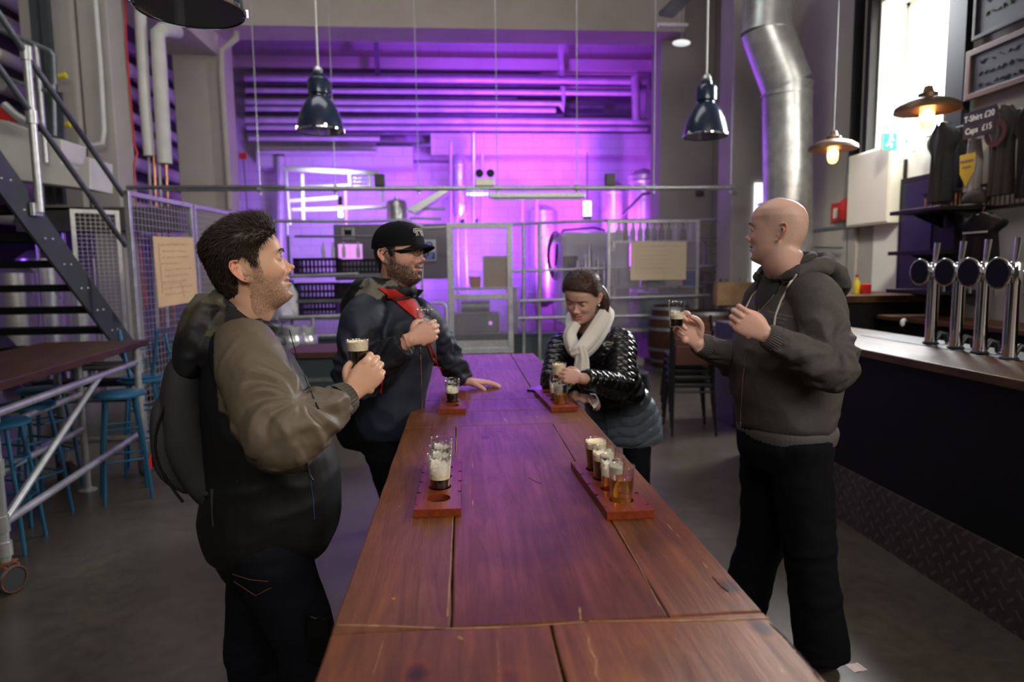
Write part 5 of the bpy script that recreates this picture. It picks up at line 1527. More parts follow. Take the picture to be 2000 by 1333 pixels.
# ------------------------------------------------------------------ pendants
def tin_pendant(label, px, py, Y, rw, lit=True):
    p = atY(px, py, Y)
    t = thing('pendant_lamp', label, 'lamp', p, 0, 'warm pendant lamps over the bar')
    MB().lathe([(rw, -.002), (rw * .97, .03), (rw * .75, .062), (rw * .45, .085), (rw * .3, .09), (rw * .3, .12), (rw * .18, .13), (rw * .12, .17), (.001, .175), ], n=40).build('shade', mat('pendant_shade_outside', (.12, .07, .04), .45, .6), t, smooth=50)
    MB().lathe([(rw * .995, -.003), (rw * .96, .026), (rw * .74, .058), (rw * .4, .08), (.001, .084)], n=40, cap=False).build('shade_lining', mat('pendant_shade_copper', (.85, .38, .13), .4, .35), t, smooth=50)
    MB().tube([(0, 0, .17), (0, 0, 7.4 - p.z)], .004, 6).build('cord', M['black'], t)
    MB().lathe([(.028, .08), (.028, .03), (.02, .02)], n=16).build('socket', M['black_metal'], t, smooth=40)
    b = MB(); b.lathe([(.001, -.135), (.028, -.127), (.044, -.10), (.049, -.065), (.047, -.01), (.03, .03)], n=24, cap=False)
    b.build('bulb', mat('bulb_glass', (1, .8, .5), .05, trans=.6, emis=(1, .42, .1), est=2.2), t, smooth=60)
    f = MB(); f.tube([(-.008, 0, .02), (-.012, 0, -.07), (-.004, 0, .01), (.004, 0, -.07), (.008, 0, .01), (.012, 0, -.07), (.008, 0, .02)], .004, 6)
    f.build('filament', mat('filament', (1, .6, .2), .5, emis=(1, .6, .22), est=90), t)
    g_ = MB(); g_.tube([(.045 * math.cos(a), .045 * math.sin(a), -.03) for a in [2 * PI * i / 20 for i in range(20)]], .0015, 5, closed=True)
    g_.build('guard_ring', M['rust'], t)
    point('pendant_glow', (p.x, p.y, p.z - .04), 26, (1, .5, .18), .035)
tin_pendant('copper-lined pendant lamp glowing in front of the window', 1811, 217, 4.6, .212)
tin_pendant('smaller-looking copper-lined glowing pendant lamp beside the duct', 1627, 292, 6.3, .222)
def bell_pendant(label, px, py, Y, s=1.0, group=None):
    p = atY(px, py, Y)
    t = thing('pendant_lamp', label, 'lamp', p, 0, 'navy factory pendants')
    prof = [(.205, 0), (.2, .05), (.18, .14), (.145, .22), (.1, .28), (.078, .3), (.078, .31), (.095, .325), (.098, .43), (.085, .455), (.055, .47), (.05, .5), (.03, .51), (.001, .512)]
    MB().lathe([(r * s, z * s) for r, z in prof], n=48).build('shade', M['navy'], t, smooth=35)
    MB().lathe([(.196 * s, .004 * s), (.19 * s, .05 * s), (.17 * s, .14 * s), (.13 * s, .22 * s), (.06 * s, .28 * s), (.001, .285 * s)], n=40, cap=False).build('reflector', mat('reflector', (.5, .5, .52), .25, .8), t, smooth=50)
    MB().lathe([(.207 * s, -.008 * s), (.212 * s, -.004 * s), (.212 * s, .008 * s), (.205 * s, .012 * s)], n=48, cap=False).build('rim', M['chrome'], t, smooth=50)
    MB().lathe([(.001, -.004 * s), (.2 * s, -.004 * s)], n=40, cap=False).build('diffuser_glass', mat('pendant_cover_glass', (.9, .9, .9), .05, trans=.95), t)
    MB().lathe([(.03 * s, .5 * s), (.045 * s, .52 * s), (.035 * s, .55 * s), (.012 * s, .57 * s)], n=16).build('hook_cap', M['galv'], t, smooth=40)
    MB().tube([(0, 0, .56 * s), (0, 0, 7.4 - p.z)], .009 if s > .9 else .008, 8).build('suspension_cable', M['pipe_lag'], t)
    for k in range(4):
        a = k * PI / 2 + .4
        MB().box((.207 * s * math.cos(a), .207 * s * math.sin(a), .012 * s), (.02, .02, .03), rz=a).build('clip', M['chrome'], t)
    bx = MB(); bx.box((.1 * s, 0, .38 * s), (.03 * s, .05 * s, .09 * s)); bx.build('gear_box', M['navy'], t, bevel=.004)
    return t
bell_pendant('navy bell-shaped factory pendant hanging left of centre', 626, 256, 6.3, 1.0)
bell_pendant('navy bell-shaped factory pendant hanging on the right by the duct', 1378, 266, 6.3, 1.0)
bell_pendant('navy factory pendant close above, cut off by the top left edge', 372, 18, 2.9, 1.0)
# ------------------------------------------------------------------ staircase on the left
SX = -3.32
def st(px, py): 
    p = atX(px, py, SX); return p
t = thing('staircase', 'charcoal steel open-tread staircase rising on the left', 'stairs', (0, 0, 0))
a = st(30, 380); b = st(262, 700)
sl = (b.z - a.z) / (b.y - a.y)
yb = a.y - a.z / sl                               # foot of the stringer on the floor
def sy(z): return a.y + (z - a.z) / sl
ztop = 4.2
foot = Vector((SX, sy(0.12), .12)); top = Vector((SX, sy(ztop), ztop))
for x, nm in ((SX, 0), (SX - 1.15, 1)):
    f_ = Vector((x, foot.y, foot.z)); t_ = Vector((x, top.y, top.z))
    mb = MB(); mb.beam(f_, t_, .025, .26); o = mb.build('stringer', M['stair'], t, bevel=.003)
nT = 19
for i in range(nT):
    z = .2 + i * .205
    y = sy(z)
    MB().box((SX - .575, y, z), (1.1, .25, .06)).build('tread', M['tread'], t, bevel=.004)
    bl = MB()
    for dy in (-.05, .05): bl.sphere((SX + .014, y + dy, z - .005), .01, 8, 6)
    bl.build('bolts', M['galv'], t)
def rail_line(px0, py0, px1, py1, X, r, name='handrail', ext=(0, 0)):
    p = atX(px0, py0, X); q = atX(px1, py1, X)
    d = q - p
    return MB().tube([p - d * ext[0], q + d * ext[1]], r, 14).build(name, M['galv_dark'], t, smooth=50)
RX = SX + .06
rail_line(10, 45, 234, 372, RX, .024, 'handrail', (.8, .04))
rail_line(0, 135, 238, 470, RX, .024, 'mid_rail', (.8, .04))
pt = atX(57, 108, RX + .0); pb = atX(77, 415, RX)
MB().tube([(RX + .005, pb.y, pb.z), (RX + .005, pb.y, pt.z + .02)], .03, 14).build('post', M['galv'], t, smooth=50)
MB().box((RX - .02, pb.y, pb.z + .02), (.03, .12, .1)).build('post_bracket', M['galv'], t, bevel=.004)
for zz in (pt.z, atX(64, 230, RX).z):
    MB().tube([(RX + .005, pb.y, zz - .05), (RX + .005, pb.y, zz + .05)], .042, 14).build('post_clamp', M['galv'], t, smooth=40)
# landing with its own guard rail behind
t = thing('landing', 'white-edged raised landing with a tube guard rail on the left', 'platform', (0, 0, 0))
YL = 8.0
l0 = atY(-60, 225, 7.0); l1 = atY(172, 368, YL)
poly = [(atY(-140, 195, YL).x, YL, atY(0, 230, YL).z), (atY(0, 232, YL).x, YL, atY(0, 232, YL).z), (atY(98, 268, YL).x, YL, atY(98, 268, YL).z), (atY(120, 270, YL).x, YL, atY(120, 272, YL).z), (atY(120, 318, YL).x, YL, atY(120, 318, YL).z),
        (atY(152, 328, YL).x, YL, atY(152, 328, YL).z), (atY(163, 320, YL).x, YL, atY(163, 320, YL).z), (atY(165, 306, YL).x, YL, atY(165, 306, YL).z), (atY(176, 308, YL).x, YL, atY(176, 308, YL).z), (atY(176, 370, YL).x, YL, atY(176, 370, YL).z), (atY(-140, 330, YL).x, YL, atY(-140, 330, YL).z)]
MB().prism(poly, (0, 0, 0), (0, .5, 0)).build('edge_panel', M['pipe_lag'], t, bevel=.01)
def yl(px, py, Y=7.9): return atY(px, py, Y)
g_ = MB(); g_.tube([yl(-80, 22), yl(98, 100), yl(105, 110), yl(107, 165)], .028, 12); g_.build('guard_rail', M['galv_dark'], t, smooth=50)
MB().tube([yl(-80, 120), yl(78, 176), yl(107, 180)], .022, 12).build('guard_rail', M['galv_dark'], t, smooth=50)
MB().tube([yl(70, 88), yl(79, 180), yl(90, 318)], .028, 12).build('guard_post', M['galv'], t, smooth=50)
MB().tube([yl(103, 110), yl(107, 265)], .024, 12).build('guard_post', M['galv_dark'], t, smooth=50)
MB().prism([yl(82, 180, 8.2), yl(120, 180, 8.2), yl(126, 300, 8.2), yl(84, 265, 8.2)], (0, 0, 0), (0, .03, 0)).build('infill_panel', M['stair'], t)
MB().prism([yl(-30, 195, 7.6), yl(10, 212, 7.6), yl(38, 240, 7.6), yl(-30, 228, 7.6)], (0, 0, 0), (0, .05, 0)).build('red_wedge', M['red'], t, bevel=.004)
MB().tube([yl(8, 205, 7.6), yl(30, 225, 7.6), yl(60, 245, 7.6)], .045, 10).build('clamp', M['galv'], t, smooth=50)
for px, py in ((126, 147), (133, 243)):
    v = thing('pipe_valve', ('upper' if py < 200 else 'lower') + ' yellow valve handle on the pipes behind the landing', 'valve', atY(px, py, 8.8))
    MB().tube([(-.1, 0, -.02), (.02, 0, 0)], .035, 12).build('grip', M['yellow'], v, smooth=40); MB().tube([(-.5, .1, -.05), (-.1, 0, -.02)], .03, 10).build('stem', M['pipe_dark'], v, smooth=40)
# vertical channel posts in the dark bay
for px, l_ in ((62, 'left'), (84, 'right')):
    tag(MB().box2((atY(px, 0, 8.6).x - .04, 8.6, 2.4), (atY(px, 0, 8.6).x + .04, 8.68, 7.3)).build('channel_post', M['stair']), l_ + ' slim dark upright channel behind the stair rail', 'post')
# dark wide lintel above the cages
struct('trim_10', MB().box2((-5.6, 9.0, 2.1), (-3.6, 9.4, 2.4)), M['wall_dark'])

# ------------------------------------------------------------------ mesh panels
def mesh_panel(name, label, P0, ux, W, H, cell=.05, wire=.0028, fr=.04, rails_=(), parent=None, cat='panel', group=None, z0=0, m=None, solid=0):
    """a welded mesh panel: bottom-left corner P0, direction ux"""
    ang = math.atan2(ux[1], ux[0]); m = m or M['galv']
    t = thing(name, label, cat, (P0[0], P0[1], 0), ang, group)
    f = MB()
    for z in (z0 + fr / 2, z0 + H - fr / 2) + tuple(rails_): MB().box((W / 2, 0, z), (W, fr, fr)).build('frame_rail', m, t, bevel=.003)
    for x in (fr / 2, W - fr / 2): MB().box((x, 0, z0 + H / 2), (fr, fr * 1.02, H)).build('frame_stile', m, t, bevel=.003)
    w = MB(); nx = int((W - 2 * fr) / cell); nz = int((H - 2 * fr - solid) / cell)
    for i in range(nx + 1):
        x = fr + (W - 2 * fr) * i / nx; w.tube([(x, 0, z0 + fr + solid), (x, 0, z0 + H - fr)], wire, 4, cap=False)
    for i in range(nz + 1):
        z = z0 + fr + solid + (H - 2 * fr - solid) * i / nz; w.tube([(fr, .003, z), (W - fr, .003, z)], wire, 4, cap=False)
    w.build('wire_mesh', m, t)
    if solid: MB().box((W / 2, 0, z0 + fr + solid / 2), (W - 2 * fr, .006, solid)).build('kick_panel', m, t)
    return t
# left panels, running back from the table end
a = atY(245, 372, 6.25); b = atY(372, 392, 7.45)
u = Vector((b.x - a.x, b.y - a.y, 0)); W = u.length; u.normalize(); H = a.z
p1 = mesh_panel('mesh_panel', 'tall galvanised mesh panel with a brown poster behind the dark-haired man', a, u, W, H, .06, .003, .045)
a2 = Vector((b.x, b.y, 0)) + u * .03
mesh_panel('mesh_panel', 'second tall mesh panel, running back behind the dark-haired man\'s head', a2, u, 2.4, H, .06, .003, .045)
# poster on it
def poster(label, parent_M, w, h, seed, lines=9, paper=None):
    t = bpy.data.objects.new('poster', None); COL.objects.link(t); tag(t, label, 'poster')
    t.matrix_world = parent_M
    vs = []; n = 8
    for i in range(n + 1):
        for j in range(n + 1):
            x = i / n * w; z = j / n * h
            vs.append((x, -.003 - .004 * math.sin(i * .9 + seed) * (j / n), z))
    k = len(vs); vs += [(x, y + .0012, z) for x, y, z in vs]
    fs = [(i * (n + 1) + j, (i + 1) * (n + 1) + j, (i + 1) * (n + 1) + j + 1, i * (n + 1) + j + 1) for i in range(n) for j in range(n)]
    fs += [tuple(k + q for q in f[::-1]) for f in fs]
    MB().add(vs, fs).build('sheet', paper or M['kraft'], t, smooth=60)
    rnd = random.Random(seed); s = MB()
    for r_ in range(lines):
        z = h * (.88 - r_ * .8 / lines); x = w * rnd.uniform(.12, .2); xe = w * rnd.uniform(.6, .9)
        while x < xe:
            d = rnd.uniform(.01, .05) * w * 1.2
            pts = [(x + q * d / 4, -.0095, z + rnd.uniform(-1, 1) * h * .012) for q in range(5)]
            s.tube(pts, .0012, 4); x += d + w * .025
    for (x0, z0, x1, z1) in ((.1, .9, .1, .2), (.1, .32, .6, .32), (.3, .9, .85, .9), (.55, .32, .62, .1), (.8, .1, .93, .12)):
        s.tube([(x0 * w, -.0095, z0 * h), (x1 * w, -.0095, z1 * h)], .0012, 4)
    s.build('handwriting', M['ink'], t)
    return t
pa = atY(292, 462, 6.25 + (292 - 245) / 127 * 1.2 * .75); 
# position along the panel: find the parameter where the panel meets that pixel ray
def on_panel(px, py, P0, u):
    d = ray(px, py); n = Vector((-u.y, u.x, 0)); s = (Vector(P0) - CAM).dot(n) / d.dot(n); return CAM + d * s
bl = on_panel(310, 601, a, u); tr_ = on_panel(372, 467, a, u); tl_ = on_panel(292, 462, a, u); br = on_panel(384, 593, a, u)
w_ = (Vector((br.x, br.y, 0)) - Vector((bl.x, bl.y, 0))).length; h_ = tl_.z - bl.z
off = Vector((u.y, -u.x, 0)) * .03
Mx = Matrix.Translation(bl + off - u * .06) @ Matrix.Rotation(math.atan2(u.y, u.x), 4, 'Z') @ Matrix.Rotation(R(-2), 4, 'Y')
poster('brown handwritten paper poster on the left mesh panel', Mx, w_ + .03, h_, 3)
# thin upright cages beyond the stairs
a = atY(135, 408, 8.6); b = atY(232, 412, 8.9)
u2 = Vector((b.x - a.x, b.y - a.y, 0)); W = u2.length; u2.normalize()
mesh_panel('mesh_panel', 'mesh cage panel seen between the stair rail and the near panel', a, u2, W, a.z, .05, .003, .05)
# blue arched tube and small coloured lights beyond the stairs
t = thing('neon_hoop', 'purple-blue curved hose behind the staircase', 'hose', atY(130, 400, 9.6))
pts = [(.12 * math.cos(x), 0, .12 * math.sin(x)) for x in [(-1.5 + i * .28) for i in range(11)]]
MB().tube(pts, .018, 8).build('hose', mat('blue_hose', (.08, .05, .9), .3), t, smooth=60)
# ------------------------------------------------------------------ wheeled poseur table, left
def lf(px, py, Y): return atY(px, py, Y)
LTZ = 1.0
t = thing('scaffold_table', 'high dark-topped table on a wheeled scaffold-tube frame at the left', 'table', (0, 0, 0))
c1 = atZ(290, 668, LTZ + .04); e0 = atZ(0, 765, LTZ); e1 = atZ(290, 675, LTZ)
# the top: front edge through e0 - e1
d_ = Vector((e1.x - e0.x, e1.y - e0.y, 0)); d_.normalize(); nrm = Vector((-d_.y, d_.x, 0))
A = Vector((e1.x, e1.y, LTZ)); B = A - d_ * 2.6
MB().prism([B, A, A + nrm * .72, B + nrm * .72], (0, 0, 0), (0, 0, .045)).build('table_top', M['dark_wood'], t, bevel=.004)
def leg_at(s, n, name='leg', wheels=True, zb=.16):
    p = A - d_ * s + nrm * n
    MB().tube([(p.x, p.y, zb), (p.x, p.y, LTZ)], .025, 14).build(name, M['galv'], t, smooth=50)
    cl = MB(); cl.tube([(p.x, p.y, zb + .02), (p.x, p.y, zb + .09)], .034, 12); cl.tube([(p.x, p.y, zb - .03), (p.x, p.y, zb + .02)], .022, 12); cl.build('leg_collar', M['galv'], t, smooth=40)
    w = MB(); w.lathe([(.02, -.02), (.062, -.02), (.068, -.014), (.068, .014), (.062, .02), (.02, .02)], n=28, M=Matrix.Translation((p.x + .03, p.y - .02, .07)) @ Matrix.Rotation(R(70), 4, 'Z') @ Matrix.Rotation(R(90), 4, 'X'), cap=True)
    wo = w.build('caster', M['tyre'], t, smooth=40)
    y = MB(); y.lathe([(.06, .022), (.064, .022), (.064, .026), (.06, .026)], n=28, M=Matrix.Translation((p.x + .03, p.y - .02, .07)) @ Matrix.Rotation(R(70), 4, 'Z') @ Matrix.Rotation(R(90), 4, 'X'), cap=False)
    for s_ in (-.028, .028): y.box((p.x + .012, p.y - .01, .1), (.07, .006, .08), rz=R(-20), M=Matrix.Translation((s_ * .4, s_, 0)))
    y.box((p.x, p.y, .145), (.07, .07, .01)); y.build('caster_fork', M['rust'], t)
    return p
L1 = leg_at(.06, .07); L2 = leg_at(.06, .62); L3 = leg_at(1.95, .07); L4 = leg_at(1.95, .62)
def bar_(p, q, z0, z1, r=.022, name='brace'):
    MB().tube([(p.x, p.y, z0), (q.x, q.y, z1)], r, 12).build(name, M['galv'], t, smooth=50)
for z in (.86, .62, .30): bar_(L1, L2, z, z); bar_(L3, L4, z, z)
for z in (.88, .34): bar_(L1, L3, z, z); bar_(L2, L4, z, z)
pm = L1.lerp(L3, .35); bar_(L3, pm, .34, .88, .02)
for z in (.88, .34, .62):
    for q in (L1, L3): MB().tube([(q.x, q.y, z - .04), (q.x, q.y, z + .04)], .032, 12).build('clamp', M['galv'], t, smooth=40)
p = atZ(172, 958, 0); q = p - d_ * 1.7
for g_ in (p, q):
    MB().tube([(g_.x, g_.y, 0), (g_.x, g_.y, LTZ)], .024, 12).build('leg', M['galv'], t, smooth=50)
    MB().lathe([(.06, 0), (.06, .008), (.03, .015)], (g_.x, g_.y, 0), 20).build('foot_plate', M['galv'], t, smooth=40)
for z in (.45, .7): MB().tube([(p.x, p.y, z), (q.x, q.y, z)], .022, 12).build('brace', M['galv'], t, smooth=50)

# blue stools under and beyond the table
def stool():
    t = thing('bar_stool', '', 'stool', (0, 0, 0), 0, 'blue metal stools')
    MB().lathe([(.001, .74), (.15, .74), (.165, .73), (.165, .715), (.15, .71), (.001, .712)], n=24).build('seat', M['blue_paint'], t, smooth=40)
    for k in range(4):
        a = PI / 4 + k * PI / 2
        MB().tube([(.12 * math.cos(a), .12 * math.sin(a), .71), (.17 * math.cos(a), .17 * math.sin(a), .35), (.2 * math.cos(a), .2 * math.sin(a), .0)], .012, 8).build('leg', M['blue_paint'], t, smooth=50)
    for z, r_ in ((.28, .178), (.5, .15)):
        MB().tube([(r_ * math.cos(PI / 4 + k * PI / 2), r_ * math.sin(PI / 4 + k * PI / 2), z) for k in range(4)], .008, 6, closed=True).build('foot_ring', M['blue_paint'], t, smooth=50)
    return t
s0 = stool()
base = [atZ(278, 905, 0), atZ(322, 900, 0)]
spots = [(-1.62, 4.75, 'blue metal stool right beside the wheeled leg, nearest the dark-haired man'), (-1.98, 5.05, 'blue metal stool behind the far corner leg of the left table'),
         (-1.5, 5.3, 'blue metal stool farthest back beside the dark-haired man\'s rucksack'), (-2.35, 4.7, 'blue metal stool under the far end of the left table'),
         (-2.75, 4.35, 'blue metal stool under the middle of the left table'), (-2.5, 5.35, 'blue metal stool at the foot of the mesh panel'), (-3.0, 4.95, 'blue metal stool near the staircase foot'),
         (-2.6, 3.85, 'blue metal stool standing nearest the camera by the left table')]
spots = spots[:8]
for i, (x, y, lab) in enumerate(spots):
    o = s0 if i == 0 else copy_tree(s0)
    o.location = (x, y, 0); o.rotation_euler = (0, 0, i * .7); o['label'] = lab
# upturned stools stacked on three of them
for i, (x, y, lab) in enumerate([(-1.62, 4.75, 'upturned blue stool resting on the one by the wheeled leg'), (-1.98, 5.05, 'upturned blue stool stacked behind the far corner leg'), (-2.5, 5.35, 'upturned blue stool stacked at the mesh panel')]):
    o = copy_tree(s0); o.location = (x, y, .745 + .38); o['label'] = lab
    bpy.data.objects.remove  # keep
    o.scale = (.9, .9, .5); o.rotation_euler = (PI, 0, i)
    o.location.z = .741 + .37

# steel tanks glowing purple beyond the open treads
for k, (px, Y_, r_, h_, lab) in enumerate([(28, 9.6, .33, 1.7, 'pale steel tank seen between the stair treads, farthest left'), (88, 10.2, .30, 1.9, 'purple-lit steel tank behind the middle of the stair treads'), (150, 10.8, .26, 1.5, 'slim blue-purple tank behind the lower stair treads')]):
    q = atY(px, 600, Y_)
    t = thing('steel_tank', lab, 'tank', (q.x, Y_, 0), 0, 'tanks beyond the stairs')
    MB().lathe([(r_ * .4, .25), (r_, .4), (r_, h_ - .12), (r_ * .5, h_), (.001, h_)], n=32).build('tank_shell', M['stainless'], t, smooth=40)
    for a_ in range(3): MB().tube([(r_ * .7 * math.cos(a_ * 2.1), r_ * .7 * math.sin(a_ * 2.1), .4), (r_ * .8 * math.cos(a_ * 2.1), r_ * .8 * math.sin(a_ * 2.1), 0)], .025, 8).build('leg', M['stainless'], t, smooth=50)
    MB().tube([(r_ + .04, 0, .5), (r_ + .04, 0, h_ + .3)], .02, 8).build('side_pipe', M['stainless'], t, smooth=50)
# ------------------------------------------------------------------ the fence in front of the brewing hall
YF = 10.4
def fx(px, py, Y=YF): return atY(px, py, Y)
def rail_run(label, pts, r=.024, m='galv', Y=YF, name='rail', group='fence rails of the brewing hall'):
    o = MB().tube([fx(a, b, Y) for a, b in pts], r, 10).build(name, M[m], smooth=50)
    return tag(o, label, 'rail', group)
def gate(label, px0, px1, pyt, pyb, frs, Y, cell, z_mid=None, solid=0, group='mesh panels of the brewing hall fence'):
    a = fx(px0, pyt, Y); b = fx(px1, pyt, Y); z1 = a.z; z0 = fx(px0, pyb, Y).z
    t = mesh_panel('mesh_panel', label, (a.x, Y, 0), Vector((1, 0, 0)), b.x - a.x, z1 - z0, cell * .72, .0042, frs, (z_mid,) if z_mid else (), z0=z0, solid=solid, group=group)
    return t
gate('framed mesh gate in the middle of the fence behind the table', 872, 1000, 436, 692, .085, YF, .052, fx(930, 580).z, .12)
gate('square mesh panel with a pale poster on the right of the fence', 1186, 1366, 430, 650, .05, YF - .08, .052, None, 0)
# poster on the right panel
a = fx(1231, 548, YF - .15); b = fx(1341, 472, YF - .15)
poster('pale handwritten paper poster on the right mesh panel', Matrix.Translation(a), b.x - a.x, b.z - a.z, 8, 7, mat('pale_buff_paper', (.86, .72, .50), .8, bump=(50, .1)))
rail_run('top fence rail left of the gate, from the far column', [(524, 432), (700, 433), (795, 430), (830, 446), (872, 444)])
rail_run('top fence rail right of the gate with a rounded right end', [(1000, 438), (1180, 431), (1436, 429), (1443, 433), (1444, 545)])
rail_run('middle fence rail right of the gate', [(1002, 530), (1190, 524), (1442, 519)])
rail_run('lower fence rail passing behind the woman', [(1012, 640), (1012, 592), (1017, 588), (1387, 577)], Y=YF - .2)
rail_run('lowest fence rail behind the woman and the first barrel', [(1012, 622), (1290, 616)], Y=YF - .2)
for x, l_ in ((1022, 'left'), (1053, 'right')): rail_run(l_ + ' of the two fence posts just right of the gate', [(x, 438), (x + 1, 706)], .03, name='fence_post')
rail_run('fence rail behind the capped man at shoulder height', [(540, 541), (700, 535)])
rail_run('lower fence rail behind the two men at the left', [(530, 622), (700, 616)], .03, Y=YF - .3)
rail_run('bottom fence rail behind the two men at the left', [(540, 660), (700, 654)], .026, Y=YF - .3)
rail_run('short fence post between the two men', [(611, 618), (612, 676)], .03, Y=YF - .3, name='fence_post')
rail_run('bent tube rail end right of the capped man', [(845, 592), (866, 592), (871, 600), (875, 680)], .024, Y=YF - .2)
rail_run('slim fence post right behind the capped man', [(822, 436), (828, 712)], .02, name='fence_post')
# a bench run of shelving tubes at the right end
for y in (466, 478, 496, 532, 553): rail_run(['highest', 'second', 'third', 'fourth', 'lowest'][(466, 478, 496, 532, 553).index(y)] + ' of the thin shelf rails right of the pale poster', [(1368, y), (1440, y - 2)], .012, Y=YF + .3)
rail_run('grey tube post rising by the right pier', [(1411, 205), (1416, 718)], .045, 'pipe_lag', Y=YF - .1, name='tall_post')

# ------------------------------------------------------------------ brewing hall
def hall_box(name, label, cat, x0, y0, x1, y1, Y, D, m, bev=.01, grp=None):
    a = fx(x0, y1, Y); b = fx(x1, y0, Y)
    t = thing(name, label, cat, ((a.x + b.x) / 2, Y + D / 2, a.z), 0, grp)
    w, h = b.x - a.x, b.z - a.z
    MB().box((0, 0, h / 2), (w, D, h)).build('body', m, t, bevel=bev)
    return t, w, h
SS = M['stainless']; PCAB = mat('painted_cabinet_steel', (.20, .19, .21), .35, .4, bump=(20, .03))
t, w, h = hall_box('control_cabinet', 'wide steel control cabinet behind the capped man, with a small window', 'cabinet', 655, 437, 884, 548, 12.2, .7, PCAB)
def on_t(px0, py0, px1, py1, t, m, name, dep=.02, Y=12.2, bev=.003):
    a = fx(px0, py1, Y); b = fx(px1, py0, Y); l = t.location
    return MB().box(((a.x + b.x) / 2 - l.x, Y - l.y - dep / 2, (a.z + b.z) / 2 - l.z), (b.x - a.x, dep, b.z - a.z)).build(name, m, t, bevel=bev)
SCRN = mat('lit_panel_lilac', (.6, .4, .8), .3, emis=(.85, .3, 1), est=.9)
on_t(668, 445, 692, 468, t, SS, 'port_frame'); on_t(673, 449, 687, 463, t, M['black'], 'port', .025)
on_t(662, 477, 683, 512, t, SCRN, 'display'); on_t(685, 477, 707, 512, t, SCRN, 'display')
on_t(822, 447, 850, 506, t, PCAB, 'side_door')
tt = thing('safety_sign', 'blue and white mandatory ear protection sign right of the capped man\'s face', 'sign', fx(838, 489, 12.15))
MB().box((0, 0, 0), (.25, .01, .38)).build('sign_plate', mat('sign_white', (.75, .75, .8), .4), tt)
MB().box((0, -.008, -.10), (.21, .006, .13)).build('text_field', M['blue_plastic'], tt)
MB().lathe([(.001, 0), (.075, 0), (.075, .006), (.001, .006)], n=28, M=Matrix.Translation((0, -.006, .08)) @ Matrix.Rotation(R(90), 4, 'X'), cap=False).build('pictogram_disc', M['blue_plastic'], tt)
hd_ = MB(); hd_.sphere((0, -.014, .09), .03, 12, 8, sc=(1, .2, 1.1)); hd_.box((0, -.014, .045), (.04, .006, .03)); hd_.build('pictogram_head', bpy.data.materials['sign_white'], tt)
lt = MB()
for k in range(3): lt.box((0, -.0125, -.065 - k * .033), (.16 - .03 * k, .003, .012))
lt.build('sign_lettering', bpy.data.materials['sign_white'], tt)
# signal tower
t = thing('signal_lamp', 'small stacked signal lamp with red and blue lights above the cabinet', 'lamp', fx(666, 437, 12.4))
MB().tube([(0, 0, -.02), (0, 0, .1)], .02, 8).build('stem', SS, t)
for z, c_, e_, nm in ((.16, (.02, .2, .9), (.25, .6, 1), 'blue_light'), (.27, (.9, .05, .03), (1, .2, .15), 'red_light')):
    MB().tube([(0, 0, z - .045), (0, 0, z + .045)], .045, 16).build(nm, mat(nm, c_, .3, emis=e_, est=5), t, smooth=40)
MB().tube([(0, 0, .32), (0, 0, .48)], .04, 12).build('cap', M['black'], t, smooth=40)
MB().box((.1, 0, .2), (.035, .02, .75)).build('lit_strip', mat('pink_strip', (.9, .3, .7), .4, emis=(1, .25, .8), est=1.6), t)
# pale conveyor frames, brightly lit
t = thing('conveyor', 'pale steel conveyor frame with cross bars behind the dark-haired man\'s face', 'conveyor', (0, 0, 0))
for seg_, r in (([(556, 330), (690, 337), (740, 339)], .05), ([(566, 393), (660, 386)], .035), ([(570, 410), (755, 405)], .035), ([(590, 340), (592, 430)], .035), ([(558, 330), (566, 440)], .03), ([(682, 336), (684, 368)], .03), ([(722, 338), (724, 370)], .03),
                ([(690, 348), (722, 349)], .015), ([(690, 355), (722, 356)], .015), ([(690, 363), (722, 364)], .015), ([(800, 408), (870, 408)], .03), ([(800, 426), (862, 428)], .028), ([(570, 365), (680, 362)], .02), ([(745, 340), (747, 395)], .03), ([(560, 430), (570, 620)], .025)):
    MB().tube([fx(a, b, 12.9) for a, b in seg_], r, 8).build('frame_tube', M['white'] if r > .026 else SS, t, smooth=50)
spot('cool_work_light', fx(640, 300, 12.0), fx(650, 400, 13.0), 220, (.7, .75, 1), 90, .8, .2)
t = thing('chute', 'sloping steel chute above the capped man\'s cap', 'chute', (0, 0, 0))
MB().prism([fx(792, 410, 12.8), fx(800, 404, 12.8), fx(875, 362, 12.8), fx(880, 372, 12.8), fx(812, 418, 12.8)], (0, 0, 0), (0, .5, 0)).build('trough', SS, t, bevel=.01)
t = thing('steel_tank', 'small shiny cylindrical tank above the capped man\'s cap', 'tank', fx(776, 432, 12.7))
MB().lathe([(.2, 0), (.2, .02), (.19, .03), (.19, .33), (.17, .37), (.05, .4), (.05, .43), (.001, .43)], n=32).build('tank_shell', SS, t, smooth=40)
MB().lathe([(.195, .1), (.2, .105), (.2, .125), (.195, .13)], n=32, cap=False).build('band', SS, t, smooth=40)
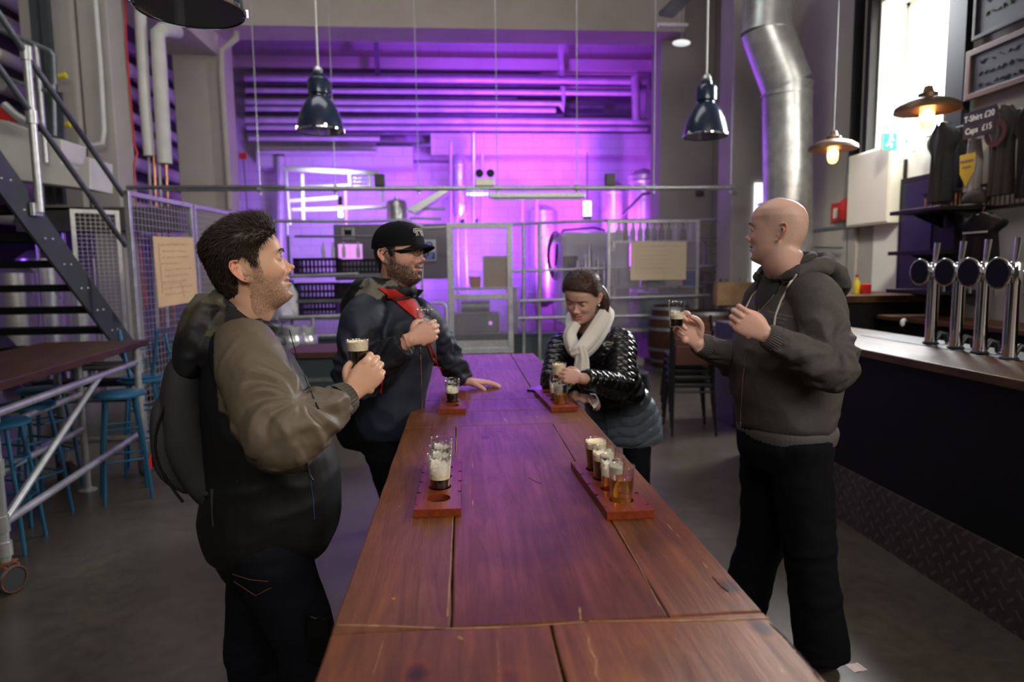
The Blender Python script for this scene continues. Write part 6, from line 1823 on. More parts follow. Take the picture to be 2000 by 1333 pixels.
# fermenters glowing on the right and the back
for k, (x, yt, yb, w_, Y_, lab) in enumerate([(1255, 330, 600, 30, 14.0, 'tall ribbed lilac-lit tank at the right of the hall'), (1196, 352, 600, 22, 14.4, 'narrower tall tank beside it, nearer the poster'), (898, 300, 430, 15, 14.8, 'slim cylinder above the gate hinge side'), (1060, 400, 600, 30, 15.1, 'magenta-lit tank directly right of the gate')]):
    a = fx(x, yb, Y_); b = fx(x, yt, Y_); r_ = w_ / FPX * Y_; hgt = b.z - a.z
    t = thing('fermenter_tank', lab, 'tank', a, 0, 'tall tanks in the brewing hall')
    MB().lathe([(r_ * .3, -.0), (r_, .15), (r_, hgt - .15), (r_ * .6, hgt - .05), (r_ * .2, hgt), (.001, hgt)], n=36).build('tank_shell', SS, t, smooth=40)
    for z in (.3, hgt * .5, hgt - .3): MB().lathe([(r_ * 1.005, z), (r_ * 1.03, z + .01), (r_ * 1.03, z + .05), (r_ * 1.005, z + .06)], n=36, cap=False).build('weld_band', SS, t, smooth=40)
    if a.z > .2:
        for q in range(3): MB().tube([(r_ * .7 * math.cos(q * 2.1), r_ * .7 * math.sin(q * 2.1), .1), (r_ * .8 * math.cos(q * 2.1), r_ * .8 * math.sin(q * 2.1), -a.z + .06)], .03, 8).build('leg', SS, t, smooth=50)
# dark sloping shelf on the right with things under it
t = thing('slope_duct', 'dark sloping pipe duct high at the right, above the pale poster', 'duct', (0, 0, 0))
MB().beam(fx(1288, 402, 13.2), fx(1375, 378, 12.0), .3, .1).build('duct_body', M['pipe_dark'], t, bevel=.01)
MB().tube([fx(1216, 420, 13.3), fx(1255, 380, 13.3), fx(1300, 372, 13.3)], .03, 8).build('bent_pipe', M['pipe_dark'], t, smooth=50)
for k in range(6):
    x = 1300 + k * 18
    tag(MB().tube([fx(x, 395 - k * 3, 12.9), fx(x, 428, 12.9)], .035, 8).build('pipe', M['pipe_paint' if k % 2 else 'pipe_dark'], smooth=50), ['first', 'second', 'third', 'fourth', 'fifth', 'sixth'][k] + ' from the left of the short pipes under the sloping duct', 'pipe')
# white machine with valve cluster
t, w, h = hall_box('filling_machine', 'white rounded machine casing behind the woman, beside the mesh panel', 'machine', 1097, 452, 1232, 640, 12.0, .9, mat('white_casing', (.75, .73, .78), .3), .09)
on_t(1100, 500, 1128, 560, t, PCAB, 'side_panel', .03, 12.0, .01)
t = thing('valve_cluster', 'cluster of steel valves and small cylinders in front of the white machine', 'machine', fx(1155, 600, 11.5))
rnd = random.Random(5)
MB().box((0, .15, -t.location.z / 2 + .02), (.75, .5, t.location.z - .05)).build('plinth', PCAB, t, bevel=.01)
for k in range(15):
    px = 1128 + (k % 5) * 13 + rnd.uniform(-3, 3); top = 478 + abs((k % 5) - 2) * 14 + (k // 5) * 22 + rnd.uniform(-6, 6)
    a = fx(px, 605, 11.5) - t.location; b = fx(px, top, 11.5) - t.location; o_ = V(0, (k // 5) * .12, 0)
    r_ = rnd.uniform(.025, .05)
    MB().lathe([(r_, 0), (r_, b.z - a.z - .12), (r_ * .6, b.z - a.z - .08), (r_ * .6, b.z - a.z), (.001, b.z - a.z)], (a.x + o_.x, a.y + o_.y, a.z), 14).build('cylinder', SS, t, smooth=40)
tq = MB()
for z in (.1, .3, .5): tq.tube([(-.3, 0, z), (.3, .1, z + .05)], .02, 8)
tq.build('manifold', SS, t, smooth=50)
MB().sphere((.1, -.06, .28), .03, 10, 8).build('red_knob', M['red'], t, smooth=60)
# hanging white-blue lamp
t = thing('work_lamp', 'small bright blue-white hanging lamp in the magenta hall', 'lamp', fx(1147, 425, 12.6))
MB().tube([(0, 0, .02), (0, 0, .3)], .075, 14).build('lamp_glass', mat('blue_white_lamp', (.8, .9, 1), .3, emis=(.65, .85, 1), est=3.5), t, smooth=40)
MB().tube([(0, 0, -.03), (0, 0, .02)], .08, 14).build('cap', M['galv_dark'], t, smooth=40); MB().tube([(0, 0, .3), (0, 0, 1.2)], .008, 6).build('cord', M['black'], t)
# black crate stacks behind the two men
def crate(label, x0, y0, x1, y1, Y):
    a = fx(x0, y1, Y); b = fx(x1, y0, Y); w, h = b.x - a.x, b.z - a.z
    t = thing('bottle_crate', label, 'crate', ((a.x + b.x) / 2, Y, a.z), 0, 'black crates on the racks')
    MB().box((0, 0, .015), (w, .4, .03)).build('base', M['black'], t)
    for s in (-1, 1):
        MB().box((s * (w / 2 - .01), 0, h / 2), (.02, .4, h)).build('end_wall', M['black'], t)
        sl_ = MB(); n = 11
        for k in range(n + 1): sl_.box((-w / 2 + w * k / n, s * .19, h / 2), (.02, .015, h))
        sl_.box((0, s * .19, h - .02), (w, .02, .04)); sl_.box((0, s * .19, h * .45), (w, .02, .03)); sl_.build('slatted_side', M['black'], t)
for k, (x0, y0, x1, y1, l_) in enumerate([(580, 504, 662, 536, 'top left black crate on the rack behind the dark-haired man\'s nose'), (577, 552, 658, 584, 'black crate on the middle rack level'), (584, 588, 660, 618, 'black crate on the lowest rack level'), (664, 506, 745, 534, 'top right black crate, partly behind the cap'), (664, 552, 700, 584, 'narrow dark crate right of the middle one')]):
    crate(l_, x0, y0, x1, y1, 11.2)
t = thing('crate_rack', 'dark rack with grey shelves carrying the black crates', 'shelf', (0, 0, 0))
for y in (537, 585, 619): 
    a = fx(560, y, 11.2); b = fx(750, y, 11.2); MB().box2((a.x, 10.95, a.z - .05), (b.x, 11.45, a.z)).build('shelf', M['galv_dark'], t)
for x in (562, 748):
    a = fx(x, 460, 11.0); MB().box2((a.x - .02, 10.98, .06), (a.x + .02, 11.02, a.z)).build('upright', M['galv_dark'], t)
a = fx(575, 462, 11.0); b = fx(745, 462, 11.0); MB().tube([a, b], .02, 8).build('top_bar', M['galv_dark'], t)
for k, x in enumerate((632, 651, 672, 700)):
    tag(MB().lathe([(.03, 0), (.03, .16), (.014, .2), (.014, .26)], n=12).build('bottle', M['white'], smooth=40, loc=fx(x, 504, 11.3)), ['first', 'second', 'third', 'fourth'][k] + ' from the left of the white bottles standing above the crates', 'bottle', 'white bottles above the crates')
# kegs and a white sack at the left
def keg(label, px, py, Y, s=1.0):
    p = fx(px, py, Y); t = thing('beer_keg', label, 'keg', p, 0, 'steel kegs')
    MB().lathe([(.17 * s, 0), (.185 * s, .02), (.19 * s, .1), (.195 * s, .14), (.19 * s, .18), (.19 * s, .3), (.195 * s, .34), (.19 * s, .38), (.15 * s, .46), (.05 * s, .48), (.001, .48)], n=32).build('shell', SS, t, smooth=30)
    MB().lathe([(.165 * s, .44), (.165 * s, .55), (.155 * s, .56), (.155 * s, .44)], n=32, cap=False).build('collar', SS, t, smooth=30)
keg('shiny steel keg lying low behind the dark-haired man\'s collar', 572, 716, 9.3, .9); keg('second steel keg behind the short fence post', 600, 714, 9.6, .85); 
t = thing('plastic_sack', 'crumpled pale plastic sack behind the dark-haired man\'s chin', 'sack', fx(548, 622, 10.9))
mb = MB(); mb.sphere((0, 0, .1), .2, 24, 16, sc=(1.1, .8, .75)); me = remesh(mb, .02, 0); c_ = getco(me); setco(me, c_ + getno(me) * (.05 * ridge(c_ * 7, 2))[:, None]); link(me, 'sack_body', mat('pale_plastic', (.7, .68, .8), .25), t)
t = thing('jug', 'tall white jug with a blue cap left of the crates', 'jug', fx(571, 620, 11.0)); MB().lathe([(.09, 0), (.1, .05), (.1, .4), (.04, .5), (.04, .54)], n=20).build('jug_body', M['white'], t, smooth=40); MB().lathe([(.05, .54), (.05, .6)], n=16).build('jug_cap', M['blue_plastic'], t)
# low table with dark red top behind the men, on a teal base
t = thing('side_counter', 'low dark-red topped counter on a teal-grey base behind the two men', 'counter', (0, 0, 0))
YC = 6.6; a = atY(548, 690, YC); b = atY(720, 688, YC)
MB().box2((a.x, YC, a.z - .06), (b.x, YC + .8, a.z)).build('counter_top', M['frame_brown'], t, bevel=.004)
MB().box2((a.x + .05, YC + .05, 0), (b.x - .05, YC + .75, a.z - .06)).build('base', bpy.data.materials['teal_grey_upstand'], t)
MB().box2((a.x + .04, YC + .03, .46), (b.x - .04, YC + .05, .5)).build('pale_strip', M['galv_dark'], t)
wb0 = fx(945, 560, 12.6); wb = thing('work_bench', 'steel work bench seen through the mesh gate', 'bench', (wb0.x, 12.7, 0))
MB().box((0, 0, wb0.z - .03), (1.3, .6, .04)).build('bench_top', SS, wb, bevel=.004)
for sx_ in (-.6, .6):
    for sy_ in (-.25, .25): MB().box((sx_, sy_, (wb0.z - .05 + .06) / 2), (.04, .04, wb0.z - .11)).build('leg', SS, wb)
# things behind the gate: cardboard box, machine bits
t, w, h = hall_box('cardboard_box', 'small brown cardboard box seen through the mesh gate', 'box', 945, 500, 990, 561, 12.6, .3, mat('cardboard', (.42, .27, .17), .8), .004); on_t(945, 500, 990, 503, t, M['kraft'], 'tape', .01, 12.6, .001)
t, w, h = hall_box('pump_unit', 'low dark pump unit behind the lower half of the gate', 'machine', 885, 610, 975, 665, 11.6, .5, PCAB, .02); MB().lathe([(.12, -.25), (.12, .25)], n=24, M=Matrix.Translation((0, 0, h + .08)) @ Matrix.Rotation(R(90), 4, 'Y')).build('motor', M['galv_dark'], t, smooth=40); MB().sphere((.25, -.27, h * .6), .03, 10, 8).build('magenta_button', SCRN, t)
t = thing('orange_bucket', 'small orange bucket seen through the gate', 'bucket', (fx(928, 560, 12.6).x, 12.6, wb0.z - .009)); MB().lathe([(.09, 0), (.12, .2), (.125, .2)], n=20).build('bucket_body', mat('orange_plastic', (.6, .14, .03), .4), t, smooth=40); MB().tube([(.12 * math.cos(x), 0, .2 + .1 * math.sin(x)) for x in [PI * k / 8 for k in range(9)]], .005, 5).build('handle', SS, t)
# bottles and jars on the shelf behind the poster panel
t = thing('bottle_shelf', 'steel shelf behind the right mesh panel', 'shelf', (0, 0, 0)); a = fx(1195, 472, 11.2); b = fx(1370, 472, 11.2)
MB().box2((a.x, 11.0, a.z - .03), (b.x, 11.4, a.z)).build('shelf_board', SS, t)
for x in (a.x, b.x): MB().box2((x - .02, 11.0, .06), (x + .02, 11.04, a.z)).build('upright', SS, t)
MB().box2((a.x, 11.0, fx(1195, 560, 11.2).z - .03), (b.x, 11.4, fx(1195, 560, 11.2).z)).build('shelf_board', SS, t)
rnd = random.Random(9); BT = [mat('green_bottle', (.03, .12, .06), .1, spec=.8), mat('pale_bottle', (.5, .5, .6), .2), mat('brown_bottle', (.12, .04, .02), .1, spec=.8)]
for k in range(11):
    x = 1208 + k * 14; p = fx(x, 471.5, 11.1 + .12 * (k % 2)); p.z = a.z + .001; kk = rnd.randrange(3)
    o = MB().lathe([(.045, 0), (.048, .01), (.048, .17), (.02, .24), (.018, .30), (.022, .31)], n=16).build('bottle', BT[kk], smooth=40, loc=p)
    tag(o, ['green', 'pale', 'brown'][kk] + ' bottle, number %s from the left on the shelf behind the poster panel' % ['one', 'two', 'three', 'four', 'five', 'six', 'seven', 'eight', 'nine', 'ten', 'eleven'][k], 'bottle', 'bottles behind the poster panel')
for k, (x0, x1, mm, nm) in enumerate([(1212, 1250, 'white', 'white'), (1262, 1292, 'galv_dark', 'grey'), (1300, 1334, 'cream', 'cream'), (1340, 1362, 'blue_plastic', 'blue')]):
    t, w, h = hall_box('storage_tub', nm + ' storage tub on the lower shelf behind the poster panel', 'tub', x0, 530, x1, 559, 11.05, .3, M[mm], .01); MB().box((0, 0, h + .01), (w * 1.04, .32, .02)).build('lid', M['white'], t)
t, w, h = hall_box('grey_bin', 'large blue-grey bin behind the lower part of the right mesh panel', 'bin', 1262, 575, 1350, 655, 11.0, .5, mat('blue_grey_bin', (.14, .19, .25), .4), .03); MB().box((0, 0, h), (w * 1.05, .55, .05)).build('lid', M['galv_dark'], t, bevel=.01)
# grey hoses on the wall
t = thing('hose_coil', 'grey hose hanging in loops left of the white machine', 'hose', fx(1085, 500, 12.6))
for r_ in (.2, .23, .26): MB().tube([(r_ * .6 * math.cos(x), -.03 * r_, r_ * 1.7 * math.sin(x)) for x in [2 * PI * k / 24 for k in range(24)]], .018, 6, closed=True).build('hose_loop', M['pipe_dark'], t, smooth=60)
MB().box((0, .02, .3), (.1, .08, .06)).build('hook', SS, t)
tag(MB().tube([fx(1085, 520, 12.5), fx(1088, 480, 12.5), fx(1100, 450, 12.5), fx(1160, 445, 12.5), fx(1180, 450, 12.5), fx(1186, 520, 12.5)], .02, 8).build('hose', M['black'], smooth=60), 'black hose arching over the white machine', 'hose')

# ------------------------------------------------------------------ barrels, chairs and crate by the right pier
def barrel(label, px, py, H=.9, Rm=.32, Y=None):
    p = atZ(px, py, 0); t = thing('oak_barrel', label, 'barrel', (p.x, p.y, 0), 0, 'oak barrels')
    prof = [(Rm * .78 + (Rm - Rm * .78) * math.sin(PI * i / 16), H * i / 16) for i in range(17)]
    b = MB(); n = 26; vs = []; 
    for r_, z in prof:
        for j in range(n * 3):
            a = 2 * PI * j / (n * 3); rr = r_ - (.004 if j % 3 == 0 else 0); vs.append((rr * math.cos(a), rr * math.sin(a), z))
    m_ = n * 3; b.add(vs, [(i * m_ + j, i * m_ + (j + 1) % m_, (i + 1) * m_ + (j + 1) % m_, (i + 1) * m_ + j) for i in range(16) for j in range(m_)])
    b.build('staves', M['barrel'], t, smooth=50)
    MB().lathe([(.001, H - .03), (Rm * .76, H - .03)], n=40, cap=False).build('barrel_head', M['barrel'], t)
    MB().lathe([(.001, .03), (Rm * .76, .03)], n=40, cap=False).build('barrel_head', M['barrel'], t)
    for i0 in (0, 2.2, 5, 10, 12.8, 15):
        z0 = H * i0 / 16; z1 = z0 + .045
        rf = lambda z: Rm * .78 + (Rm - Rm * .78) * math.sin(PI * z / H)
        MB().lathe([(rf(z0) + .001, z0), (rf(z0) + .005, z0), (rf(min(z1, H)) + .005, min(z1, H)), (rf(min(z1, H)) + .001, min(z1, H))], n=48, cap=False).build('hoop', M['galv_dark'], t, smooth=40)
    return t
barrel('upright oak barrel nearest the woman, behind the lifted glass', 1308, 722, .98, .33)
barrel('second upright oak barrel, behind the bald man\'s forearm', 1378, 738, .95, .36)
barrel('third oak barrel carrying the wooden crate by the pier', 1436, 722, .98, .32)
p = atZ(1436, 722, 0)
t = thing('glass_crate', 'pale wooden crate full of clean glasses on the third barrel', 'crate', (p.x - .04, p.y - .02, .981), R(-12))
W_, D_, H_ = .56, .34, .34
for s in (-1, 1):
    MB().box((0, s * D_ / 2, H_ / 2), (W_, .015, H_)).build('side_board', M['crate'], t, bevel=.002); MB().box((s * W_ / 2, 0, H_ / 2), (.015, D_, H_)).build('end_board', M['crate'], t, bevel=.002)
MB().box((0, 0, .01), (W_, D_, .02)).build('bottom', M['crate'], t)
for i in range(6):
    for j in range(3):
        o = glass_mesh().build('drinking_glass', M['clear_glass'], smooth=60) if i + j == 0 else drink.copy()
        if i + j == 0: drink = o
        else: COL.objects.link(o)
        q = Matrix.Translation((p.x - .04, p.y - .02, .981)) @ Matrix.Rotation(R(-12), 4, 'Z') @ Vector((-.22 + i * .088, -.1 + j * .1, .3005))
        o.location = q; tag(o, 'clean empty glass in the pale crate, ' + ['leftmost', 'second from the left', 'third from the left', 'fourth from the left', 'fifth from the left', 'rightmost'][i] + ' in the ' + ['front', 'middle', 'back'][j] + ' row', 'glass', 'clean glasses in the crate')
sh_ = MB().box((0, 0, .29), (W_ - .02, D_ - .02, .02)).build('inner_tray', M['crate'], t)
# stacked chairs
def chair_(t, z):
    s = MB(); s.box((0, 0, .45 + z), (.40, .40, .025)); s.build('seat', M['black'], t, bevel=.006)
def make_chair():
    t = thing('stacking_chair', '', 'chair', (0, 0, 0), 0, 'black chairs in the stack')
    MB().box((0, 0, .45), (.38, .38, .02)).build('seat', M['black'], t, bevel=.006)
    MB().box((0, .20, .74), (.34, .012, .17)).build('backrest', M['frame_brown'], t, bevel=.004)
    for sx in (-1, 1):
        MB().tube([(sx * .17, -.17, .44), (sx * .20, -.23, 0)], .012, 8).build('leg', M['black_metal'], t, smooth=50)
        MB().tube([(sx * .18, .21, .84), (sx * .18, .18, .45), (sx * .20, .25, 0)], .012, 8).build('leg', M['black_metal'], t, smooth=50)
    MB().tube([(-.18, .19, .40), (.18, .19, .40)], .01, 6).build('stretcher', M['black_metal'], t)
    return t
ch0 = make_chair(); p = atZ(1352, 845, 0); rz_ = R(172)
for k in range(5):
    o = ch0 if k == 0 else copy_tree(ch0)
    d_ = Vector((math.sin(rz_), -math.cos(rz_), 0)) * .045 * k
    o.location = (p.x + d_.x, p.y + d_.y + .1, .065 * k + .0005); o.rotation_euler = (0, 0, rz_); o['label'] = ['bottom', 'second from the bottom', 'middle', 'second from the top', 'top'][k] + ' black chair in the stack between the woman and the bald man'
# tall dark cabinet end beyond the bald man
p = atZ(1430, 845, 0)
t = thing('dark_cabinet', 'plain dark blue-grey cabinet end just left of the bald man\'s legs', 'cabinet', (p.x + .3, p.y + .4, 0))
MB().box((.02, 0, .5), (.5, .5, 1.0)).build('carcass', mat('blue_grey_laminate', (.045, .045, .07), .4), t, bevel=.004); MB().box((.02, -.255, .5), (.46, .012, .9)).build('door', bpy.data.materials['blue_grey_laminate'], t, bevel=.003)
def frame(yaw):
    """lateral (to the person's right) and forward axes for a body turned to yaw"""
    f = Vector((-math.sin(R(yaw)), math.cos(R(yaw)), 0)); return (f.y, -f.x, 0), (f.x, f.y, 0)
def garment(sp, rings, sleeves, voxel=.007, amp=.008, extra=None, ex=2.3, smooth=3, folds=True, body_amp=.006, bfreq=(5, 5, 9), seed=0):
    mb = MB()
    loft(mb, rings, (sp['lat'], sp['fwd']), 34, ex, 5)
    for s, (rs_, cut) in sleeves.items():
        a = sp['arm' + s]; S_, E, W = map(Vector, (a['sh'], a['el'], a['wr'])); ch = rings[-2][0]
        We = W + (E - W).normalized() * cut
        inn = S_ + (Vector(ch) - S_) * .35
        limb(mb, [inn, S_, S_.lerp(E, .5), E, E.lerp(We, .5), We], [rs_[0] * .95, rs_[0], rs_[1], rs_[2], rs_[3], rs_[4]], 24, 6, ends=False)
        mb.sphere(S_, rs_[0] * .98, 16, 12); mb.sphere(E, rs_[2], 16, 12)
    if extra: extra(mb)
    me = remesh(mb, voxel, smooth); drop_islands(me)
    co = getco(me); no = getno(me); d = np.zeros(len(co))
    if folds:
        w = np.ones(len(co))
        for k, s in enumerate(sleeves):
            a = sp['arm' + s]; rr = sleeves[s][0]
            d += sleeve_folds(co, no, a['sh'], a['el'], a['wr'], amp, max(rr) * 1.35, seed + k * 3)
            d += elbow_fan(co, a['sh'], a['el'], a['wr'], amp * .62, 9.0, .085, seed + k, max(rr) * 1.22)
            for P_, Q_ in ((a['sh'], a['el']), (a['el'], a['wr'])):
                s_, dist, _, _ = seg_param(co, P_, Q_); w = np.minimum(w, np.clip((dist - max(rr) * .95) / .06, 0, 1))
        d += w * body_amp * ridge(co * np.array(bfreq) + seed, 2)
    co2 = relax(me, co + no * d[:, None], 3) if folds else co
    setco(me, co2)
    return me, co2, getno(me)
def near_seg(co, A, B):
    s, d, u, L = seg_param(co, A, B); return s, d, L
def smoothstep(x, a, b):
    t = np.clip((x - a) / (b - a), 0, 1); return t * t * (3 - 2 * t)
def hips(sp, X, spread=.088):
    p = Vector(sp['pelvis']); x = Vector(X); return p + x * spread - V(0, 0, .02), p - x * spread - V(0, 0, .02)
def scalp_shell(sp, parent, name, maskfn, thick, m, col, voxel=.0035, noise_=(40, .004), seed=0):
    """hair mass: the part of the head covered by hair, pushed outward; maskfn(L) gives its thickness weight"""
    v, nz, nt = head_verts(sp, 90, 110)
    x = v.copy(); 
    # outward direction
    ctr = np.array([0, -.01, .01]); nrm = (x - ctr) * np.array([1.1, 1, 1]); nrm /= np.linalg.norm(nrm, axis=1)[:, None]
    w = maskfn(x)
    t = thick(x) if callable(thick) else thick
    out = x + nrm * ((w * t) - (1 - w) * .012)[:, None]
    out = out + nrm * (w * noise_[1] * ridge(x * noise_[0] + seed, 2))[:, None]
    f = [(i * nt + j, i * nt + (j + 1) % nt, (i + 1) * nt + (j + 1) % nt, (i + 1) * nt + j) for i in range(nz - 1) for j in range(nt)]
    me = bpy.data.meshes.new(name); 
    fw = [q for q in f if max(w[k] for k in q) > .02]
    if w[-1] > .5: fw.append(tuple(range((nz - 1) * nt, nz * nt)))
    me.from_pydata([tuple(p) for p in out], [], fw + [])
    M4 = np.array(sp['MH']); co = out @ M4[:3, :3].T + M4[:3, 3]
    me.vertices.foreach_set('co', co.astype(np.float32).ravel()); me.update()
    k = 1 + .35 * vnoise(x * 160); c = np.array(col)[None, :] * k[:, None]
    return link(me, name, m, parent, c)
def to_world(sp, L):
    M4 = np.array(sp['MH']); return L @ M4[:3, :3].T + M4[:3, 3]
def dir_world(sp, D):
    M4 = np.array(sp['MH']); d = D @ M4[:3, :3].T; return d / np.linalg.norm(d, axis=1)[:, None]
def scalp_roots(sp, maskfn, n, seed):
    rs = np.random.RandomState(seed); v, nz, nt = head_verts(sp, 110, 140); ctr = np.array([0, -.01, .01])
    w = maskfn(v); area_ = np.linalg.norm(v[:, :2] - np.array([0, -.01]), axis=1); p = w * (area_ + .012); p /= p.sum()
    idx = rs.choice(len(v), n, p=p); r = v[idx] + rs.normal(size=(n, 3)) * .0012
    nr = r - ctr; nr /= np.linalg.norm(nr, axis=1)[:, None]
    return r, nr

# ================================================================== dark-haired man, front left
X, Y = frame(-76)
m1 = dict(name='dark_haired_man', lat=X, fwd=Y, head=atY(488, 522, 1.87), yaw=-72, pitch=-12, roll=0, hscale=1.0,
          neck=atY(462, 640, 1.88), pelvis=atY(520, 1030, 1.86), skin=(.62, .36, .235), hair=(.030, .019, .013), beard=.62, smile=.75, jaw=1.02, chin=1.1, nose=1.02,
          nr=.060, gaze=(.15, .12), iris=(.12, .2, .2), lid=.5, browt=1.15, voxel=.0023, ear=1.08,
          label='dark-haired stubbled man in profile at the left, black and olive jacket, holding a stout')
sh = atY(485, 705, 1.71); el = atY(553, 856, 1.61); wr = atY(683, 772, 1.76)
m1['armR'] = dict(sh=sh, el=el, wr=wr, F=(.62, .25, .66), P=(-.25, .95, -.15), curl=[(46, 52, 34), (50, 54, 34), (52, 54, 34), (55, 54, 34)], thumb=[(.040, .046, .022), (.062, .052, .040), (.082, .046, .056)], spread=.01, hs=1.0)
m1['armL'] = dict(sh=atY(470, 705, 2.06), el=atY(500, 880, 2.12), wr=atY(560, 1000, 2.1), F=(.5, 0, -.8), P=(0, -1, 0))
hr, hl = hips(m1, X)
m1['legR'] = dict(hip=hr, knee=atY(604, 1265, 1.76), ankle=Vector((-.44, 1.74, .09)))
m1['legL'] = dict(hip=hl, knee=atY(493, 1270, 1.97), ankle=Vector((-.62, 2.0, .09)))
p1 = make_body(m1)
# jacket
nk = Vector(m1['neck'])
rings = [(atY(532, 1072, 1.88), .150, .140), (atY(532, 1052, 1.88), .180, .172), (atY(532, 1000, 1.88), .200, .190), (atY(532, 910, 1.88), .205, .176), (atY(516, 820, 1.88), .200, .158),
         (atY(494, 740, 1.88), .200, .135), (atY(474, 685, 1.88), .165, .108), (atY(460, 640, 1.88), .085, .085), (atY(463, 622, 1.88), .075, .078)]
me, co, no = garment(m1, rings, {'R': ([.088, .091, .087, .068, .046], .035), 'L': ([.09, .088, .08, .07, .05], .02)}, .0052, .0165, body_amp=.010, bfreq=(6, 6, 8), seed=2)
s1, d1, L1_ = near_seg(co, sh, el); s2, d2, L2_ = near_seg(co, el, wr)
sl_, dl, _ = near_seg(co, m1['armL']['sh'], m1['armL']['el']); _, dl2, _ = near_seg(co, m1['armL']['el'], m1['armL']['wr'])
Fv = np.array(Y); rel = co - np.array(sh)
onarm = np.minimum(d1, d2)
cap_ = np.linalg.norm(co - (np.array(sh) + np.array(X) * .0), axis=1)
ol = 1 - smoothstep(onarm, .106, .112)
ol = np.maximum(ol, (1 - smoothstep(cap_, .138, .144)) * (rel @ np.array(X) > -.05))
ol = np.maximum(ol, 1 - smoothstep(np.minimum(dl, dl2), .105, .11))
back = (rel @ Fv) < -.075                                      # black back panel behind the sleeve seam
ol = ol * (1 - back * (s1 < .12))
olive = np.array((.120, .094, .062)); blk = np.array((.0055, .0055, .0065))
c = blk * (1 - ol[:, None]) + olive * ol[:, None]
link(me, 'jacket', vcol_mat('technical_shell', .54, (260, .10), spec=.45), p1, c)
# elastic cuff
def cuff(sp, s, parent, m, r0, r1, ln, off=.0, ribs=26, name='cuff'):
    a = sp['arm' + s]; W = Vector(a['wr']); E = Vector(a['el']); d = (W - E).normalized(); st_ = W - d * (ln + off); mb = MB()
    ref = d.orthogonal().normalized(); bi = d.cross(ref); n = ribs * 4; vs = []; K = 8
    for i in range(K + 1):
        t = i / K; r = r0 + (r1 - r0) * t + .002 * math.sin(PI * t)
        for j in range(n):
            an = 2 * PI * j / n; rr = r + .0014 * math.sin(an * ribs)
            if i == K: rr -= .004
            vs.append(st_ + d * ln * t + (ref * math.cos(an) + bi * math.sin(an)) * rr)
    mb.add(vs, [(i * n + j, i * n + (j + 1) % n, (i + 1) * n + (j + 1) % n, (i + 1) * n + j) for i in range(K) for j in range(n)])
    return mb.build(name, m, parent, smooth=60)
cuff(m1, 'R', p1, mat('cuff_olive', (.07, .06, .045), .6, bump=(200, .2)), .047, .036, .040, -.002)
# hood lying on the back, lining turned out
def hood_mesh():
    mb = MB(); f = Vector(Y); r = Vector(X); c0_ = nk + V(0, 0, .040)
    loft(mb, [(nk - f * .004 + V(0, 0, .082), .078, .080), (nk - f * .006 + V(0, 0, .045), .098, .098), (nk - f * .010 + V(0, 0, .005), .122, .116), (nk - f * .012 - V(0, 0, .045), .150, .128), (nk - f * .012 - V(0, 0, .09), .14, .11)], (X, Y), 30, 2.0, 5)
    loft(mb, [(c0_ - f * .040 + V(0, 0, .050), .07, .030), (c0_ - f * .058 + V(0, 0, .015), .105, .040), (c0_ - f * .095 - V(0, 0, .07), .130, .044), (c0_ - f * .120 - V(0, 0, .16), .110, .036), (c0_ - f * .125 - V(0, 0, .21), .05, .018)], (X, Y), 26, 2.2, 5)
    loft(mb, [(nk + f * .055 + V(0, 0, -.04), .075, .05), (nk + f * .065 + V(0, 0, .0), .072, .045), (nk + f * .082 + V(0, 0, .045), .066, .026)], (X, Y), 22, 2.0, 4)
    return mb
me = remesh(hood_mesh(), .005, 16); drop_islands(me)
co = getco(me); no = getno(me); rl = co - np.array(nk); co[:, 2] -= .30 * (rl @ np.array(Y) + .02) * smoothstep(rl[:, 2], -.08, .06); co = co + no * (.001 + .013 * ridge(co * np.array((10, 10, 12)) + 9, 2))[:, None]
# hollow the inside of the hood and open the neck
rel = co - np.array(nk); fz = rel @ np.array(Y); lx = rel @ np.array(X); rr = np.sqrt(fz ** 2 + lx ** 2)
co = co + no * (-.020 * gauss(rr, .078, .022) * (no[:, 2] > .25))[:, None]
setco(me, co)
lin = smoothstep(no[:, 2], .25, .5) * (fz < -.02) * (fz > -.16) * (rel[:, 2] > -.01)
lin2 = smoothstep(vnoise(co * 14 + 2), -.25, .1)
w_ = (lin * np.maximum(lin2, .35))[:, None]
c = blk * 1.6 * (1 - w_) + np.array((.085, .074, .046)) * w_
link(me, 'hood', bpy.data.materials['technical_shell'], p1, c)
# pocket zip and hem cord
zp = MB(); q0 = atY(598, 898, 1.66); q1 = atY(612, 1000, 1.665)
# jeans and shoes
trousers(m1, p1, mat('dark_jeans', (.004, .0045, .008), .8, spec=.2, bump=(400, .2)), hip=(.16, .135), thigh=.095, knee=.078, hem=.075, wr=.006)
shoes(m1, p1, mat('dark_shoe', (.02, .018, .018), .5))
# hair
def hm1(L):
    x, y, z = np.abs(L[:, 0]), L[:, 1], L[:, 2]
    line = np.interp(y, [-.12, -.085, -.045, -.03, -.012, .004, .018, .028, .040, .060, .085, .1], [-.092, -.085, -.055, .024, .028, .004, .004, .032, .048, .062, .074, .078])
    return smoothstep(z - line, -.004, .005)
def th1(L):
    y, z = L[:, 1], L[:, 2]
    return .004 + .013 * smoothstep(z, .02, .09) + .006 * smoothstep(y, .0, .07) * smoothstep(z, .07, .10) - .008 * smoothstep(y, .065, .09) - .003 * smoothstep(-y, .02, .09) * smoothstep(z, -.05, .03)
HM1 = hair_mat('dark_brown_hair', (.03, .02, .014)); hc1 = (.036, .023, .015)
h = scalp_shell(m1, p1, 'hair', hm1, th1, HM1, hc1, noise_=(60, .003), seed=4)
r, nr = scalp_roots(m1, hm1, 7500, 5)
top = smoothstep(r[:, 2], .04, .09); fr = smoothstep(r[:, 1], -.03, .07)[:, None]
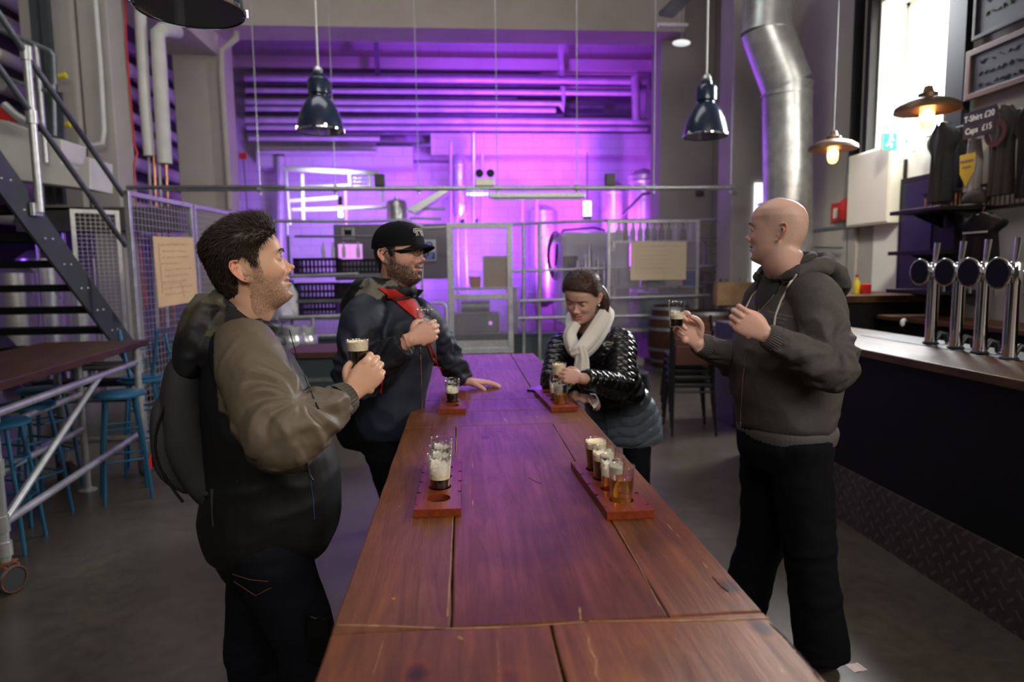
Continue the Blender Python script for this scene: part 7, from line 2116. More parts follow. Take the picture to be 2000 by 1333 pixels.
D = (1 - top)[:, None] * np.array([0, -.6, -1.6]) + top[:, None] * (np.array([0, -.9, .1]) * (1 - fr) + np.array([0, -.25, .55]) * fr)
D = D - nr * np.sum(D * nr, 1)[:, None]; D /= np.linalg.norm(D, axis=1)[:, None]
D = D + nr * (.16 + .10 * top + .55 * (top[:, None] * fr)[:, 0])[:, None]
r2 = r + nr * (th1(r) * .95)[:, None]
ln = .012 + .014 * top + .008 * smoothstep(r[:, 1], .03, .07) * top
strands('hair_strands', to_world(m1, r2), dir_world(m1, D), ln, .0010, hc1, h, 3, 4, .28, .1, mat_=HM1)
# the glass he holds
Gh = m1['armR']['G']
gc = Gh(.070, .0, .052)
gt = beer_glass('stout with a deep cream head held up by the dark-haired man', (0, 0, 0), 'stout', .66, .27, (.98, 22), 21, group=None, ragged=.08)
gt.location = (gc.x, gc.y, gc.z - .052)
gt.location = atY(699, 690, Vector(gc).y + .0) + Vector((0, 0, -.060))
# rucksack
t = thing('rucksack', 'dark grey rucksack on the back of the dark-haired man', 'rucksack', (0, 0, 0))
f = Vector(Y); b0 = nk - f * .118
mb = MB(); loft(mb, [(b0 + V(0, 0, -.06), .07, .03), (b0 - f * .012 + V(0, 0, -.10), .115, .045), (b0 - f * .020 + V(0, 0, -.20), .135, .056), (b0 - f * .008 + V(0, 0, -.34), .140, .060), (b0 + f * .040 + V(0, 0, -.45), .125, .052), (b0 + f * .085 + V(0, 0, -.50), .08, .035)], (X, Y), 30, 2.6, 6)
me = remesh(mb, .007, 2); drop_islands(me); co = getco(me); no = getno(me)
setco(me, co + no * (.004 * ridge(co * np.array((8, 8, 8)) + 5, 2))[:, None])
RM = mat('rucksack_cloth', (.038, .037, .039), .8, spec=.2, bump=(500, .3)); link(me, 'main_bag', RM, t)
mb = MB(); loft(mb, [(b0 - f * .050 + V(0, 0, -.16), .08, .022), (b0 - f * .070 + V(0, 0, -.22), .115, .030), (b0 - f * .062 + V(0, 0, -.36), .118, .034), (b0 - f * .015 + V(0, 0, -.43), .09, .022)], (X, Y), 26, 2.8, 5)
me = remesh(mb, .006, 2); drop_islands(me); link(me, 'front_pocket', RM, t)
r_ = Vector(X)
for s_ in (1, -1):
    pts = [b0 + f * .03 + r_ * s_ * .08 + V(0, 0, -.07), b0 + f * .12 + r_ * s_ * .115 + V(0, 0, -.0), b0 + f * .21 + r_ * s_ * .13 + V(0, 0, -.04), b0 + f * .27 + r_ * s_ * .12 + V(0, 0, -.16)]
for s_ in (1, -1):
    w = MB(); w.tube([b0 + f * .03 + r_ * s_ * .13 + V(0, 0, -.42), b0 + f * .10 + r_ * s_ * .185 + V(0, 0, -.40), b0 + f * .12 + r_ * s_ * .2 + V(0, 0, -.37)], .009, 8); w.build('lower_strap', RM, t, smooth=60)
    w = MB(); q = b0 + f * .06 + r_ * s_ * .16 + V(0, 0, -.45); w.box(q, (.03, .008, .10), rz=R(14)); w.build('strap_end', RM, t, bevel=.002)
zp = MB(); zp.tube([b0 - f * (.025 + .055 * math.sin(PI * k / 10)) + r_ * .118 + V(0, 0, -.14 - .3 * k / 10) for k in range(11)], .0035, 6); zp.build('zip', M['black'], t, smooth=60)
MB().box(b0 - f * .095 + r_ * .095 + V(0, 0, -.33), (.006, .03, .03), rz=R(14)).build('red_tag', M['red'], t)
MB().tube([b0 + r_ * k * .03 + V(0, 0, -.055 + .03 * (1 - abs(k) )) for k in (-1, -.5, 0, .5, 1)], .007, 8).build('carry_loop', RM, t, smooth=60)
# phone in the pocket
p = atY(618, 1250, 1.655)
t = thing('pocket_phone', 'black phone sticking out of the dark-haired man\'s front pocket', 'phone', p, R(60))
MB().box((0, 0, 0), (.012, .07, .13)).build('phone_body', mat('phone_black', (.004, .004, .004), .5, spec=.2), t, bevel=.005, seg=3)
MB().box((0, 0, .062), (.0125, .02, .003)).build('metal_edge', M['chrome'], t)
# ================================================================== man with cap and glasses
X, Y = frame(-52)
m2 = dict(name='capped_man', lat=X, fwd=Y, head=atY(782, 498, 2.72), yaw=-119, pitch=-2, roll=-2, hscale=1.0,
          neck=atY(757, 578, 2.78), pelvis=Vector((-.40, 2.80, .93)), skin=(.60, .34, .25), hair=(.022, .015, .012), beard=.9, smile=.7, jaw=1.12, wide=1.06, chin=.9, nose=.98, nosew=1.1,
          nr=.066, gaze=(-.2, .0), iris=(.1, .07, .04), lid=.5, browt=1.3, voxel=.0028,
          label='bearded man in a black cap and glasses, navy jacket, leaning a hand on the table')
sh = atY(707, 628, 2.60); el = atY(695, 745, 2.55); wr = atY(800, 664, 2.48)
m2['armR'] = dict(sh=sh, el=el, wr=wr, F=(.88, .30, .30), P=(-.20, .90, -.1), curl=[(40, 50, 34), (46, 52, 34), (50, 54, 34), (54, 54, 34)], thumb=[(.040, .046, .022), (.062, .052, .040), (.082, .046, .056)], spread=.03)
wl = atY(908, 742, 3.12); wl.z = TZ + .040
m2['armL'] = dict(sh=atY(826, 628, 2.92), el=atY(868, 690, 3.05), wr=wl, F=(.93, .30, -.12), P=(.05, .05, -1), curl=[(6, 10, 8), (4, 12, 8), (5, 12, 8), (6, 14, 8)], thumb=[(.040, .050, .008), (.060, .064, .016), (.076, .072, .026)], spread=.16)
hr, hl = hips(m2, X)
m2['legR'] = dict(hip=hr, knee=Vector((-.245, 2.72, .5)), ankle=Vector((-.09, 2.74, .09)))
m2['legL'] = dict(hip=hl, knee=Vector((-.14, 2.95, .5)), ankle=Vector((-.02, 3.00, .09)))
p2 = make_body(m2)
nk = Vector(m2['neck']); f = Vector(Y); r_ = Vector(X)
rings = [(atY(750, 850, 2.78), .145, .110), (atY(750, 835, 2.78), .170, .135), (atY(752, 760, 2.78), .190, .145), (atY(760, 690, 2.78), .208, .155), (atY(762, 640, 2.78), .200, .14), (atY(760, 600, 2.78), .140, .10), (atY(758, 575, 2.78), .09, .085), (atY(758, 565, 2.78), .08, .08)]
me, co, no = garment(m2, rings, {'R': ([.083, .084, .080, .064, .052], .026), 'L': ([.080, .076, .068, .056, .044], .015)}, .0066, .019, body_amp=.014, bfreq=(6, 6, 7), seed=6)
navy = np.array((.019, .024, .040)); c = np.tile(navy, (len(co), 1)) * (1 + .15 * vnoise(co * 6))[:, None]
s1, d1, L1_ = near_seg(co, el, wr); dk = ((d1 < .12) & (s1 > L1_ * .12))[:, None] * .75
c = c * (1 - dk) + np.array((.003, .003, .0045)) * dk
link(me, 'jacket', vcol_mat('ski_shell', .6, (260, .1), spec=.4), p2, c)
# high collar and hood
mb = MB()
c0_ = nk + V(0, 0, .018)
for k0 in (0,):
    path = []
    for k in range(11):
        a = R(-160 + k * 320 / 10); b_ = (1 + math.cos(a)) / 2
        path.append(c0_ - f * math.cos(a) * (.088 + .02 * b_) + r_ * math.sin(a) * .096 + V(0, 0, .012 * b_ + .004 * math.sin(a)))
    limb(mb, path, [.024, .030, .032, .034, .036, .038, .036, .034, .032, .030, .024], 14, 4)
    loft(mb, [(c0_ - f * .08 + V(0, 0, .03), .08, .035), (c0_ - f * .105 - V(0, 0, .01), .125, .05), (c0_ - f * .125 - V(0, 0, .08), .125, .05), (c0_ - f * .13 - V(0, 0, .13), .06, .025)], (X, Y), 24, 2.2, 5)
me = remesh(mb, .0055, 10); drop_islands(me); co = getco(me); no = getno(me)
co = co + no * (.003 + .011 * ridge(co * np.array((13, 13, 12)) + 3, 2))[:, None]; setco(me, co)
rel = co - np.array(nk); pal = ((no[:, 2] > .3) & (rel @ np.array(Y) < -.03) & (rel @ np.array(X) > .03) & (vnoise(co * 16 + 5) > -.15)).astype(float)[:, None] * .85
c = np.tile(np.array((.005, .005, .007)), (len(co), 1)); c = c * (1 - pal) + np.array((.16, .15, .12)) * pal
link(me, 'hood', bpy.data.materials['ski_shell'], p2, c)
# turned-out collar points
for s_, ln in ((-1, .075), (1, .055)):
    b0 = nk + f * .085 + r_ * s_ * (-.045) * -1 + V(0, 0, .0)
    P0 = nk + f * .10 - r_ * s_ * -.02 + V(0, 0, -.05); P1 = nk + f * .06 + r_ * s_ * .075 + V(0, 0, .03); P2 = nk + f * .145 + r_ * s_ * .055 + V(0, 0, .055 if s_ < 0 else .02)
    nrm_ = (P1 - P0).cross(P2 - P0).normalized() * .006
    MB().prism([P0, P1, P2], -nrm_ * .5, nrm_ * .5).build('collar_flap', mat('collar_black', (.008, .008, .010), .6), p2, bevel=.0025)
# zip, chest emblem, red piping
def on_torso(px, py, me_obj, out=.004):
    """point on the garment seen at that pixel"""
    dg = bpy.context.evaluated_depsgraph_get(); dr = ray(px, py).normalized()
    best = None
    for q in (me_obj if isinstance(me_obj, (list, tuple)) else [me_obj]):
        ok, loc, nrm, idx = q.ray_cast(CAM, dr)
        if ok and (best is None or (loc - CAM).length < (best[0] - CAM).length): best = (loc, nrm)
    if best is None: return atY(px, py, 2.4), Vector((0, -1, 0))
    return best[0] + best[1] * out, best[1]
jk = [o for o in p2.children if o.name.startswith('jacket')][0]; hd2_ = [o for o in p2.children if o.name.startswith('hood')][0]
bpy.context.view_layer.update()
def surf_line(pix, obj, r, m, name, parent, out=.003, n=5):
    pts = []
    for i in range(len(pix) - 1):
        for k in range(n):
            t = k / n; pts.append(on_torso(pix[i][0] * (1 - t) + pix[i + 1][0] * t, pix[i][1] * (1 - t) + pix[i + 1][1] * t, obj, out)[0])
    pts.append(on_torso(*pix[-1], obj, out)[0])
    return MB().tube(pts, r, 6).build(name, m, parent, smooth=60)
def surf_patch(outl, obj, m, name, parent, out=.005, th=.004, sub=7):
    """a cloth patch laid on a garment inside the four corner pixels (tl,tr,br,bl)"""
    tl, tr, br, bl_ = outl; vs = []; 
    for i in range(sub + 1):
        for j in range(sub + 1):
            u, v = j / sub, i / sub
            px = (tl[0] * (1 - u) + tr[0] * u) * (1 - v) + (bl_[0] * (1 - u) + br[0] * u) * v
            py = (tl[1] * (1 - u) + tr[1] * u) * (1 - v) + (bl_[1] * (1 - u) + br[1] * u) * v
            p, n_ = on_torso(px, py, obj, out); vs.append((p, n_))
    k = len(vs); V_ = [p for p, n_ in vs] + [p - n_ * th for p, n_ in vs]; w = sub + 1
    fs = [(i * w + j, i * w + j + 1, (i + 1) * w + j + 1, (i + 1) * w + j) for i in range(sub) for j in range(sub)]
    fs += [tuple(k + q for q in f_[::-1]) for f_ in fs]
    for i in range(sub):
        fs += [(i, k + i, k + i + 1, i + 1), (sub * w + i, sub * w + i + 1, k + sub * w + i + 1, k + sub * w + i), (i * w, (i + 1) * w, k + (i + 1) * w, k + i * w), (i * w + sub, k + i * w + sub, k + (i + 1) * w + sub, (i + 1) * w + sub)]
    return MB().add(V_, fs).build(name, m, parent, smooth=50)
surf_line([(820, 680), (822, 740), (824, 840)], jk, .0018, M['chrome'], 'zip', p2)
RED = mat('red_piping', (.45, .012, .012), .5)
surf_line([(746, 716), (746, 740), (744, 768)], jk, .004, RED, 'pocket_piping', p2)
# emblem: small line-drawn skeleton of a bird-like mark
EM = mat('emblem_grey', (.25, .23, .2), .6)
e_ = MB()
for seg_ in ([(818, 603), (826, 600), (831, 606)], [(822, 612), (831, 610)], [(824, 600), (826, 615)], [(831, 602), (836, 612)], [(818, 618), (828, 616), (836, 619)]):
    e_.tube([on_torso(x, y, jk, .003)[0] for x, y in seg_], .0013, 5)
e_.build('chest_emblem', EM, p2)
trousers(m2, p2, mat('black_trousers', (.005, .005, .006), .85, spec=.2), hip=(.155, .12), thigh=.088, knee=.075, hem=.075, wr=.006)
shoes(m2, p2, mat('dark_boot', (.02, .016, .014), .5))
# red sling across the chest: a bag worn over the shoulder
t = thing('sling_bag', 'red shoulder sling worn across the capped man\'s chest', 'bag', (0, 0, 0))
SLR = mat('red_nylon', (.48, .025, .018), .5, bump=(30, .25)); SLB = mat('sling_strap', (.03, .03, .034), .6)
surf_patch([(738, 565), (770, 565), (806, 588), (773, 592)], [jk, hd2_], SLR, 'upper_panel', t, .008, .006)
surf_patch([(773, 592), (806, 588), (826, 622), (812, 626)], jk, SLR, 'lower_panel', t, .010, .008)
surf_patch([(768, 586), (808, 578), (809, 584), (774, 593)], jk, SLB, 'strap', t, .014, .005)
cds = [surf_line([(836, 668), (846, 690), (858, 715)], jk, .0035, SLR, 'cord', t, .006), surf_line([(834, 674), (842, 700), (866, 722)], jk, .0028, SLR, 'cord', t, .006)]
# short hair under the cap
def hm2(L):
    x, y, z = np.abs(L[:, 0]), L[:, 1], L[:, 2]
    line = np.interp(y, [-.12, -.085, -.045, -.03, -.012, .004, .018, .028, .04], [-.095, -.088, -.05, .024, .026, -.012, -.010, .030, .08])
    return smoothstep(z - line, -.004, .005) * (z < .036)
HM2 = hair_mat('black_brown_hair', (.02, .015, .012))
h = scalp_shell(m2, p2, 'hair', hm2, .006, HM2, (.018, .013, .011), noise_=(40, .003))
# beard: short hairs
def bm2(L):
    x, y, z = np.abs(L[:, 0]), L[:, 1], L[:, 2]
    jl = np.interp(y, [-.02, .01, .05, .08, .1], [-.005, -.024, -.044, -.052, -.060])
    m_ = ((z < jl) & (y > -.008) & (z > -.128)).astype(float)
    m_ *= 1 - ((x < .026) & (np.abs(z + .058) < .014) & (y > .07))
    return np.maximum(m_, ((x < .030) & (z > -.055) & (z < -.044) & (y > .08)).astype(float))
r, nr = scalp_roots(m2, bm2, 3200, 12); D = nr + np.array([0, .1, -1.2])
strands('beard', to_world(m2, r), dir_world(m2, D), .0055, .00042, (.045, .028, .02), p2, 14, 3, .5, .1, mat_=HM2)
# cap
def cap(sp, parent, m):
    mb = MB(); n = 40; K = 14; prof = []
    for i in range(K + 1):
        a = i / K * PI / 2; prof.append((math.cos(a), math.sin(a)))
    vs = []
    tilt = Matrix.Translation((0, -.002, -.002)) @ Matrix.Rotation(R(1), 4, 'X')
    for c_, s_ in prof:
        for j in range(n):
            t = 2 * PI * j / n
            sx, sy = math.cos(t), math.sin(t); x = .0865 * math.copysign(abs(sx) ** .86, sx) * max(c_, .001) ** .72; y = (.106 if sy > 0 else .114) * math.copysign(abs(sy) ** .86, sy) * max(c_, .001) ** .72 - .003; z = .032 + .102 * s_
            seam = .0012 * (abs(math.sin(t * 3)) > .985) 
            vs.append(tilt @ Vector((x * (1 - seam * 8), y * (1 - seam * 8), z)))
    fs = [(i * n + j, i * n + (j + 1) % n, (i + 1) * n + (j + 1) % n, (i + 1) * n + j) for i in range(K) for j in range(n)]
    mb.add(vs, fs); mb.f.append(list(range(n))[::-1]); mb.m.append(0)
    o = mb.build('cap', m, parent, smooth=60); o.matrix_local = sp['MH']
    b = MB(); b.sphere(tilt @ Vector((0, 0, .132)), .007, 10, 8); q = b.build('cap_button', m, o)
    # peak
    b = MB(); nn = 16; mm = 8; vs = []
    for top in (0, 1):
        for i in range(nn + 1):
            u = i / nn * 2 - 1
            for j in range(mm + 1):
                v = j / mm; x = .078 * u * (1 - .10 * v); y0 = .104 * math.sqrt(max(0, 1 - (u * .93) ** 2)) - .006; yl = .056 * (1 - abs(u) ** 2.6) + .004
                z = .036 - .026 * u * u * (1 - .1 * v) - .016 * v * v + .004 * v - (0 if top else .003)
                vs.append(tilt @ Vector((x, y0 + yl * v, z)))
    st_ = (nn + 1) * (mm + 1)
    for s in (0, 1):
        for i in range(nn):
            for j in range(mm):
                a = s * st_ + i * (mm + 1) + j; fs_ = (a, a + mm + 1, a + mm + 2, a + 1); b.f.append(list(fs_) if s else list(fs_[::-1])); b.m.append(0)
    for i in range(nn):
        a = i * (mm + 1) + mm; b.f.append([a, a + mm + 1, st_ + a + mm + 1, st_ + a]); b.m.append(0)
        a = i * (mm + 1); b.f.append([a, st_ + a, st_ + a + mm + 1, a + mm + 1]); b.m.append(0)
    b.v = [tuple(v) for v in vs]
    b.build('peak', m, o, smooth=60)
    return o, tilt
CAPM = mat('cap_cotton', (.005, .005, .0065), .85, spec=.2, bump=(350, .3))
capo, tilt = cap(m2, p2, CAPM)
# embroidered four-legged emblem on the front of the crown
eg = MB()
def cp(u, v):
    """point on the front of the crown: u across, v up"""
    t = PI / 2 + u; s_ = v; c_ = math.sqrt(max(0, 1 - s_ * s_))
    sx, sy = math.cos(t), math.sin(t); return tilt @ Vector((.0865 * math.copysign(abs(sx) ** .86, sx) * c_ ** .72, .106 * math.copysign(abs(sy) ** .86, sy) * c_ ** .72 - .003, .032 + .102 * s_)) + Vector((sx, sy, .5)) * .0022
for ln in ([(-.30, .56), (-.22, .62), (.0, .64), (.2, .60), (.30, .52)], [(-.30, .56), (-.34, .48), (-.26, .46)], [(-.24, .54), (.0, .56), (.22, .54)], [(-.20, .54), (-.22, .44), (-.20, .36), (-.26, .35)], [(-.10, .54), (-.12, .42), (-.08, .36)], [(.08, .55), (.10, .44), (.07, .36)], [(.20, .54), (.22, .44), (.20, .36), (.26, .35)], [(.30, .52), (.33, .44), (.30, .40)]):
    eg.tube([cp(a, b) for a, b in ln], .0022, 5)
eg.build('embroidered_emblem', mat('embroidery', (.5, .48, .42), .7), capo)
# glasses
def spectacles(sp, parent, m):
    t = bpy.data.objects.new('spectacles', None); COL.objects.link(t); t.parent = parent; t.matrix_local = sp['MH']
    for s in (-1, 1):
        c_ = Vector((s * .0335, .1015, .006)); pts = []
        for k in range(28):
            a = 2 * PI * k / 28; x = .0225 * (abs(math.cos(a)) ** .8) * (1 if math.cos(a) > 0 else -1); z = .0185 * (abs(math.sin(a)) ** .8) * (1 if math.sin(a) > 0 else -1)
            pts.append(c_ + Vector((x, -abs(c_.x + x) ** 2 * 2.2 + .002, z)))
        MB().tube(pts, .0018, 6, closed=True).build('rim', m, t, smooth=60)
        mb = MB(); mb.add([c_ + Vector((0, -c_.x ** 2 * 2.2 + .002, 0))] + pts, [(0, 1 + k, 1 + (k + 1) % 28) for k in range(28)]); mb.build('lens', mat('lens', (1, 1, 1), .02, trans=1, ior=1.02), t)
        e = Vector((s * .0565, .0945, .012)); MB().tube([e, Vector((s * .071, .086, .013)), Vector((s * .079, .04, .012)), Vector((s * .079, -.012, .012)), Vector((s * .076, -.03, -.004))], .0019, 6).build('temple', m, t, smooth=60)
    MB().tube([Vector((-.0115, .1045, .012)), Vector((0, .1065, .014)), Vector((.0115, .1045, .012))], .0018, 6).build('bridge', m, t, smooth=60)
spectacles(m2, p2, mat('black_acetate', (.01, .008, .008), .3))
Gh = m2['armR']['G']; gc = Gh(.070, 0, .050)
gt = beer_glass('small nearly empty glass held at chest height by the capped man', (0, 0, 0), 'lager', .12, .03, (.8, 18), 22, group=None)
gt.location = atY(829, 604, gc.y + .01) + V(0, 0, -.098)

# pocket zip, puller and jeans stitching of the dark-haired man
jk1 = [o for o in p1.children if o.name.startswith('jacket')][0]; tr1 = [o for o in p1.children if o.name.startswith('trousers')][0]
surf_line([(598, 905), (606, 940), (611, 975), (614, 1015)], jk1, .0016, mat('blue_zip', (.02, .06, .14), .5), 'pocket_zip', p1, .001)
surf_line([(597, 899), (600, 915), (606, 930), (612, 941)], jk1, .0012, M['chrome'], 'zip_puller', p1, .004)
surf_line([(565, 645), (578, 690), (598, 745), (622, 800)], jk1, .0022, M['black_metal'], 'front_zip', p1, .001)
ST = mat('rust_stitching', (.16, .07, .03), .8)
surf_line([(455, 1122), (490, 1133), (525, 1136)], tr1, .0008, ST, 'pocket_stitching', p1, .001)
surf_line([(457, 1136), (500, 1164), (530, 1148)], tr1, .0008, ST, 'pocket_stitching', p1, .001)
# ================================================================== woman in the puffer jacket
X, Y = frame(142)          # chest towards the table and the camera
m3 = dict(name='woman', lat=X, fwd=Y, head=atY(1137, 580, 3.0), yaw=148, pitch=27, roll=-7, hscale=.96, wide=1.05,
          neck=atY(1150, 655, 3.13), pelvis=Vector((.80, 3.32, .90)), skin=(.66, .40, .32), hair=(.045, .024, .017), beard=0, smile=.35, jaw=.94, chin=.85, nose=.92, nosew=.9, brow=.5,
          nr=.050, gaze=(0, -.5), iris=(.1, .08, .05), lid=.12, browt=.7, browc=(.08, .045, .03), voxel=.0028, ear=.88, lip=(.50, .17, .18), cheek=1.15,
          label='brown-haired woman looking down, in a black quilted jacket and white scarf')
# her left arm is the one nearer the picture's right
shL = atY(1214, 672, 3.08); elL = atY(1210, 752, 2.92); wrL = atY(1137, 740, 2.76)
m3['armL'] = dict(sh=shL, el=elL, wr=wrL, F=(-.95, -.10, .22), P=(.05, .95, -.2), curl=[(44, 46, 30), (48, 50, 32), (52, 52, 32), (55, 52, 32)], thumb=[(.036, .042, .024), (.056, .048, .042), (.072, .042, .056)], spread=.03, hs=.80)
shR = atY(1094, 680, 3.2); elR = atY(1082, 745, 3.02); wrR = atY(1124, 776, 2.88)
m3['armR'] = dict(sh=shR, el=elR, wr=wrR, F=(.92, -.15, -.12), P=(-.1, .3, -.95), curl=[(30, 34, 20), (34, 36, 20), (38, 40, 22), (40, 42, 24)], thumb=[(.036, .042, .014), (.058, .048, .026), (.074, .046, .036)], spread=.03, hs=.80)
hr, hl = hips(m3, X)
m3['legR'] = dict(hip=hr, knee=Vector((.68, 3.22, .48)), ankle=Vector((.72, 3.34, .09)))
m3['legL'] = dict(hip=hl, knee=Vector((.86, 3.16, .48)), ankle=Vector((.92, 3.24, .09)))
p3 = make_body(m3)
nk = Vector(m3['neck']); f = Vector(Y); r_ = Vector(X)
rings = [(atY(1222, 862, 3.28), .160, .125), (atY(1220, 845, 3.28), .188, .150), (atY(1212, 795, 3.25), .180, .140), (atY(1190, 750, 3.21), .165, .130), (atY(1168, 705, 3.17), .180, .125), (atY(1157, 672, 3.15), .165, .100), (atY(1152, 652, 3.14), .09, .075), (atY(1150, 644, 3.13), .07, .065)]
# a quilted surface: rows of baffles round the body and the sleeves
me, co, no = garment(m3, rings, {'L': ([.064, .066, .063, .052, .040], .020), 'R': ([.062, .062, .060, .050, .040], .020)}, .0058, .003, folds=False, seed=1)
A_ = np.array(m3['armL']['sh']); E_ = np.array(m3['armL']['el']); W_ = np.array(m3['armL']['wr'])
d = np.zeros(len(co)); best = np.full(len(co), 9.0); P_ = .030
axis = [np.array(r[0]) for r in rings]
def quilt(s, th, per=.040):
    """diamond-ish quilting: puffed cells between crossing stitch lines"""
    a = np.abs(np.sin(PI * (s / per + th * 1.3 / PI))); b = np.abs(np.sin(PI * (s / per - th * 1.3 / PI)))
    return np.minimum(a, b) ** .45
for (Pq, Qq, off) in ((A_, E_, 0), (E_, W_, .3)) + tuple((np.array(m3['armR'][a]), np.array(m3['armR'][b]), .1) for a, b in (('sh', 'el'), ('el', 'wr'))):
    s, dist, u, L = seg_param(co, Pq, Qq); ref = np.cross(u, [0, .3, 1]); ref /= np.linalg.norm(ref); bi = np.cross(u, ref); rel = co - Pq
    th = np.arctan2(rel @ ref, rel @ bi); q = quilt(s + off, th * 1.5, .036); k = (dist < best) & (dist < .092); d = np.where(k, q, d); best = np.where(k, dist, best)
bodyq = best > 8
rel = co - np.array(rings[0][0]); ax = np.array(nk) - np.array(rings[0][0]); L = np.linalg.norm(ax); ax /= L
s = rel @ ax; th = np.arctan2(rel @ np.array(X), rel @ np.array(Y))
q = np.abs(np.sin(PI * (s / .052 + .12 * np.sin(th * 7)))) ** .5 * (.72 + .28 * np.abs(np.sin(th * 9 + s * 12)) ** .5)
d = np.where(bodyq, q, d)
co = co + no * ((d * .0085 - .003) + .002 * vnoise(co * 45) + .002 * ridge(co * 26, 2))[:, None]; setco(me, co)
lo = smoothstep(s, .27, .19) * bodyq  # lower jacket lightened in colour to imitate reflections on the shiny nylon
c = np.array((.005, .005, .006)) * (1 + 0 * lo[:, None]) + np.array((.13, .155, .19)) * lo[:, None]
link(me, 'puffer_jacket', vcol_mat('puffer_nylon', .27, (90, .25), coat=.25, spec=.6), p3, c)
jk3 = [o for o in p3.children if o.name.startswith('puffer')][0]; bpy.context.view_layer.update()
for s_ in (0,):
    pz = surf_line([(1166, 700), (1170, 740), (1176, 790), (1186, 850)], jk3, .0016, M['black'], 'front_zip', p3, .001)
e_ = MB()
for ln in ([(1160, 664), (1165, 658), (1172, 659), (1176, 665)], [(1163, 666), (1169, 661), (1174, 666)], [(1160, 667), (1176, 667)]): e_.tube([on_torso(x, y, jk3, .003)[0] for x, y in ln], .0026, 5)
e_.build('gold_emblem', mat('gold_thread', (.42, .27, .08), .5), p3)
# leggings, shoes
trousers(m3, p3, mat('black_leggings', (.005, .006, .010), .8, spec=.2), hip=(.158, .128), thigh=.080, knee=.058, hem=.045, wr=.003, name='leggings')
shoes(m3, p3, mat('black_shoe', (.012, .012, .012), .4))
# scarf
def scarf_strip(path, w, th, m, name, parent, up=None, waves=5, seed=0, amp=.006, n=26):
    """a folded cloth band along a path; w and th may vary"""
    d_ = crom([list(p) + [a, b] for p, a, b in zip(path, w, th)], 7); mb = MB(); vs = []; N = len(d_)
    P = [Vector(x[:3]) for x in d_]
    for i, x in enumerate(d_):
        t = (P[min(N - 1, i + 1)] - P[max(0, i - 1)]).normalized(); c_ = P[i]
        o = (c_ - Vector(up)) if up is not None else Vector((0, -1, 0)); o = (o - t * o.dot(t)).normalized(); sd = t.cross(o)
        for j in range(n):
            a = 2 * PI * j / n; k = 1 + .22 * math.sin(waves * a + seed + i * .12)
            vs.append(c_ + sd * math.cos(a) * x[3] * (1 + .08 * math.sin(a * waves)) + o * (math.sin(a) * x[4] * k))
    fs = [(i * n + j, i * n + (j + 1) % n, (i + 1) * n + (j + 1) % n, (i + 1) * n + j) for i in range(N - 1) for j in range(n)] + [tuple(range(n))[::-1], tuple(range((N - 1) * n, N * n))]
    mb.add(vs, fs); return mb.build(name, m, parent, smooth=80)
SC = mat('white_scarf_knit', (.74, .70, .64), .9, sheen=.3, bump=(240, .35))
g_ = NT(SC); wv = g_.node('ShaderNodeTexWave'); wv.inputs['Scale'].default_value = 60; wv.inputs['Distortion'].default_value = 3; g_.l.new(g_.mapping((1, 1, .3)), wv.inputs['Vector']); g_.bump(wv.outputs['Fac'], .12, .002)
c0_ = Vector(m3['neck'])
loop = [atY(1124, 632, 2.99), atY(1113, 655, 2.97), atY(1122, 682, 2.93), atY(1140, 686, 2.91), atY(1160, 665, 2.95), atY(1178, 634, 3.03), atY(1186, 608, 3.12), atY(1172, 598, 3.22), atY(1140, 606, 3.24), atY(1116, 618, 3.14), atY(1112, 640, 3.02)]
so = scarf_strip(loop, [.026, .030, .034, .034, .036, .036, .036, .034, .032, .028, .02], [.020, .022, .024, .024, .024, .024, .024, .022, .022, .020, .015], SC, 'scarf', p3, c0_, 4, .5)
scarf_strip([atY(1182, 612, 3.02), atY(1160, 650, 2.93), atY(1136, 680, 2.885), atY(1116, 690, 2.90)], [.03, .034, .03, .022], [.016, .018, .018, .014], SC, 'scarf_fold', so, c0_, 5, 2)
scarf_strip([atY(1134, 676, 2.88), atY(1140, 700, 2.87), atY(1140, 722, 2.86), atY(1142, 738, 2.85)], [.020, .022, .026, .030], [.014, .012, .011, .008], SC, 'scarf_end', so, c0_, 5, 1)
scarf_strip([atY(1130, 680, 2.89), atY(1130, 702, 2.885), atY(1128, 724, 2.885), atY(1127, 736, 2.88)], [.016, .016, .018, .020], [.012, .010, .010, .007], SC, 'scarf_end', so, c0_, 4, 3)
# black top showing at the throat
# hair pulled back
def hm3(L):
    x, y, z = np.abs(L[:, 0]), L[:, 1], L[:, 2]
    line = np.interp(y, [-.12, -.085, -.055, -.03, -.014, .004, .018, .034, .050, .066, .085, .1], [-.080, -.075, -.045, .022, .030, .016, .016, .034, .050, .064, .076, .082])
    return smoothstep(z - line, -.004, .006)
HM3 = hair_mat('brown_hair', (.06, .035, .025), .48); hc3 = (.055, .029, .021)
h = scalp_shell(m3, p3, 'hair', hm3, lambda L: .007 + .007 * smoothstep(L[:, 2], .05, .1), HM3, hc3, noise_=(30, .0015))
r, nr = scalp_roots(m3, hm3, 4200, 15)
tail = np.array([0, -.125, -.005]); D = (tail - r); D /= np.linalg.norm(D, axis=1)[:, None]; D = D - nr * (np.sum(D * nr, 1))[:, None]
D /= np.linalg.norm(D, axis=1)[:, None]; D += nr * .12
r2 = r + nr * (.009 + .006 * smoothstep(r[:, 2], .05, .1))[:, None]
Mi = np.array(m3['MH'].inverted()); ctr_w = to_world(m3, np.array([[0, -.01, .01]]))[0]
def flow3(P, t):
    o = P - ctr_w; o /= np.linalg.norm(o, axis=1)[:, None]; return -o * .26
strands('hair_strands', to_world(m3, r2), dir_world(m3, D), .034, .0011, hc3, h, 16, 5, .06, .0, flow3, HM3, .45)
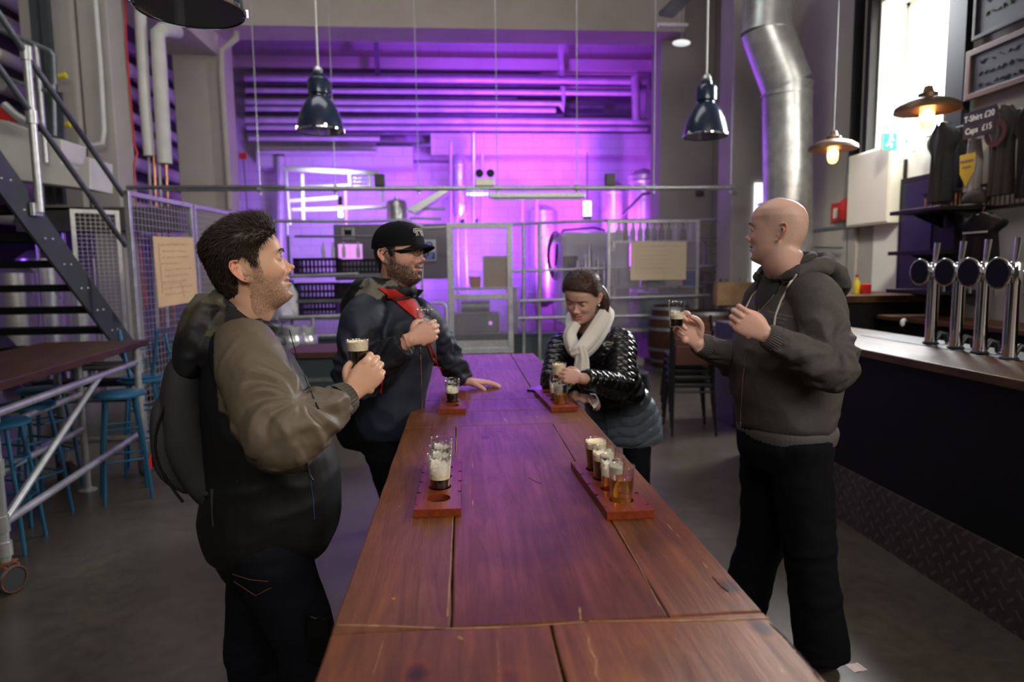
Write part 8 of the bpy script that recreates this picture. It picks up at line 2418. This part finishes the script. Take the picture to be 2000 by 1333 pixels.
# parting line and ponytail
pt = MB(); c_ = [Vector(to_world(m3, np.array([q]))[0]) for q in ([-.02, -.104, .01], [-.055, -.108, -.02], [-.078, -.092, -.055], [-.088, -.075, -.095], [-.085, -.065, -.13])]
limb(pt, c_, [.022, .026, .024, .018, .008], 20, 6)
o = pt.build('ponytail', mat('ponytail_hair', hc3, .35, bump=(60, .3)), h, smooth=70)
rs = np.random.RandomState(5); rr = np.repeat(np.array([[-.03, -.108, .006]]), 500, 0) + rs.normal(size=(500, 3)) * .011
strands('ponytail_strands', to_world(m3, rr), dir_world(m3, np.array([[-.55, .1, -1.0]]) + rs.normal(size=(500, 3)) * .12), .12, .0012, hc3, h, 17, 6, .08, .9, None, HM3, .45)
# earring
ep = to_world(m3, np.array([[-.0775, -.012, -.043]]))[0]
MB().sphere(ep, .0052, 12, 8).build('pearl_earring', mat('pearl', (.9, .88, .85), .2, coat=.5), p3, smooth=60)
Gh = m3['armL']['G']; gc = Gh(.066, 0, .046)
gt = beer_glass('foamy glass lifted in the woman\'s left hand over her paddle', (0, 0, 0), 'lager', .45, .5, (.98, 12), 23, group=None)
gt.location = atY(1092, 709, gc.y) + V(0, 0, -.098)
# tissue in her other hand
t = thing('tissue', 'crumpled white tissue held in the woman\'s lower hand', 'tissue', (0, 0, 0))
tm = MB(); pts = [atY(1152, 770, 2.80), atY(1163, 772, 2.79), atY(1166, 784, 2.79), atY(1158, 794, 2.79), atY(1153, 786, 2.80), atY(1148, 778, 2.82)]
d_ = crom([list(p) for p in pts], 5); vs = []
for i, q in enumerate(d_):
    for j in range(5): vs.append(Vector(q) + Vector((0, (j - 2) * .012, math.sin(i * .8 + j) * .003)))
tm.add(vs, [(i * 5 + j, (i + 1) * 5 + j, (i + 1) * 5 + j + 1, i * 5 + j + 1) for i in range(len(d_) - 1) for j in range(4)])
o = tm.build('tissue_sheet', mat('tissue_paper', (.75, .75, .76), .9), t, smooth=80); sm_ = o.modifiers.new('thick', 'SOLIDIFY'); sm_.thickness = .002
# ================================================================== bald man in the grey hoodie
X, Y = frame(97)           # chest towards the picture's left
m4 = dict(name='bald_man', lat=X, fwd=Y, head=atY(1518, 452, 2.38), yaw=53, pitch=-1, roll=0, hscale=1.01,
          neck=atY(1540, 545, 2.42), pelvis=atY(1532, 850, 2.42), skin=(.68, .42, .33), hair=(.10, .07, .055), beard=.0, smile=.5, jaw=1.12, wide=1.03, chin=.9, nose=.9, scalp=.42,
          nr=.071, gaze=(0, 0), iris=(.12, .16, .2), lid=.5, browt=.8, voxel=.0026, ear=1.05, browc=(.16, .10, .07),
          label='bald man in a grey hooded top, turned away to the left')
sh = atY(1598, 590, 2.23); el = atY(1625, 722, 2.12); wr = atY(1497, 655, 2.13)
m4['armL'] = dict(sh=sh, el=el, wr=wr, F=(-.82, .05, .50), P=(.20, .93, .1), curl=[(58, 62, 30), (62, 64, 30), (64, 64, 30), (62, 62, 30)], thumb=[(.046, .034, .016), (.074, .030, .026), (.100, .022, .038)], spread=.0, hs=1.1)
shr = atY(1492, 590, 2.60); elr = atY(1455, 712, 2.66); wrr = atY(1364, 672, 2.46)
m4['armR'] = dict(sh=shr, el=elr, wr=wrr, F=(-.62, .0, .72), P=(-.12, -.98, .08), curl=[(40, 42, 26), (46, 50, 30), (60, 60, 36), (66, 62, 40)], thumb=[(.046, .042, .018), (.074, .044, .030), (.100, .034, .044)], spread=.03, hs=1.1)
hr, hl = hips(m4, X)
m4['legL'] = dict(hip=hl, knee=atY(1580, 1060, 2.30), ankle=Vector((1.345, 2.30, .09)), toe=(-.95, -.3, 0))
m4['legR'] = dict(hip=hr, knee=atY(1492, 1040, 2.56), ankle=Vector((1.16, 2.62, .09)), toe=(-.95, .2, 0))
p4 = make_body(m4)
nk = Vector(m4['neck']); f = Vector(Y); r_ = Vector(X)
rings = [(atY(1535, 832, 2.42), .160, .150), (atY(1535, 822, 2.42), .185, .166), (atY(1533, 790, 2.42), .200, .174), (atY(1530, 730, 2.42), .215, .178), (atY(1530, 660, 2.42), .215, .155), (atY(1540, 605, 2.42), .200, .128), (atY(1545, 570, 2.43), .135, .095), (atY(1545, 545, 2.43), .085, .082), (atY(1545, 536, 2.43), .075, .075)]
me, co, no = garment(m4, rings, {'L': ([.084, .084, .080, .060, .043], .030), 'R': ([.082, .080, .074, .058, .042], .028)}, .0055, .0165, body_amp=.013, bfreq=(6, 6, 8), seed=11)
hod = np.array((.080, .071, .067)); c = np.tile(hod, (len(co), 1)) * (1 + .10 * vnoise(co * 5))[:, None] * (1 + .12 * vnoise(co * 260))[:, None]
HOOD = vcol_mat('hoodie_fleece', .88, (300, .3), spec=.25)
link(me, 'hooded_top', HOOD, p4, c)
jk4 = [o for o in p4.children if o.name.startswith('hooded_top')][0]
RIB = mat('rib_knit_grey', (.085, .077, .074), .9, bump=(300, .3))
cuff(m4, 'L', p4, RIB, .046, .036, .045, -.004, 34); cuff(m4, 'R', p4, RIB, .045, .035, .045, -.004, 34)
# hem band
mb = MB(); n = 160; cc = atY(1535, 838, 2.42); vs = []; K = 5
for i in range(K + 1):
    for j in range(n):
        a = 2 * PI * j / n; e = 2 / 2.3; x = abs(math.cos(a)) ** e * (1 if math.cos(a) > 0 else -1); y = abs(math.sin(a)) ** e * (1 if math.sin(a) > 0 else -1)
        rr = 1 + .005 * math.sin(a * 60) - .05 * (i / K) ** 2 - .07 * max(0, 1 - i / K * 2) ** 2
        vs.append(cc + r_ * x * .191 * rr + f * y * .172 * rr + V(0, 0, .030 - .062 * i / K + .004 * math.sin(a * 3)))
mb.add(vs, [(i * n + j, i * n + (j + 1) % n, (i + 1) * n + (j + 1) % n, (i + 1) * n + j) for i in range(K) for j in range(n)]); mb.build('hem_band', RIB, p4, smooth=60)
# hood on the shoulders
mb = MB(); c0_ = nk + V(0, 0, .034)
path = []
for k in range(11):
    a = R(-150 + k * 300 / 10); b_ = (1 + math.cos(a)) / 2
    path.append(c0_ - f * math.cos(a) * (.100 + .025 * b_) + r_ * math.sin(a) * .112 + V(0, 0, .020 * b_ - .03 * (1 - b_)))
limb(mb, path, [.016, .022, .028, .034, .038, .040, .038, .034, .028, .022, .016], 14, 4)
loft(mb, [(c0_ - f * .10 + V(0, 0, .03), .09, .030), (c0_ - f * .13 + V(0, 0, .0), .13, .045), (c0_ - f * .155 - V(0, 0, .06), .13, .045), (c0_ - f * .16 - V(0, 0, .11), .07, .025)], (X, Y), 24, 2.2, 5)
me = remesh(mb, .0055, 10); drop_islands(me); co = getco(me); no = getno(me)
co = co + no * (.003 + .010 * ridge(co * np.array((12, 12, 14)) + 1, 2))[:, None]; rel = co - np.array(nk); rr = np.sqrt((rel @ np.array(Y)) ** 2 + (rel @ np.array(X)) ** 2)
co = co + no * (-.014 * gauss(rr, .092, .02) * (no[:, 2] > .2))[:, None]; setco(me, co)
link(me, 'hood', HOOD, p4, np.tile(hod * .95, (len(co), 1)))
# dark polo collar
mb = MB(); path = [nk - f * math.cos(R(a)) * .078 + r_ * math.sin(R(a)) * .082 + V(0, 0, .040 + .040 * (1 + math.cos(R(a))) / 2 + .004) for a in range(-170, 171, 34)]
limb(mb, path, [.016, .018, .019, .020, .020, .020, .020, .020, .019, .018, .016], 10, 4)
loft(mb, [(nk + f * .052 + V(0, 0, .045), .05, .022), (nk + f * .074 - V(0, 0, .01), .062, .026), (nk + f * .098 - V(0, 0, .07), .052, .022), (nk + f * .12 - V(0, 0, .14), .02, .016)], (X, Y), 22, 2.0, 5)
me = remesh(mb, .0045, 2); link(me, 'shirt_collar', mat('dark_shirt', (.028, .026, .027), .85), p4)
bpy.context.view_layer.update()
hd4 = [o for o in p4.children if o.name.startswith('hood') and not o.name.startswith('hooded')][0]
surf_line([(1458, 690), (1452, 745), (1448, 800), (1447, 832)], jk4, .0016, M['chrome'], 'zip', p4, .002)
CORD = mat('white_cord', (.62, .58, .53), .9)
surf_line([(1556, 536), (1540, 562), (1526, 590), (1516, 618), (1513, 640)], [jk4, hd4], .0038, CORD, 'drawstring', p4, .004)
surf_line([(1485, 560), (1470, 580), (1458, 604)], [jk4, hd4], .0028, CORD, 'drawstring', p4, .004)
surf_line([(1498, 548), (1484, 590), (1482, 612), (1510, 580), (1530, 555)], [jk4, hd4], .0014, mat('pale_stitch', (.25, .23, .22), .9), 'neck_seam', p4, .002, 8)
# chest print, three lines of small caps and a faint mark above
def print_on(obj, s, px, py, size, m, name, parent, slant=0.06):
    """lettering laid on the cloth: flat text, every vertex dropped on the garment"""
    cu = bpy.data.curves.new(name, 'FONT'); cu.body = s; cu.size = 1; cu.align_x = 'CENTER'; cu.align_y = 'CENTER'; cu.resolution_u = 2
    tmp = bpy.data.objects.new('tmp', cu); COL.objects.link(tmp)
    dg = bpy.context.evaluated_depsgraph_get(); me = bpy.data.meshes.new_from_object(tmp.evaluated_get(dg)); bpy.data.objects.remove(tmp)
    for v in me.vertices:
        x, y = v.co.x * size, v.co.y * size
        v.co = on_torso(px + x, py - y + x * slant, obj, .0022)[0]
    me.materials.clear(); me.materials.append(m); me.update(); o = bpy.data.objects.new(name, me); COL.objects.link(o); o.parent = parent; return o
PRM = mat('grey_print', (.26, .24, .235), .8)
print_on(jk4, 'THE OPEN GATE BREWERY', 1526, 615, 4.3, PRM, 'chest_print', p4, .21)
print_on(jk4, "ST JAMES'S GATE", 1523, 623, 3.9, PRM, 'chest_print', p4, .21)
print_on(jk4, 'DUBLIN', 1524, 631, 3.9, PRM, 'chest_print', p4, .21)
e_ = MB()
for ln in ([(1524, 603), (1523, 592), (1527, 589), (1533, 592), (1524, 603)], [(1525, 601), (1525, 591)], [(1527, 599), (1527, 591)], [(1529, 597), (1529, 592)]): e_.tube([on_torso(x, y, jk4, .002)[0] for x, y in ln], .0011, 5)
e_.build('chest_mark', mat('gold_mark', (.22, .17, .08), .7), p4)
trousers(m4, p4, mat('black_cotton_trousers', (.0045, .0045, .006), .9, spec=.15), hip=(.178, .160), thigh=.108, knee=.092, hem=.098, wr=.008, zhem=.02)
shoes(m4, p4, mat('black_leather', (.01, .01, .01), .35))
# ring on the hand that holds the glass
Gh = m4['armR']['G']; gc = Gh(.078, .0, .046)
gt = beer_glass('half-drunk dark beer held up by the bald man against the barrels', (0, 0, 0), 'stout', .26, .16, (.7, 26), 24, group=None)
gt.location = atY(1322, 588, gc.y) + V(0, 0, -.098)
# dark bag strap / wristband
q = Gh(.112, -.004, .010)
MB().tube([q + Vector((.0095 * math.cos(a), .0095 * math.sin(a) * .4, .0095 * math.sin(a))) for a in [2 * PI * k / 16 for k in range(16)]], .0014, 6, closed=True).build('silver_ring', M['chrome'], p4, smooth=60)
